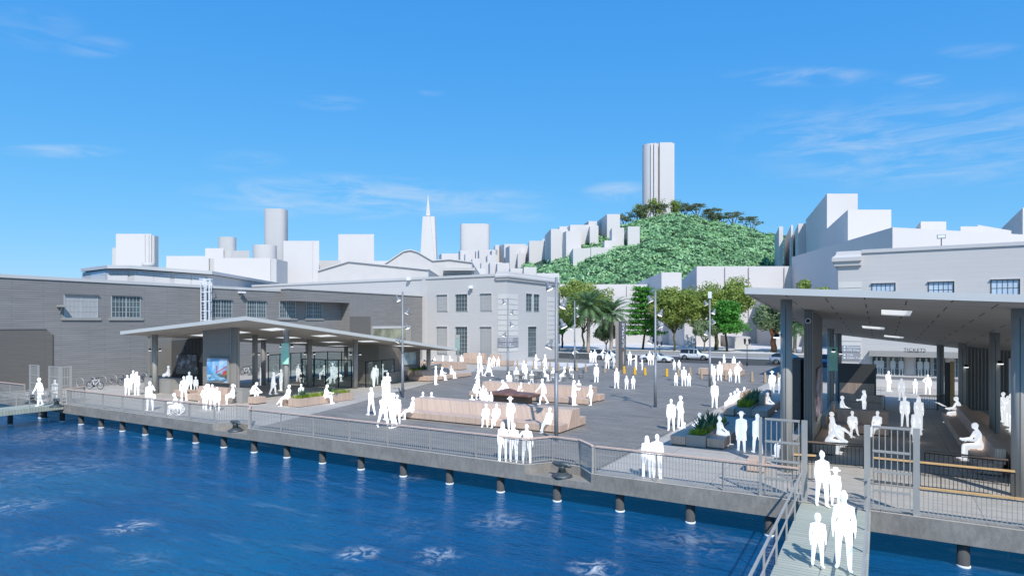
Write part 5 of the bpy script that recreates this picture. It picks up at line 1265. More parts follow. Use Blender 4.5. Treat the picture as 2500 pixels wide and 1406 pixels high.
# wayfinding sign at the right end of the left pavilion
x,y=at(1118,898);q=thing('wayfinding_sign','green-grey banner sign on a thin post at the right end of the left pavilion','sign',(x,y,0))
b=MB();b.cyl((x,y,0),(x,y,4.1),.07);b.build('post',M['metal_grey'],q);b=MB();b.obox((x,y-.1,3.0),.62,.05,1.5,T);b.build('panel',M['banner_green_dark'],q)
b=MB();b.obox((x,y-.1,4.0),.62,.06,.45,T);b.build('header',M['metal_grey'],q)
# ---------- bicycles and racks ----------
def rack_t():
    q=thing('bike_rack','round steel hoop bicycle rack','bike rack');b=MB();b.torus((0,0,.52),.42,.03,ax=(1,0,0),n=28,m=6);b.build('hoop',M['rack_steel'],q)
    b=MB();b.obox((0,0,.02),.2,.5,.04);b.build('foot',M['rack_steel'],q);return q
RK=rack_t();rk=0
lw=['first hoop from the left along the shed wall','second hoop along the shed wall, holding the white bicycle','third hoop along the shed wall','fourth hoop along the shed wall','fifth hoop, behind the trio of figures','sixth hoop, holding the blue bicycle']
RX=[(195.6,948),(223.7,945),(251,943),(277,940),(302,938),(351,934)]
ps=[(*at(a,c),l_) for (a,c),l_ in zip(RX,lw)]
yy=40.
for k in range(11): ps.append((-60.7,40.2+k*1.75,'%s hoop of the row seen through the left pavilion'%['first','second','third','fourth','fifth','sixth','seventh','eighth','ninth','tenth','last'][k]))
for i,(x,y,lab) in enumerate(ps):
    o=RK if i==0 else dup(RK,(0,0,0));o.location=(x,y,0);o.rotation_euler=(0,0,R(104 if i<6 else 100));o['label']='round steel bicycle rack, '+lab;o['group']='hoop bicycle racks along the shed'
def bike_t(fm,label,parts=True):
    q=thing('bicycle',label,'bicycle')
    for xx in(-.52,.52):
        b=MB();b.torus((xx,0,.34),.315,.022,ax=(0,1,0),n=24,m=6);wv=b.build('wheel',M['tyre'],q)
        b=MB()
        for k in range(10): a=k*math.pi/5;b.bar((xx,0,.34),(xx+.3*math.cos(a),0,.34+.3*math.sin(a)),.007)
        b.torus((xx,0,.34),.29,.01,ax=(0,1,0),n=20,m=4);b.cyl((xx,-.04,.34),(xx,.04,.34),.03,n=8);b.build('spokes',M['rim'],wv)
    b=MB()
    for p,r_ in((((-.52,0,.34),(-.1,0,.3)),.02),(((-.1,0,.3),(-.2,0,.82)),.03),(((-.1,0,.3),(.38,0,.72)),.035),(((-.19,0,.78),(.36,0,.82)),.03),(((-.52,0,.34),(-.19,0,.76)),.02),(((.52,0,.34),(.36,0,.88)),.03)): b.bar(*p,r_)
    b.build('frame',M[fm],q)
    b=MB();b.bar((.36,0,.88),(.34,0,1.0),.03);b.bar((.34,-.3,1.02),(.34,.3,1.02),.028);b.bar((.34,-.3,1.02),(.46,-.3,1.0),.03);b.bar((.34,.3,1.02),(.46,.3,1.0),.03);b.build('handlebar',M['black_metal'],q)
    b=MB();b.sphere((-.24,0,.92),(.14,.06,.035));b.bar((-.2,0,.8),(-.23,0,.92),.025);b.build('saddle',M['black_metal'],q)
    b=MB();b.cyl((-.1,-.03,.3),(-.1,.03,.3),.09,n=14);b.bar((-.1,-.06,.3),(0,-.08,.2),.02);b.bar((-.1,.06,.3),(-.2,.08,.4),.02);b.build('crank',M['black_metal'],q);return q
BK=bike_t('white_metal','white bicycle parked at the second hoop rack');x,y=at(232,950);BK.location=(x,y,0);BK.rotation_euler=(0,0,R(22))
BB=bike_t('bike_blue','blue bicycle parked left of the pavilion');x,y=at(356,934);BB.location=(x,y,0);BB.rotation_euler=(0,0,R(18))
for x,y,a,s,t in((*at(306,941),100,BB,'dark bicycle behind the trio of figures by the shed'),(-60.1,44.5,95,BK,'white bicycle seen between the clad block and the first inner column'),(-60.2,45.7,110,BB,'dark bicycle leaning beside the white one behind the pavilion'),(-60.2,52.,100,BK,'bicycle behind the glass screen right of the green banner'),(-60.1,53.6,95,BB,'dark bicycle behind the glass, second from the banner'),(-60.1,55.4,100,BB,'dark bicycle behind the glass, third from the banner'),(-60.,57.,90,BK,'pale bicycle at the far end of the rack row')):
    dup(s,(x,y,0),R(a-85),t,group='bicycles parked along the shed')
# ---------- cars ----------
def car(name,label,px,py,heading,body,L,W,H,kind):
    x,y=at(px,py);q=thing(name,label,'car',(x,y,0));q.rotation_euler=(0,0,heading)
    # stations along x (front +x): (x, zbot, zbelt, ztop, half width belt, half width top)
    if kind=='suv': st=[(-.5,.45,.75,.76,.40,.3),(-.49,.3,.98,1.0,.47,.42),(-.46,.25,1.02,1.55,.5,.37),(-.40,.24,1.03,1.70,.5,.385),(-.2,.23,1.02,1.74,.5,.39),(.02,.23,1.0,1.72,.5,.385),(.1,.23,1.0,1.64,.5,.37),(.22,.23,1.0,1.10,.5,.44),(.27,.24,.99,1.03,.5,.45),(.42,.26,.93,.97,.49,.42),(.48,.3,.82,.86,.45,.38),(.5,.42,.62,.66,.38,.3)]
    elif kind=='coupe': st=[(-.5,.45,.7,.72,.42,.3),(-.485,.3,.9,.93,.46,.4),(-.42,.22,.95,1.0,.5,.42),(-.3,.2,.95,1.22,.5,.36),(-.16,.2,.93,1.39,.5,.33),(.0,.2,.92,1.41,.5,.33),(.08,.2,.9,1.34,.5,.34),(.2,.2,.9,.98,.5,.43),(.26,.22,.88,.93,.5,.43),(.42,.22,.78,.82,.49,.40),(.485,.24,.64,.68,.45,.36),(.5,.3,.5,.54,.4,.3)]
    else: st=[(-.5,.45,.8,.82,.42,.3),(-.485,.3,.95,1.0,.47,.4),(-.44,.24,.98,1.3,.5,.38),(-.34,.22,.98,1.50,.5,.36),(-.12,.2,.95,1.56,.5,.355),(.02,.2,.93,1.54,.5,.35),(.1,.2,.92,1.44,.5,.36),(.26,.2,.90,1.0,.5,.43),(.3,.22,.88,.94,.5,.43),(.43,.24,.78,.83,.48,.40),(.49,.28,.64,.68,.44,.36),(.5,.36,.5,.54,.38,.3)]
    sc_=H/max(s[3] for s in st);B=[]
    def sec(s):
        X=s[0]*L;wb_=s[4]*W;wt=s[5]*W;zb,zm,zt=s[1]*sc_,s[2]*sc_,s[3]*sc_
        return [(X,-wb_*.86,zb),(X,-wb_,zb+.12),(X,-wb_*1.0,zm*.72),(X,-wb_*.96,zm),(X,-wt,zt-.02),(X,-wt*.6,zt),(X,wt*.6,zt),(X,wt,zt-.02),(X,wb_*.96,zm),(X,wb_,zm*.72),(X,wb_,zb+.12),(X,wb_*.86,zb)]
    secs=[sec(s) for s in st];bd=MB();gl=MB();vs=[p for s in secs for p in s];fb=[];fg=[];n12=12
    for i in range(len(secs)-1):
        for j in range(n12):
            k=(j+1)%n12;f=(i*n12+j,(i+1)*n12+j,(i+1)*n12+k,i*n12+k)
            tall=min(st[i][3]-st[i][2],st[i+1][3]-st[i+1][2])>.15;half=max(st[i][3]-st[i][2],st[i+1][3]-st[i+1][2])>.3
            if j in(3,7) and (tall): fg.append(f)
            elif j in(4,5,6) and half and not tall: fg.append(f)
            else: fb.append(f)
    fb+=[tuple(range(11,-1,-1)),tuple(range((len(secs)-1)*n12,len(secs)*n12))]
    def mk(nm,faces,m,sm=True,par=q):
        me=bpy.data.meshes.new(nm);ids=sorted({i for f in faces for i in f});mp_={v:i for i,v in enumerate(ids)}
        me.from_pydata([vs[i] for i in ids],[],[[mp_[i] for i in f] for f in faces]);me.materials.append(M[m])
        bm=bmesh.new();bm.from_mesh(me);bmesh.ops.recalc_face_normals(bm,faces=bm.faces);bm.to_mesh(me);bm.free()
        me.polygons.foreach_set('use_smooth',[True]*len(me.polygons))
        o=bpy.data.objects.new(nm,me);COL.objects.link(o);o.parent=par;return o
    bo=mk('body',fb,body);mk('window',fg,'car_glass')
    # pillars, door lines
    def part(nm,mbf,m,par=q):
        b=MB();mbf(b);me=b.mesh(nm,M[m]);o=bpy.data.objects.new(nm,me);COL.objects.link(o);o.parent=par;return o
    zb_=.95*sc_
    def pil(b):
        for s in(-1,1):
            for fx in((-.17,-.0) if kind!='coupe' else (-.1,)):
                b.bar((fx*L,s*W*.49,zb_),(fx*L+.0,s*W*.375 if kind!='coupe' else s*W*.34,H-.1),.07)
    part('pillar',pil,body)
    wr=.36 if kind=='suv' else .33
    for fx in(-.315,.31):
        for s in(-1,1):
            part('wheel_arch',lambda b:b.cyl((fx*L,s*(W*.5-.25),wr),(fx*L,s*(W*.5+.012),wr),wr+.07,n=24),'black_metal')
            wh=part('wheel',lambda b:b.loft([(fx*L,s*(W*.5-.18),wr),(fx*L,s*(W*.5-.16),wr),(fx*L,s*(W*.5+.02),wr),(fx*L,s*(W*.5+.03),wr)],[wr*.93,wr,wr,wr*.93],24),'tyre')
            def rim(b):
                b.torus((fx*L,s*(W*.5+.03),wr),wr*.66,.02,ax=(0,1,0),n=20,m=5);b.cyl((fx*L,s*(W*.5+.0),wr),(fx*L,s*(W*.5+.045),wr),.06,n=10)
                for k in range(5):
                    a=k*2*math.pi/5+.3;b.bar((fx*L,s*(W*.5+.035),wr),(fx*L+wr*.64*math.cos(a),s*(W*.5+.035),wr+wr*.64*math.sin(a)),.06)
            part('rim',rim,'rim',wh)
    for s in(-1,1):
        part('headlight',lambda b:b.sphere((L*.465,s*W*.36,.68*sc_ if kind!='coupe' else .6*sc_),(.10,.16,.08)),'rim')
        part('tail_light',lambda b:b.sphere((-L*.478,s*W*.40,.86*sc_),(.09,.14,.12)),'red_lamp')
        part('mirror',lambda b:b.sphere((L*.13,s*(W*.5+.08),1.0*sc_),(.07,.1,.08)),body)
        part('door_handle',lambda b:b.box(-L*.12,-L*.09,s*W*.495-.015,s*W*.495+.015,.84*sc_,.87*sc_),'rim')
    part('grille',lambda b:b.box(L*.485,L*.503,-W*.22,W*.22,.36*sc_,.56*sc_),'black_metal')
    part('number_plate',lambda b:b.box(-L*.504,-L*.49,-.26,.26,.5*sc_,.62*sc_),'white_metal')
    part('door_line',lambda b:[b.box(fx*L-.006,fx*L+.006,s*W*.5-.004,s*W*.5+.006,.3*sc_,.93*sc_) for s in(-1,1) for fx in(-.17,.12)],'black_metal')
    return q
hd=T*.0+R(-4)
car('parked_car','white hatchback behind the left pair of standing figures',1488,878,R(2),'car_white',4.3,1.78,1.52,'hatch')
car('parked_car','white coupe with dark grille between the totem and the middle lamp post',1603,884,R(-3),'car_white',4.7,1.82,1.38,'coupe')
car('parked_car','white boxy off-road car on the road beyond the plaza',1697,878,R(2),'car_white',4.55,1.85,1.7,'suv')
car('parked_car','silver-blue car on the road half hidden by the front column',1926,889,R(2),'car_silver',4.9,1.92,1.6,'hatch')
car('parked_car','blue car seen behind the A banner column',2022,893,R(2),'car_blue',4.6,1.85,1.55,'hatch')
# ---------- trees ----------
def leafquad(b,c,s,rn,flat=.0,nr=None):
    n_=(Vector((rn.gauss(0,1),rn.gauss(0,1),rn.gauss(0,1)+flat))*(.55 if nr else 1)+(nr*1.25 if nr else Vector())).normalized();u=n_.orthogonal().normalized();u=(Matrix.Rotation(rn.uniform(0,6.28),3,n_)@u);v=n_.cross(u)
    a=s*rn.uniform(.7,1.3);w_=a*.55
    b.add([c-u*a,c-v*w_,c+u*a,c+v*w_],[(0,1,2,3)])
def limb(b,p0,p1,r0,r1,rn,k=3):
    p0,p1=Vector(p0),Vector(p1);L=(p1-p0).length
    pts=[p0+(p1-p0)*(i/k)+(Vector((rn.uniform(-1,1),rn.uniform(-1,1),0))*L*.06 if 0<i<k else Vector()) for i in range(k+1)]
    b.loft(pts,[r0+(r1-r0)*i/k for i in range(k+1)],8);return pts
def broad(px,py,top,halfw,label,lf,bk,seed,d=None,clumps=75,per=135,ls=.27,trunk=.3,crown_lo=.32,grp=None,cat='tree',tw=.26):
    rn=random.Random(seed);d=d or CZ*F/(py-HY);x,y=pxd(px,d);H_=zd(top,d);rx=halfw/F*d
    q=thing('street_tree',label,cat,(x,y,0),group=grp);cz=H_*(crown_lo+1)/2;rz=H_*(1-crown_lo)/2
    b=MB();limb(b,(x,y,-.1),(x+rn.uniform(-.2,.2),y,H_*trunk),tw,tw*.75,rn)
    ends=[]
    for k in range(9):
        a=k*2.4+rn.uniform(-.3,.3);rr=rx*rn.uniform(.35,.8);e=Vector((x+math.cos(a)*rr,y+math.sin(a)*rr,cz+rz*rn.uniform(-.5,.5)));limb(b,(x,y,H_*trunk*rn.uniform(.8,1)),e,tw*.5,.04,rn);ends.append(e)
    b.build('trunk',M[bk],q)
    b=MB();lobes=[(Vector((x,y,cz)),.5)]
    for k in range(9):
        a=k*2.4;u=rn.uniform(-.55,.7);w_=math.sqrt(max(.1,1-u*u));lobes.append((Vector((x+math.cos(a)*w_*rx*.62,y+math.sin(a)*w_*rx*.62,cz+u*rz*.75)),rn.uniform(.3,.45)))
    for k in range(clumps):
        c0,lr=lobes[k%10];dv=Vector((rn.gauss(0,1),rn.gauss(0,1),rn.gauss(0,1)*.9)).normalized();c=c0+Vector((dv.x*rx*lr,dv.y*rx*lr,dv.z*rz*lr));cr=rx*rn.uniform(.15,.25)+.35
        for _ in range(per):
            dd=Vector((rn.gauss(0,1),rn.gauss(0,1),rn.gauss(0,1))).normalized()*cr*rn.uniform(.55,1.05);leafquad(b,c+dd,ls,rn,0,dd.normalized())
    b.build('crown',M[lf],q,fix=False);return q
def layered(px,py,top,halfw,label,seed,d=None,layers=9,crown_lo=.27,lf='leaf_bright'):
    rn=random.Random(seed);d=d or CZ*F/(py-HY);x,y=pxd(px,d);H_=zd(top,d);rx=halfw/F*d
    q=thing('street_tree',label,'tree',(x,y,0));b=MB();limb(b,(x,y,-.1),(x,y,H_*.95),.26,.06,rn,5);c=MB()
    for k in range(layers):
        t=k/(layers-1);z=H_*(crown_lo+(.96-crown_lo)*t);rr=rx*(1-.62*t)*rn.uniform(.85,1.1)
        for j in range(9):
            a=k*1.1+j*.7+rn.uniform(-.2,.2);e=Vector((x+math.cos(a)*rr*rn.uniform(.6,1),y+math.sin(a)*rr*rn.uniform(.6,1),z+rn.uniform(-.25,.25)));limb(b,(x,y,z-.4),e,.07,.02,rn,2)
            for s in range(5):
                cc=Vector((x,y,z-.2)).lerp(e,.35+.16*s)+Vector((rn.uniform(-.4,.4),rn.uniform(-.4,.4),rn.uniform(-.1,.1)))
                for _ in range(30): leafquad(c,cc+Vector((rn.gauss(0,.5),rn.gauss(0,.5),rn.gauss(0,.2))),.25,rn,1.5)
    b.build('trunk',M['bark_dark'],q);c.build('crown',M[lf],q,fix=False)
def palm(px,py,top,label,seed,d=None,fr=64,fl=3.0,ctop=None):
    rn=random.Random(seed);d=d or CZ*F/(py-HY);x,y=pxd(px,d);H_=zd(top,d);hc=H_-fl*.55
    q=thing('palm_tree',label,'palm tree',(x,y,0));b=MB();b.loft([(x,y,-.1),(x,y,.6),(x+.05,y,hc*.5),(x,y,hc-.2),(x,y,hc+.2)],[.42,.34,.33,.34,.2],14);b.build('trunk',M['bark_palm'],q);b=MB()
    for k in range(fr):
        a=k*2.399;t=k/fr;e0=R(82-100*t)+rn.uniform(-.1,.1);L=fl*rn.uniform(.85,1.1);pts=[];p=Vector((x,y,hc));el_=e0
        for s in range(9):
            pts.append(p.copy());p=p+Vector((math.cos(a)*math.cos(el_),math.sin(a)*math.cos(el_),math.sin(el_)))*L/8;el_-=R(7+6*s/8)
        side=Vector((-math.sin(a),math.cos(a),0))
        for s in range(8):
            p0,p1=pts[s],pts[s+1];dr=(p1-p0).normalized();up_=side.cross(dr)
            b.add([p0-side*.02,p0+side*.02,p1+side*.015,p1-side*.015],[(0,1,2,3)])
            if s<1:continue
            for m_ in range(5):
                o=p0.lerp(p1,m_/5);ll=L*.24*(1-abs(s-4)/7)
                for sg in(-1,1):
                    tp=o+side*sg*ll*.75+dr*ll*.6+Vector((0,0,-ll*.22));w_=dr*.06;b.add([o-w_,o+w_,tp],[(0,1,2)])
    b.build('fronds',M['leaf_palm'],q,fix=False)
broad(1424,852,690,66,'large olive-green street tree behind the left palm','leaf_olive','bark_moss',1,clumps=125)
broad(1372,849,740,24,'darker leafy tree beside the corner of the pale building','leaf_bright','bark_dark',2,clumps=45,crown_lo=.3)
palm(1436,861,717,'taller palm tree left of the ALCATRAZ totem',3,fl=5.2)
palm(1492,861,736,'shorter palm tree just behind the ALCATRAZ totem',4,fl=4.6)
layered(1569,853,699,52,'bright green tree with flat layered branches right of the totem',5)
broad(1646,856,700,56,'rounded olive-green street tree behind the middle lamp post','leaf_olive','bark_moss',6,clumps=120)
broad(1748,853,673,78,'tallest broad olive-green street tree behind the lamp post with the camera','leaf_olive','bark_moss',8,clumps=160,crown_lo=.34,tw=.45)
layered(1775,856,735,52,'bright green layered tree in front of the tallest street tree',9,d=125,crown_lo=.42)
broad(1720,858,778,30,'small grey-green tree with forked pale trunk beneath the tallest tree','leaf_grey','bark_grey',10,clumps=40,crown_lo=.38,ls=.2,tw=.16)
broad(1480,856,790,26,'small grey-green tree with leaning trunk between the palms','leaf_grey','bark_grey',11,clumps=34,crown_lo=.4,ls=.2,tw=.13,d=122)
broad(1889,859,742,52,'tree with bright orange-brown trunk and grey-green crown at the left of the right canopy','leaf_grey','bark_orange',12,clumps=75,crown_lo=.42,tw=.62)
broad(1979,859,687,47,'olive-green tree rising above the roof edge of the right pavilion','leaf_olive','bark_moss',13,clumps=70)
palm(1940,861,760,'palm trunk behind the front left column of the right pavilion',14,fl=4.2)
palm(1962,862,758,'palm trunk just left of the dark upright panel',15,fl=4.2)
# ---------- green hill ----------
ridge=[(1235,690),(1290,655),(1310,640),(1345,628),(1400,612),(1450,585),(1500,568),(1545,552),(1580,540),(1615,532),(1650,531),(1700,540),(1760,552),(1830,568),(1890,582),(1940,590),(2010,640),(2080,700)]
def ry(px):
    for i in range(len(ridge)-1):
        if ridge[i][0]<=px<=ridge[i+1][0]:
            t=(px-ridge[i][0])/(ridge[i+1][0]-ridge[i][0]);return ridge[i][1]*(1-t)+ridge[i+1][1]*t
    return 760
def hill(px,t):      # t 0 foot .. 1 ridge .. 1.4 back slope
    d=265+165*t;zr=zd(ry(px),430);tt=min(t,1.);z=-1+(zr+1)*(tt**.8)
    if t>1: z=zr*(1-(t-1)*.8)
    return (*pxd(px,d),z+1.2*math.sin(px*.05)*math.sin(t*9)*(t<1))
vs=[];fs=[];cols_=[1200+i*12 for i in range(78)];rows=[i/16 for i in range(24)]
for t in rows:
    for px in cols_: vs.append(hill(px,t))
nc=len(cols_)
for j in range(len(rows)-1):
    for i in range(nc-1): fs.append((j*nc+i,j*nc+i+1,(j+1)*nc+i+1,(j+1)*nc+i))
b=MB();b.add(vs,fs,True);struct('hill',b,M['hill_soil'])
b=MB();rn=random.Random(5)
for row in range(22):
    t=.12+.88*row/21;
    px=1230+rn.uniform(0,8)
    while px<1990:
        if ry(px)<700:
            bare=(1302<px<1352 and t>.75)
            if not bare:
                x,y,z=hill(px,t+rn.uniform(-.022,.022));s=rn.uniform(2.4,4.6)
                b.m=1;b.sphere((x,y,z+.2),(s*1.2,s*.95,s*.72),9,6);b.m=0  # dark blob carries the clump's shade in its colour, lighter leaves above
                for _ in range(85):
                    dd=Vector((rn.gauss(0,1),rn.gauss(0,1),rn.gauss(.55,.6)));dd.normalize();leafquad(b,Vector((x,y,z+.3))+Vector((dd.x*s*1.25,dd.y*s,dd.z*s*.9)),.85,rn,.2,dd)
        px+=rn.uniform(14,24)
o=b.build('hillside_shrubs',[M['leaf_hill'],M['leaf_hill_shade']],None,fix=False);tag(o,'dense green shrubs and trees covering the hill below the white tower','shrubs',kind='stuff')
# tower on the hill
d=470;q=thing('hill_tower','tall fluted white tower standing on top of the green hill','tower',(*pxd(1609,d),60))
b=MB();zb_,zt_=zd(560,d),zd(349,d)
def arc(x0,x1,yt,dd,n_,depthk,nm):
    b=MB();P=[];c=((x0+x1)/2-CX)/F*dd;a=(x1-x0)/2/F*dd
    for i in range(n_):
        t=2*math.pi*i/n_;P.append(vd(c+a*math.cos(t),dd+a*depthk+a*depthk*math.sin(t)))
    b.prism(P,zb_,zd(yt,dd));
    b.build(nm,M['block_white'],q)
arc(1573,1616,350,d+2,36,1.,'curved_bay')
for x0,x1,yt,dd in((1589,1594.5,352,d+.8),(1597,1603,349.5,d+.2),(1603,1611,351,d+2.5),(1611,1642,348,d-.5),(1642,1646.5,350,d+1.8)):
    addbox(q,x0,x1,yt,dd,13,zb_,name='rib')
# ridge pines
def pine(px,py,w_,h_,seed,label,d=432,round_=False):
    rn=random.Random(seed);x,y=pxd(px,d);zt=zd(py-11,d);zb_=zt-h_/F*d;rx=w_/2/F*d
    q=thing('umbrella_pine',label,'tree',(x,y,zb_-2),group='trees on the ridge of the hill');b=MB()
    for k in range(4):
        a=k*1.6+.4;limb(b,(x,y,zb_-3),(x+math.cos(a)*rx*.6,y+math.sin(a)*rx*.6,zt-1.8),.45,.15,rn,3)
    b.build('trunk',M['bark_grey'],q);b=MB()
    for k in range(26 if not round_ else 34):
        a=rn.uniform(0,6.28);rr=rx*math.sqrt(rn.random());lay=rn.choice((0,0,-1.5,-2.8)) if not round_ else -rn.uniform(0,h_/F*d*.8)
        if lay<-2 and not round_: rr*=1.05
        c=Vector((x+math.cos(a)*rr,y+math.sin(a)*rr,zt-1-1.3*(rr/rx)**2+lay))
        for _ in range(44): leafquad(b,c+Vector((rn.gauss(0,1.),rn.gauss(0,1.),rn.gauss(0,.32 if not round_ else .9))),.5,rn,1.2)
    b.build('crown',M['leaf_pine' if not round_ else 'leaf_olive'],q,fix=False)
pn=[(1522,533,44,30,0,'low spreading pine at the left end of the ridge'),(1556,522,44,32,0,'spreading pine left of the white tower'),(1563,508,30,28,1,'rounded tree just left of the tower foot'),(1600,497,44,34,1,'rounded tree in front of the tower foot'),(1578,510,46,32,0,'flat pine below the rounded trees by the tower'),(1617,508,36,30,0,'flat pine directly below the tower'),(1649,498,22,34,1,'narrow rounded tree at the right of the tower foot'),(1672,506,44,28,0,'flat pine right of the tower foot'),(1699,507,44,30,0,'second flat pine right of the tower'),(1728,529,48,30,0,'low pine below the second flat pine'),(1741,518,42,30,0,'pine in the middle of the right ridge'),(1757,536,40,26,0,'low pine in the middle of the right ridge'),(1788,527,44,30,0,'pine second from the right on the ridge'),(1834,539,52,40,0,'wide pine at the right end of the ridge')]
for i,(px,py,w_,h_,rd,lab) in enumerate(pn): pine(px,py,w_,h_,40+i,lab,round_=bool(rd))
# ---------- people ----------
def tmpl_body(pose,kid=False,fem=False):
    """one continuous skin: lofts joined, voxel-remeshed, smoothed. faces -Y."""
    P=dict(lean=0,L=(0,4,0),R=(0,4,0),AL=(2,10,8,4),AR=(2,10,8,4),head=0,hy=0);P.update(pose)
    ks=.66 if kid else 1.;hk=1.28 if kid else 1.
    b=MB();ln=R(P['lean']);u=Vector((0,-math.sin(ln),math.cos(ln)));f=Vector((0,-math.cos(ln),-math.sin(ln)))
    dr=lambda a,s,sd:Vector((sd*math.sin(R(s)),-math.sin(R(a))*math.cos(R(s)),-math.cos(R(a))*math.cos(R(s))))
    TH,SH=.43,.42
    legs={}
    low=0
    for sd,k in((-1,'R'),(1,'L')):
        a,s,c=P[k][:3];s2=P[k][3] if len(P[k])>3 else s*.3
        h=Vector((sd*.09,0,0));kn=h+dr(a,s,sd)*TH;an=kn+dr(c,s2,sd)*SH;legs[k]=(h,kn,an,sd,c);low=min(low,an.z-.075)
    Z=Vector((0,0,-low))
    wst=.118 if fem else .135;sh=.155 if fem else .175;hp=.168 if fem else .16
    tp=[Z+u*t for t in(-.09,0,.08,.19,.32,.42,.49,.54)]
    b.loft(tp,[(.12,.10),(hp,.12),(hp-.005,.118),(wst,.098),(wst+.018,.115),(sh-.01,.112),(sh-.025,.088),(.085,.068)],14,round_=True)
    nk=Z+u*.53;hd=(u+f*math.sin(R(P['head']))).normalized();b.loft([nk-hd*.02,nk+hd*.07,nk+hd*.13],[.062,.056,.052],10)
    hc=nk+hd*.175*(1+.1*(hk-1));s_=hk
    b.loft([hc-hd*.115*s_,hc-hd*.075*s_,hc-hd*.02*s_,hc+hd*.04*s_,hc+hd*.085*s_,hc+hd*.115*s_],[(.035*s_,.045*s_),(.058*s_,.074*s_),(.072*s_,.093*s_),(.075*s_,.097*s_),(.062*s_,.08*s_),(.03*s_,.045*s_)],14)
    hf=(f-hd*f.dot(hd)).normalized()
    b.loft([hc+hf*.085*s_+hd*.02,hc+hf*.115*s_-hd*.022],[.008,.017],6);b.loft([hc+hf*.08*s_-hd*.06,hc+hf*.094*s_-hd*.062],[(.026,.01),(.022,.007)],6)
    for sd in(-1,1): b.sphere(tuple(hc+Vector((sd*.074*s_,0,0))-hd*.005),(.014,.022,.034),8,5);b.sphere(tuple(hc+Vector((sd*.03,0,0))+hf*.088*s_+hd*.012),(.013,.01,.009),6,4)
    ext=[]
    for k,(h,kn,an,sd,c) in legs.items():
        h,kn,an=h+Z,kn+Z,an+Z;lk=.086 if fem else .093
        b.loft([h+Vector((0,0,.03)),h*.7+kn*.3,kn,],[(lk+.008,lk+.01),(lk,lk+.002),(.066,.068)],10,round_=True)
        b.loft([kn,kn*.72+an*.28,kn*.3+an*.7,an],[(.066,.068),(.064,.070),(.056,.058),(.048,.050)],10,round_=True)
        ff=Vector((sd*.18,-math.cos(R(min(60,abs(c)*.6))),-math.sin(R(c*.5)) if c>0 else -abs(math.sin(R(c*.8))))) if abs(c)>8 else Vector((sd*.18,-1,0))
        ff.normalize();base=an+Vector((0,0,-.045));b.loft([base-ff*.06,base+ff*.02,base+ff*.12,base+ff*.19],[(.036,.034),(.042,.036),(.046,.026),(.034,.02)],8,round_=True)
    for sd,k in((-1,'AR'),(1,'AL')):
        a,s,c,s2=P[k];a+=P['lean'] if False else 0
        sp=Z+u*.475+Vector((sd*(sh-.012),0,0));e=sp+dr(a,s,sd)*.29;w_=e+dr(c,s2,sd)*.25;t=(w_-e).normalized()
        b.loft([sp-Vector((sd*.05,0,0)),sp+Vector((sd*.012,0,-.012)),sp*.5+e*.5,e],[.064,.064,.056,.050],10,round_=True)
        b.loft([e,e*.6+w_*.4,w_],[.050,.048,.033],10,round_=True)
        pl_n=Vector((sd,0,0))-t*t.x*sd
        if pl_n.length<.2: pl_n=Vector((0,1,0))-t*t.y
        pl_n.normalize();kx=t.cross(pl_n).normalized()
        b.loft([w_-t*.01,w_+t*.03,w_+t*.085],[(.018,.03),(.019,.042),(.014,.04)],8,ref=tuple(pl_n))
        for q in range(4):
            o=w_+t*.08+kx*(-.03+.02*q);L=(.055,.066,.07,.06)[q];cu=pl_n*-.012;ext.append(([o,o+t*L*.55+cu*.3,o+t*L+cu],[.009,.0085,.006]))
        o=w_+t*.02+kx*.038*(1 if f.dot(kx)>0 else -1);dt=(t+kx*.8*(1 if f.dot(kx)>0 else -1)).normalized();ext.append(([o-dt*.01,o+dt*.035,o+dt*.035+t*.03],[.012,.010,.007]))
    me=b.mesh('person_body',M['person_white'])
    o=bpy.data.objects.new('tmp',me);COL.objects.link(o)
    m=o.modifiers.new('r','REMESH');m.mode='VOXEL';m.voxel_size=.014
    s=o.modifiers.new('s','SMOOTH');s.iterations=4;s.factor=.5
    dg=bpy.context.evaluated_depsgraph_get();m2=bpy.data.meshes.new_from_object(o.evaluated_get(dg));bpy.data.objects.remove(o)
    bm=bmesh.new();bm.from_mesh(m2);eb=MB()
    for pts,rd in ext: eb.loft(pts,rd,6,round_=True)
    tm=eb.mesh('t',M['person_white']);bm.from_mesh(tm)
    if kid: bmesh.ops.scale(bm,vec=(.70,.70,.66),verts=bm.verts)
    for fc in bm.faces: fc.smooth=True
    bm.to_mesh(m2);bm.free();m2.materials.clear();m2.materials.append(M['person_white']);m2.name='person_body'
    top=(hc+hd*.12*s_).z*ks
    kz=lambda v:Vector((v.x*.70,v.y*.70,v.z*.66)) if kid else v
    return dict(mesh=m2,top=top,hc=kz(hc),hd=hd,hf=hf,Z=kz(Z),u=u,f=f,s=hk*(.68 if kid else 1),sh=kz(Z+u*.45),kid=kid,legs={k:(kz(h+Z),kz(kn+Z),kz(an+Z)) for k,(h,kn,an,sd,c) in legs.items()},sc=.68 if kid else 1.)
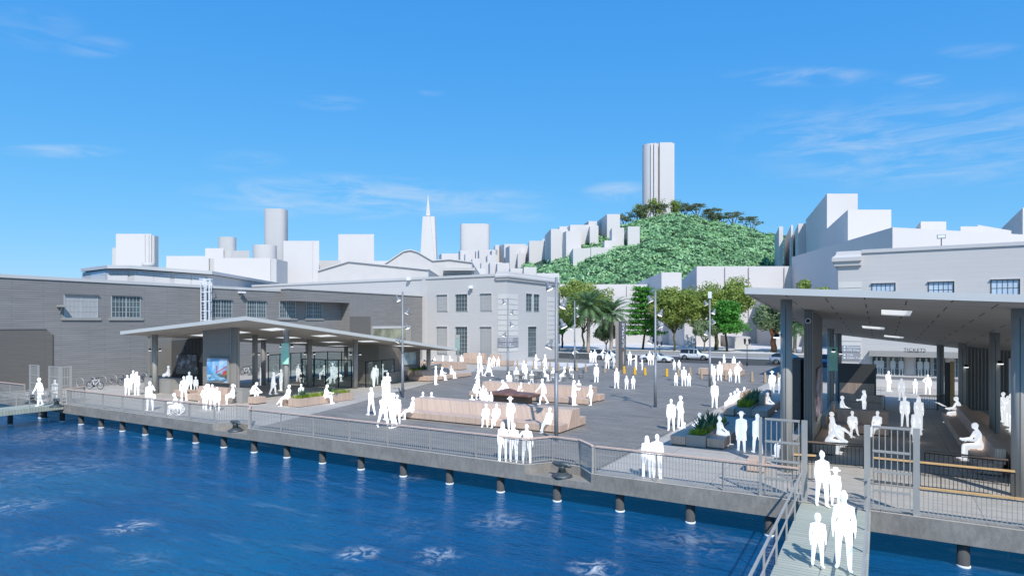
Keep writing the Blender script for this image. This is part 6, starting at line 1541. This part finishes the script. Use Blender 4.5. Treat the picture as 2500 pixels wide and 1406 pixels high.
def mk_hair(B,style):
    b=MB();h,d,f,s=B['hc'],B['hd'],B['hf'],B['s']
    c=h-f*.014*s+d*.02*s
    rr=(.084*s,.102*s,.108*s);b.sphere(tuple(c),rr,14,9)
    if style=='long':
        b.loft([h-f*.03*s+d*.05*s,h-f*.06*s-d*.08*s,h-f*.10*s-d*.22*s,h-f*.11*s-d*.34*s],[(.08*s,.07*s),(.095*s,.05*s),(.105*s,.04*s),(.07*s,.025*s)],12,round_=True)
    if style=='tail': b.loft([h-f*.09*s+d*.05*s,h-f*.15*s,h-f*.15*s-d*.14*s],[.025*s,.036*s,.015*s],8,round_=True)
    if style=='bun': b.sphere(tuple(h-f*.09*s+d*.09*s),.045*s,10,6)
    # trim the front of the cap so the face stays clear
    b.v=[tuple(Vector(p)-f*max(0,(Vector(p)-h).dot(f)-.055*s)*.9) if (Vector(p)-h).dot(d)<.07*s else p for p in b.v]
    return b.mesh('hair',M['person_white'])
def mk_hat(B):
    b=MB();h,d,s=B['hc'],B['hd'],B['s'];o=h+d*.06*s
    b.loft([o,o+d*.012*s],[.175*s,.165*s],18);b.loft([o+d*.01*s,o+d*.09*s,o+d*.11*s],[.098*s,.085*s,.05*s],14);return b.mesh('hat',M['person_white'])
def mk_skirt(B,l=.5,w_=.27,nm='skirt',top=.12):
    b=MB();Z,u,s=B['Z'],B['u'],B['sc'];b.loft([Z+u*top*s,Z+u*.0,Z-Vector((0,0,l*s*.5)),Z-Vector((0,0,l*s))],[(.15*s,.12*s),(.185*s,.15*s),(w_*.85*s,w_*.7*s),(w_*s,w_*.85*s)],18);return b.mesh(nm,M['person_white'])
def mk_coat(B):
    b=MB();Z,u,s=B['Z'],B['u'],B['sc'];b.loft([Z+u*.5*s,Z+u*.44*s,Z+u*.2*s,Z,Z-Vector((0,0,.22*s)),Z-Vector((0,0,.4*s))],[(.09*s,.08*s),(.19*s,.125*s),(.175*s,.135*s),(.20*s,.155*s),(.215*s,.17*s),(.225*s,.18*s)],16);return b.mesh('coat',M['person_white'])
def mk_pack(B):
    b=MB();c=B['Z']+B['u']*.30*B['sc']-B['f']*.17*B['sc'];b.loft([c-B['u']*.2*B['sc'],c,c+B['u']*.19*B['sc']],[(.13*B['sc'],.085*B['sc']),(.15*B['sc'],.11*B['sc']),(.11*B['sc'],.08*B['sc'])],12,round_=True);return b.mesh('backpack',M['person_white'])
POSES=dict(
 stand=dict(L=(2,5,-2),R=(-3,5,-3),AL=(2,9,8,3),AR=(-2,9,8,3)),
 stand2=dict(lean=2,L=(8,5,2),R=(-4,4,-4),AL=(-12,16,22,-8),AR=(4,10,30,0)),
 akimbo=dict(L=(0,7,0),R=(0,7,0),AL=(-12,42,18,-48),AR=(-5,16,5,6)),
 hold=dict(lean=2,L=(4,5,0),R=(-2,4,-3),AL=(18,12,95,-18),AR=(14,12,88,-22)),
 phone=dict(L=(3,5,0),R=(-2,5,-3),AL=(3,9,6,3),AR=(35,28,150,-12),head=6),
 point=dict(L=(3,5,0),R=(-2,5,-3),AL=(2,9,8,3),AR=(62,12,75,8)),
 walk=dict(lean=3,L=(17,2,4),R=(-11,2,-20),AL=(-14,9,0,4),AR=(16,9,28,0)),
 stroll=dict(lean=2,L=(9,3,3),R=(-7,3,-12),AL=(-8,12,2,5),AR=(9,12,18,3)),
 stride=dict(lean=5,L=(27,2,12),R=(-20,2,-30),AL=(-26,9,-8,4),AR=(28,9,45,0)),
 pocket=dict(L=(3,5,1),R=(-3,6,-4),AL=(-12,20,22,-14),AR=(-12,20,22,-14),head=4),
 sit=dict(lean=3,L=(86,7,4,2),R=(84,7,-4,2),AL=(20,9,62,-8),AR=(22,9,60,-8)),
 lean=dict(lean=32,L=(84,10,-6,2),R=(84,10,-8,2),AL=(38,8,58,-12),AR=(38,8,58,-12),head=18),
 cross=dict(lean=-4,L=(96,2,52,0),R=(82,4,2,2),AL=(16,10,58,-14),AR=(10,12,52,-10)),
 read=dict(lean=8,L=(86,7,4,2),R=(86,7,4,2),AL=(28,8,88,-14),AR=(28,8,88,-14),head=16),
 floor=dict(lean=14,L=(100,18,60,-10),R=(96,16,48,-12),AL=(30,8,52,-10),AR=(30,8,48,-10),head=18),
 cycle=dict(lean=34,L=(62,5,-8,0),R=(30,5,2,0),AL=(72,6,62,2),AR=(72,6,62,2),head=-14),
)
BC={};HC={}
def person(px,yf,yh,pose,face,label,wear='',z=0.,kid=False,fem=None,dy=0):
    if fem is None: fem=any(w_ in wear for w_ in('long','tail','skirt','bun'))
    k=(pose,kid,fem)
    if k not in BC: BC[k]=tmpl_body(POSES[pose],kid,fem)
    B=BC[k];x,y=at(px,yf,z);d=(CZ-z)*F/(yf-HY)
    ang=R(face)-math.atan((px-CX)/F)
    if pose in('sit','lean','cross','read','floor'):   # feet are in front of the hips: step back to the seat
        x-=math.sin(T+ang)*.50;y+=math.cos(T+ang)*.50;d=-x*S_+y*C_
    Hm=zd(yh,d)-z;s=Hm/B['top'];s=max(.8,min(1.2,s))
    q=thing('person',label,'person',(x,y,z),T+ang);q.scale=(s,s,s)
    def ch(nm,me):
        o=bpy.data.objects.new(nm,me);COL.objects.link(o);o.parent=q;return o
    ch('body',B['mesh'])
    style='long' if 'long' in wear else 'tail' if 'tail' in wear else 'bun' if 'bun' in wear else 'short'
    for key,fn,nm in(((k,style),lambda:mk_hair(B,style),'hair'),((k,'hat'),lambda:mk_hat(B),'hat'),((k,'skirt'),lambda:mk_skirt(B),'skirt'),((k,'gown'),lambda:mk_skirt(B,.8,.3,'skirt'),'gown'),((k,'coat'),lambda:mk_coat(B),'coat'),((k,'pack'),lambda:mk_pack(B),'backpack')):
        if nm!='hair' and nm not in wear.replace('pack','backpack'): continue
        if key not in HC: HC[key]=fn()
        ch('skirt' if nm=='gown' else nm,HC[key])
    return q
PL=[
(97,990,922,'walk',300,'person striding onto the left gangway, seen in profile',''),
(134,978,927,'stand',200,'person half hidden behind the bars of the left gate',''),
(311,964,915,'stand',170,'shortest of the three figures by the bicycle racks',''),
(325,951,904,'stand2',30,'rear figure of the trio by the bicycle racks',''),
(334,964,907,'stand',150,'ponytailed figure at the right of the trio by the racks','tail'),
(366,1002,931,'phone',195,'person holding a phone to the ear behind the left pier railing',''),
(449,978,918.6,'akimbo',20,'person with hand on hip standing left of the painting bench',''),
(462,961,907,'stand',0,'tall figure standing behind the bench under the grey photograph',''),
(488,981,937.5,'sit',290,'person seated leaning forward at the left of the painting bench group',''),
(509,1001,937,'hold',180,'broad-backed figure in the middle of the huddle before the painting',''),
(518,998,938,'stand',200,'figure in the huddle directly under the painting, second from its right',''),
(500,1000,942,'stand2',150,'left-hand figure of the huddle before the painting',''),
(530,1003,945,'stand',190,'right-hand standing figure of the huddle before the painting',''),
(551,987,937,'sit',280,'ponytailed person seated at the right of the painting bench','tail'),
(628,977,934.5,'lean',60,'person bending forward on the small timber stool right of the grey block',''),
(637,940,897.5,'stand',90,'figure almost hidden behind the second pavilion column',''),
(667,962,908,'walk',75,'person in heeled shoes walking to the right under the left pavilion roof','coat'),
(686,953,901,'point',300,'tall walker with arm stretched forward beside the bannered column',''),
(688,992,939,'cross',300,'person with crossed legs on the round timber stool',''),
(734,975,937,'sit',185,'person seated with back turned behind the long planter',''),
(811,985,939,'read',75,'person with an open laptop at the right end of the long planter',''),
(737,934,902,'sit',20,'person on a chair inside the glass screen, left-most',''),
(728,931,892,'stand',170,'standing figure inside the glass just right of the bannered column',''),
(780,926,891,'sit',280,'person on a chair inside the glass facing left',''),
(812,934.5,886,'stand2',20,'tall figure standing among the seated ones inside the glass',''),
(806,937,896,'cross',285,'person lounging with crossed legs inside the glass',''),
(834,931,896.5,'sit',80,'seated person at the right of the group inside the glass',''),
(886,923,892,'read',75,'person reading on a chair right of the glass-screen column',''),
(912,943.5,896,'walk',160,'long-haired person with a backpack by the open glass door','long pack'),
(918,938,891,'stand',180,'figure with an arm hanging just inside the glass door',''),
(933,938,888,'hold',90,'figure reaching up behind the glass door edge',''),
(906.5,1013,945.7,'walk',215,'long-haired person at the left of the crowd behind the front railing','long'),
(938,971,918.5,'stand',150,'left of the two raised heads at the top of the front crowd',''),
(946.5,968,909,'hold',190,'highest figure of the front crowd with a raised arm',''),
(935,1043,960,'stride',30,'broad walker at the front left of the crowd by the railing',''),
(947,1025,945,'stand2',200,'figure in the middle of the front crowd',''),
(962,1044,959,'walk',300,'walker facing left in front of the long bench end',''),
(969.5,1034,963,'stand',200,'head peeping behind the walker at the bench end',''),
(987,1025,968.6,'cross',290,'person seated with crossed legs at the left end of the longest bench',''),
(1031,1004,956.5,'sit',185,'left of two heads above the back of the longest bench',''),
(1053.5,1004,957,'sit',180,'right of two heads above the back of the longest bench',''),
(1064,939,893,'stand',75,'person standing before the split-back bench in profile',''),
(1088,928,896,'read',70,'person reading on the left of the split-back bench',''),
(1111,924,892,'sit',60,'person seated on the right of the split-back bench',''),
(1081,895,867,'walk',70,'figure walking behind the split-back bench planter','skirt'),
(1098,895,871,'hold',80,'person leaning to push a pram in front of the pale building',''),
(1127,895,866,'stand',20,'figure standing right of the wayfinding sign',''),
(1061,893,877,'sit',0,'tiny seated figure right of the rearmost pavilion column',''),
(1170.6,904,861,'stand',10,'tall figure standing behind the left walker near the pale door',''),
(1174,917,877,'walk',80,'walker directly in front of the tall figure near the pale door',''),
(1193,918,870,'stride',75,'person in mid-stride crossing the pale paving','skirt'),
(1203.5,895,869,'sit',350,'left of two figures on the far bench under the pilasters',''),
(1215.5,895,871,'sit',350,'right of two figures on the far bench under the pilasters','bun'),
(1167,941,904,'walk',290,'walker stooping left beyond the second long bench','skirt'),
(1156,967,929,'sit',330,'person with one arm out seated at the left end of the second long bench',''),
(1170,975,934,'lean',40,'person bending behind the group left of the bronze table',''),
(1179,992,941,'hold',60,'standing figure at the left end of the bronze table',''),
(1186,1000,948,'stand2',30,'figure in front of the group left of the bronze table',''),
(1151,1003,966,'sit',185,'back-turned head at the left above the longest bench',''),
(1197,957,930,'sit',180,'fuzzy-haired head behind the second long bench',''),
(1227,975,922,'lean',300,'broad person leaning left behind the bronze table',''),
(1245,946,906.5,'sit',170,'person seated behind the second bench by the lamp post foot',''),
(1267,974,933,'sit',340,'left adult seated behind the bronze table',''),
(1294,974,932.7,'sit',10,'right adult seated behind the bronze table',''),
(1326,986,924,'stride',290,'person striding left past the bronze table',''),
(1401,989,927.5,'hold',70,'long-haired person standing before the second bench with arms out','long coat'),
(1413,960,928,'sit',180,'back-turned person on the far seat of the second long bench',''),
(1261.5,933,896,'sit',175,'person on a cafe chair with back turned, left-most table',''),
(1280,924.5,880,'stand',20,'taller of the two standing figures at the cafe tables',''),
(1298,937,906,'sit',180,'person with back turned on a cafe chair nearest the second bench',''),
(1340,930,898,'sit',75,'person on a cafe chair facing right',''),
(1349,931,897,'sit',190,'person with back turned left of the tall lamp post',''),
(1367,930,895.5,'sit',285,'person on a cafe chair facing left, right of the tall lamp post',''),
(1396.5,923,893,'sit',170,'person with back turned by the cafe lamp post',''),
(1308,900,865,'hold',60,'person holding a cup beside the corner of the pale building',''),
(1331.5,900,865,'walk',285,'person walking left by the corner of the pale building',''),
(1443,886,856,'stand',10,'left of the pair standing before the white hatchback',''),
(1452,885,853.5,'stand2',20,'right of the pair standing before the white hatchback',''),
(1483,900,862,'akimbo',340,'person standing left of the totem with raised elbow',''),
(1499,898.5,867,'walk',300,'person half hidden by the left edge of the totem',''),
(1456,933,888.5,'stand',350,'person in a wide hat standing right of the cafe chairs','hat coat'),
(1505.4,947.4,898.5,'walk',10,'person in a long coat in front of the totem','long coat'),
(1537.5,891,857.5,'stand',5,'person facing the viewer left of the white coupe',''),
(1552.5,902.5,867,'point',300,'person pointing left behind the orange posts','tail'),
(1586,891,857,'stand',0,'tall figure standing against the white coupe',''),
(1597,891,861,'stand',0,'figure just left of the middle lamp post',''),
(1669.5,941.7,895,'stand',5,'adult between two children right of the orange posts',''),
(1738,931,889,'stand',20,'figure partly hidden by the lamp post with the camera',''),
(1744,928.5,892.7,'hold',300,'figure at the left of the roadside bench group',''),
(1757,929,882,'stand',0,'adult facing the viewer left of the roadside bench','coat'),
(1767.5,898,864.6,'stand2',60,'figure standing behind the roadside bench at its left',''),
(1791.5,903,869.7,'stand',20,'figure standing behind the roadside bench at its middle',''),
(1800.5,934,886,'akimbo',10,'bulky figure in front of the roadside bench','pack'),
(1809,915,882,'sit',20,'person seated at the right end of the roadside bench',''),
(1885,958.5,906.4,'stand2',350,'man in a hat walking toward the viewer on the pale paving','hat coat'),
(1744.5,994.6,930,'walk',5,'person with a cap walking toward the viewer in mid plaza',''),
(1941,926,874,'walk',20,'walker right of the front left column of the right pavilion',''),
(1906,960,914,'stand',10,'figure mostly hidden by the front left column of the right pavilion',''),
(1638.5,1050.7,974,'stand',0,'left of the two tall figures by the nearest planter',''),
(1661.5,1044,966,'pocket',60,'right of the two tall figures by the nearest planter',''),
(1686,1063,1007,'sit',290,'person seated on the nearest planter bench looking left',''),
(1768,1001,958.8,'sit',300,'first of four seated at the second planter, nearest the plaza','gown'),
(1780,998,954.7,'sit',310,'second of four seated at the second planter',''),
(1797,990,949.4,'lean',290,'third of four seated at the second planter, bending',''),
(1806,986,944.7,'sit',320,'fourth of four seated at the second planter',''),
(1891,1004.5,957.6,'sit',60,'person seated on the shaded side of the second planter',''),
(1780,1087,1015.5,'sit',65,'person seated on the shaded side of the nearest planter',''),
(1810,1101.5,1006.4,'walk',185,'back-turned person in a brimmed hat left of the right gate','hat coat'),
(1849.5,1106,1010,'walk',200,'long-haired person walking behind the left gate leaf','long'),
(1579,1166,1063,'stand',190,'left of two friends standing at the railing near the gate','long'),
(1604,1168,1060,'stand2',170,'right of two friends standing at the railing near the gate',''),
(1889,1115,1050,'sit',300,'person seated behind the left leaf of the right gate',''),
(1227,1125,1030,'stand',185,'left of the three friends leaning at the pier railing','long'),
(1254,1127,1033,'stand2',180,'middle of the three friends at the pier railing','tail'),
(1286,1130,1035,'akimbo',175,'right of the three friends at the pier railing',''),
(1183,1043,985,'sit',350,'left of the pair seated in the middle of the longest bench',''),
(1206,1045,985,'cross',345,'crossed-leg half of the pair seated on the longest bench',''),
(1246,1053,970,'pocket',320,'person in a brimmed hat standing before the longest bench','hat'),
(1326,1058,994.5,'cross',320,'person seated at the right end of the longest bench',''),
(2170,955.4,906,'stand',60,'backpacker standing at the ticket windows','pack'),
(2201,977,923.5,'stand',190,'person with a shoulder bag facing the ticket windows',''),
(2265,962.6,914,'akimbo',180,'broad person with back turned at the ticket windows',''),
(2209,1040.5,966,'stand',0,'person walking hand in hand in the middle of the right pavilion',''),
(2243,1047,967,'walk',5,'long-haired person right of the pair in the right pavilion','long'),
(2237,1079,997,'walk',0,'person in a knee-length dress in the middle of the right pavilion','skirt bun'),
(2110,1020,952,'hold',290,'long-haired person standing with folded arms before the divider','long'),
(2086,1069,1003,'cross',10,'left person seated on the wide bench with crossed legs',''),
(2132,1067,1003,'cross',340,'right person seated on the wide bench with an ankle on the knee',''),
(2318,1033,968.7,'read',290,'person reading a newspaper on the right-hand bench',''),
(2358,1122,1033,'read',290,'person seated with hands forward on the nearer end of the right-hand bench',''),
(2449,1030,957,'stand',300,'first figure of the queue at the right edge',''),
(2461,1040,966,'stand2',320,'second figure of the queue at the right edge',''),
(2470,1050,960,'phone',300,'third figure of the queue at the right edge, hand at the ear',''),
(2481,1060,978,'stand',310,'fourth figure of the queue at the right edge',''),
(2486,1068,985,'stand2',300,'fifth figure of the queue at the right edge',''),
(2457,1036,972,'hold',310,'short figure squeezed between the first two of the right-edge queue','long'),
(2476,1056,968,'stand',300,'long-haired figure behind the fourth in the right-edge queue','long'),
(2006.5,1233,1101,'stroll',15,'person in cropped trousers walking down onto the right gangway','bun'),
(2060,1386,1199,'stroll',0,'nearest figure, an adult walking down the right gangway','bun'),
]
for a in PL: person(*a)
KL=[
(478,957,919,'stand',10,'child standing behind the painting bench',''),
(1281.7,974,941.6,'sit',0,'child seated between two adults behind the bronze table',''),
(1199,991,956,'stand',20,'child standing at the corner of the bronze table','tail'),
(1442.5,989,939.4,'stand2',300,'child with bowed head at the right end of the second long bench',''),
(1283,925,889,'stand',20,'shorter of the two standing figures at the cafe tables',''),
(1529.5,950,917,'walk',10,'left of two children walking right of the totem','bun'),
(1546,949.5,917.6,'stand',350,'right of two children right of the totem',''),
(1568,902.4,877.5,'hold',290,'child behind the orange posts near the white coupe',''),
(1646,903,878.8,'walk',10,'left of two small children beyond the orange posts',''),
(1658,902.8,878.8,'stand',0,'right of two small children beyond the orange posts',''),
(1650.4,941,909.6,'stand',10,'girl in a dress left of the adult on the plaza','skirt bun'),
(1682,942.5,911,'stand2',0,'boy right of the adult on the plaza',''),
(1783,931.5,900.6,'hold',0,'child standing in front of the roadside bench',''),
(1648,1067,1036,'sit',290,'child seated at the corner of the nearest planter bench',''),
(2234.5,960.8,924.5,'hold',180,'child standing at the ticket windows',''),
(2040,1232,1143.5,'stand',10,'child in a brimmed sun hat behind the adult on the right gangway','hat skirt'),
(1996,1378,1252,'stroll',10,'child walking down the right gangway beside the adult',''),
]
for a in KL: person(*a,kid=True)
def seated_on(x,y,z,pose,face,label,wear='',s=.97):
    k=(pose,False,False)
    if k not in BC: BC[k]=tmpl_body(POSES[pose])
    q=thing('person',label,'person',(x,y,z),T+R(face));q.scale=(s,)*3
    for nm,me in(('body',BC[k]['mesh']),('hair',HC.setdefault((k,'short'),mk_hair(BC[k],'short')))):
        o=bpy.data.objects.new(nm,me);COL.objects.link(o);o.parent=q
x,y=at(402,951);seated_on(x-.4,y+.6,.70,'sit',285,'person sitting sideways on the grey ledge behind the front left column')
for y_,ps_,t_ in((42.6,'sit','person seated at the left below the divider panel'),(34.6,'cross','person with a leg stretched out on the left wall bench'),(33.2,'sit','upright person on the left wall bench beside the outstretched leg'),(31.3,'lean','person leaning forward on the near end of the left wall bench')):
    seated_on(-2.02,y_,0,ps_,56,t_,s=1.02)
# bikes with riders on the road
for px,py,fm,t,f_ in((1402,877,'bike_blue','blue bicycle ridden along the road behind the cafe lamp post',0),(1471,879,'bike_blue','bicycle ridden in front of the white hatchback',0)):
    x,y=at(px,py);dup(BB,(x,y,0),T+R(f_),t,group='ridden bicycles');seated_on(x-C_*.2,y-S_*.2,.20,'cycle',90,'cyclist on the '+t.replace('ridden','going'),s=.92)
# wheelchair
x,y=at(431,1012);q=thing('wheelchair','wheelchair near the pier railing carrying a seated person','wheelchair',(x,y,0),T+R(-70))
def wpart(nm,fn,m='person_white'):
    b=MB();fn(b);me=b.mesh(nm,M[m]);o=bpy.data.objects.new(nm,me);COL.objects.link(o);o.parent=q
for s in(-.3,.3): wpart('wheel',lambda b:(b.torus((s,.1,.31),.29,.022,ax=(1,0,0),n=24,m=5),[b.bar((s,.1,.31),(s,.1+.28*math.cos(k*math.pi/4),.31+.28*math.sin(k*math.pi/4)),.008) for k in range(8)]))
wpart('seat',lambda b:(b.box(-.24,.24,-.25,.2,.40,.44),b.box(-.24,.24,.2,.24,.44,.9)));wpart('frame',lambda b:[(b.bar((s,-.3,.42),(s,.25,.42),.025),b.bar((s,.25,.1),(s,.3,.95),.025),b.bar((s,-.3,.42),(s,-.5,.12),.025)) for s in(-.25,.25)]);wpart('footrest',lambda b:b.box(-.2,.2,-.6,-.42,.1,.13));wpart('castor',lambda b:[b.torus((s,-.32,.08),.07,.015,ax=(1,0,0),n=12,m=4) for s in(-.25,.25)])
seated_on(x,y,.06,'read',-70,'person with arms held out riding in the wheelchair',s=.98)
# pram
x,y=at(1112,895);q=thing('pram','light pram pushed in front of the pale building','pram',(x,y,0),T)
wpart('basket',lambda b:b.loft([(-.3,0,.45),(0,0,.35),(.35,0,.4)],[(.2,.14),(.24,.2),(.2,.14)],10,ref=(0,1,0),round_=True));wpart('frame',lambda b:(b.bar((-.7,-.2,1.0),(.3,-.2,.1),.03),b.bar((-.7,.2,1.0),(.3,.2,.1),.03),b.bar((-.7,-.2,1.),(-.7,.2,1.),.03),b.bar((-.3,-.2,.1),(.1,-.2,.4),.03)));wpart('wheel',lambda b:[b.torus((a,s,.12),.1,.02,ax=(0,1,0),n=14,m=5) for a in(-.3,.3) for s in(-.2,.2)])
# shoulder bag, laptop, newspaper: held things
x,y=at(374,1001);q=thing('shoulder_bag','white shoulder bag at the hip of the person on the phone','bag',(x,y,.9),T);wpart('pouch',lambda b:b.loft([(0,0,-.16),(0,0,.0),(0,0,.12)],[(.2,.07),(.19,.08),(.14,.05)],10,round_=True));wpart('strap',lambda b:b.bar((-.0,0,.1),(-.22,0,.55),.025,.01))
x,y=at(818,985);q=thing('laptop','open laptop on the knees of the person at the planter end','laptop',(x,y,.6),T+R(75));wpart('base',lambda b:b.box(-.16,.16,-.12,.1,.0,.02),'metal_grey');wpart('screen',lambda b:b.add([(-.16,-.12,.02),(.16,-.12,.02),(.16,-.2,.22),(-.16,-.2,.22)],[(0,1,2,3)]),'metal_grey')
x,y=at(2303,1030);q=thing('newspaper','open white newspaper held by the reader on the right-hand bench','newspaper',(x,y,.95),T);wpart('pages',lambda b:b.add([(-.3,-.1,.18),(.15,-.1,-.05),(.15,.3,-.05),(-.3,.3,.18),(-.3,-.1,.19),(.15,-.1,-.04),(.15,.3,-.04),(-.3,.3,.19)],[(0,3,2,1),(4,5,6,7),(0,1,5,4),(1,2,6,5),(2,3,7,6),(3,0,4,7)]))
# people behind the ticket windows stand inside the glazed hall
gw=[(2140,903,'left-most'),(2152,898,'second'),(2180,903,'third'),(2200,898,'fourth'),(2246,899,'fifth'),(2262,899,'sixth'),(2294,900,'seventh')]
plain('window_figure',(.50,.54,.53),.8,0,1)
# cafe chairs under and around the seated visitors
for px,py,f_,t in((1262,935,175,'under the back-turned person at the left-most cafe table'),(1298,939,180,'under the back-turned person nearest the second bench'),(1333,932,75,'under the person facing right at the cafe'),(1349,933,190,'under the back-turned person left of the tall lamp post'),(1374,931,285,'under the person facing left at the cafe'),(1397,925,170,'under the person by the cafe lamp post'),(1418,924,280,'standing empty at the right end of the cafe'),(1283,932,60,'standing empty between two cafe tables'),(1330,926,250,'standing empty beside the free round table'),(737,936,20,'inside the glass screen, left-most'),(783,928,280,'inside the glass screen under the person facing left'),(832,932,80,'inside the glass screen under the right seated person'),(884,924,75,'under the reader right of the glass-screen column')):
    chair(px,py,f_,'thin metal cafe chair '+t)
for px,py,l_ in gw:
    x,z_=onY(px,py,YT-.1);q=person(px,960,915,'stand2' if px%2 else 'stand',0,'pale figure behind the ticket windows, %s from the left'%l_ if l_!='left-most' else 'left-most pale figure behind the ticket windows','')
    q.location=(x,YT-.17,1.0);q.scale=(.82,.10,.92);q.rotation_euler=(0,0,0)
    for c in q.children:
        me=c.data.copy();me.materials.clear();me.materials.append(M['window_figure']);c.data=me
    q['category']='person'
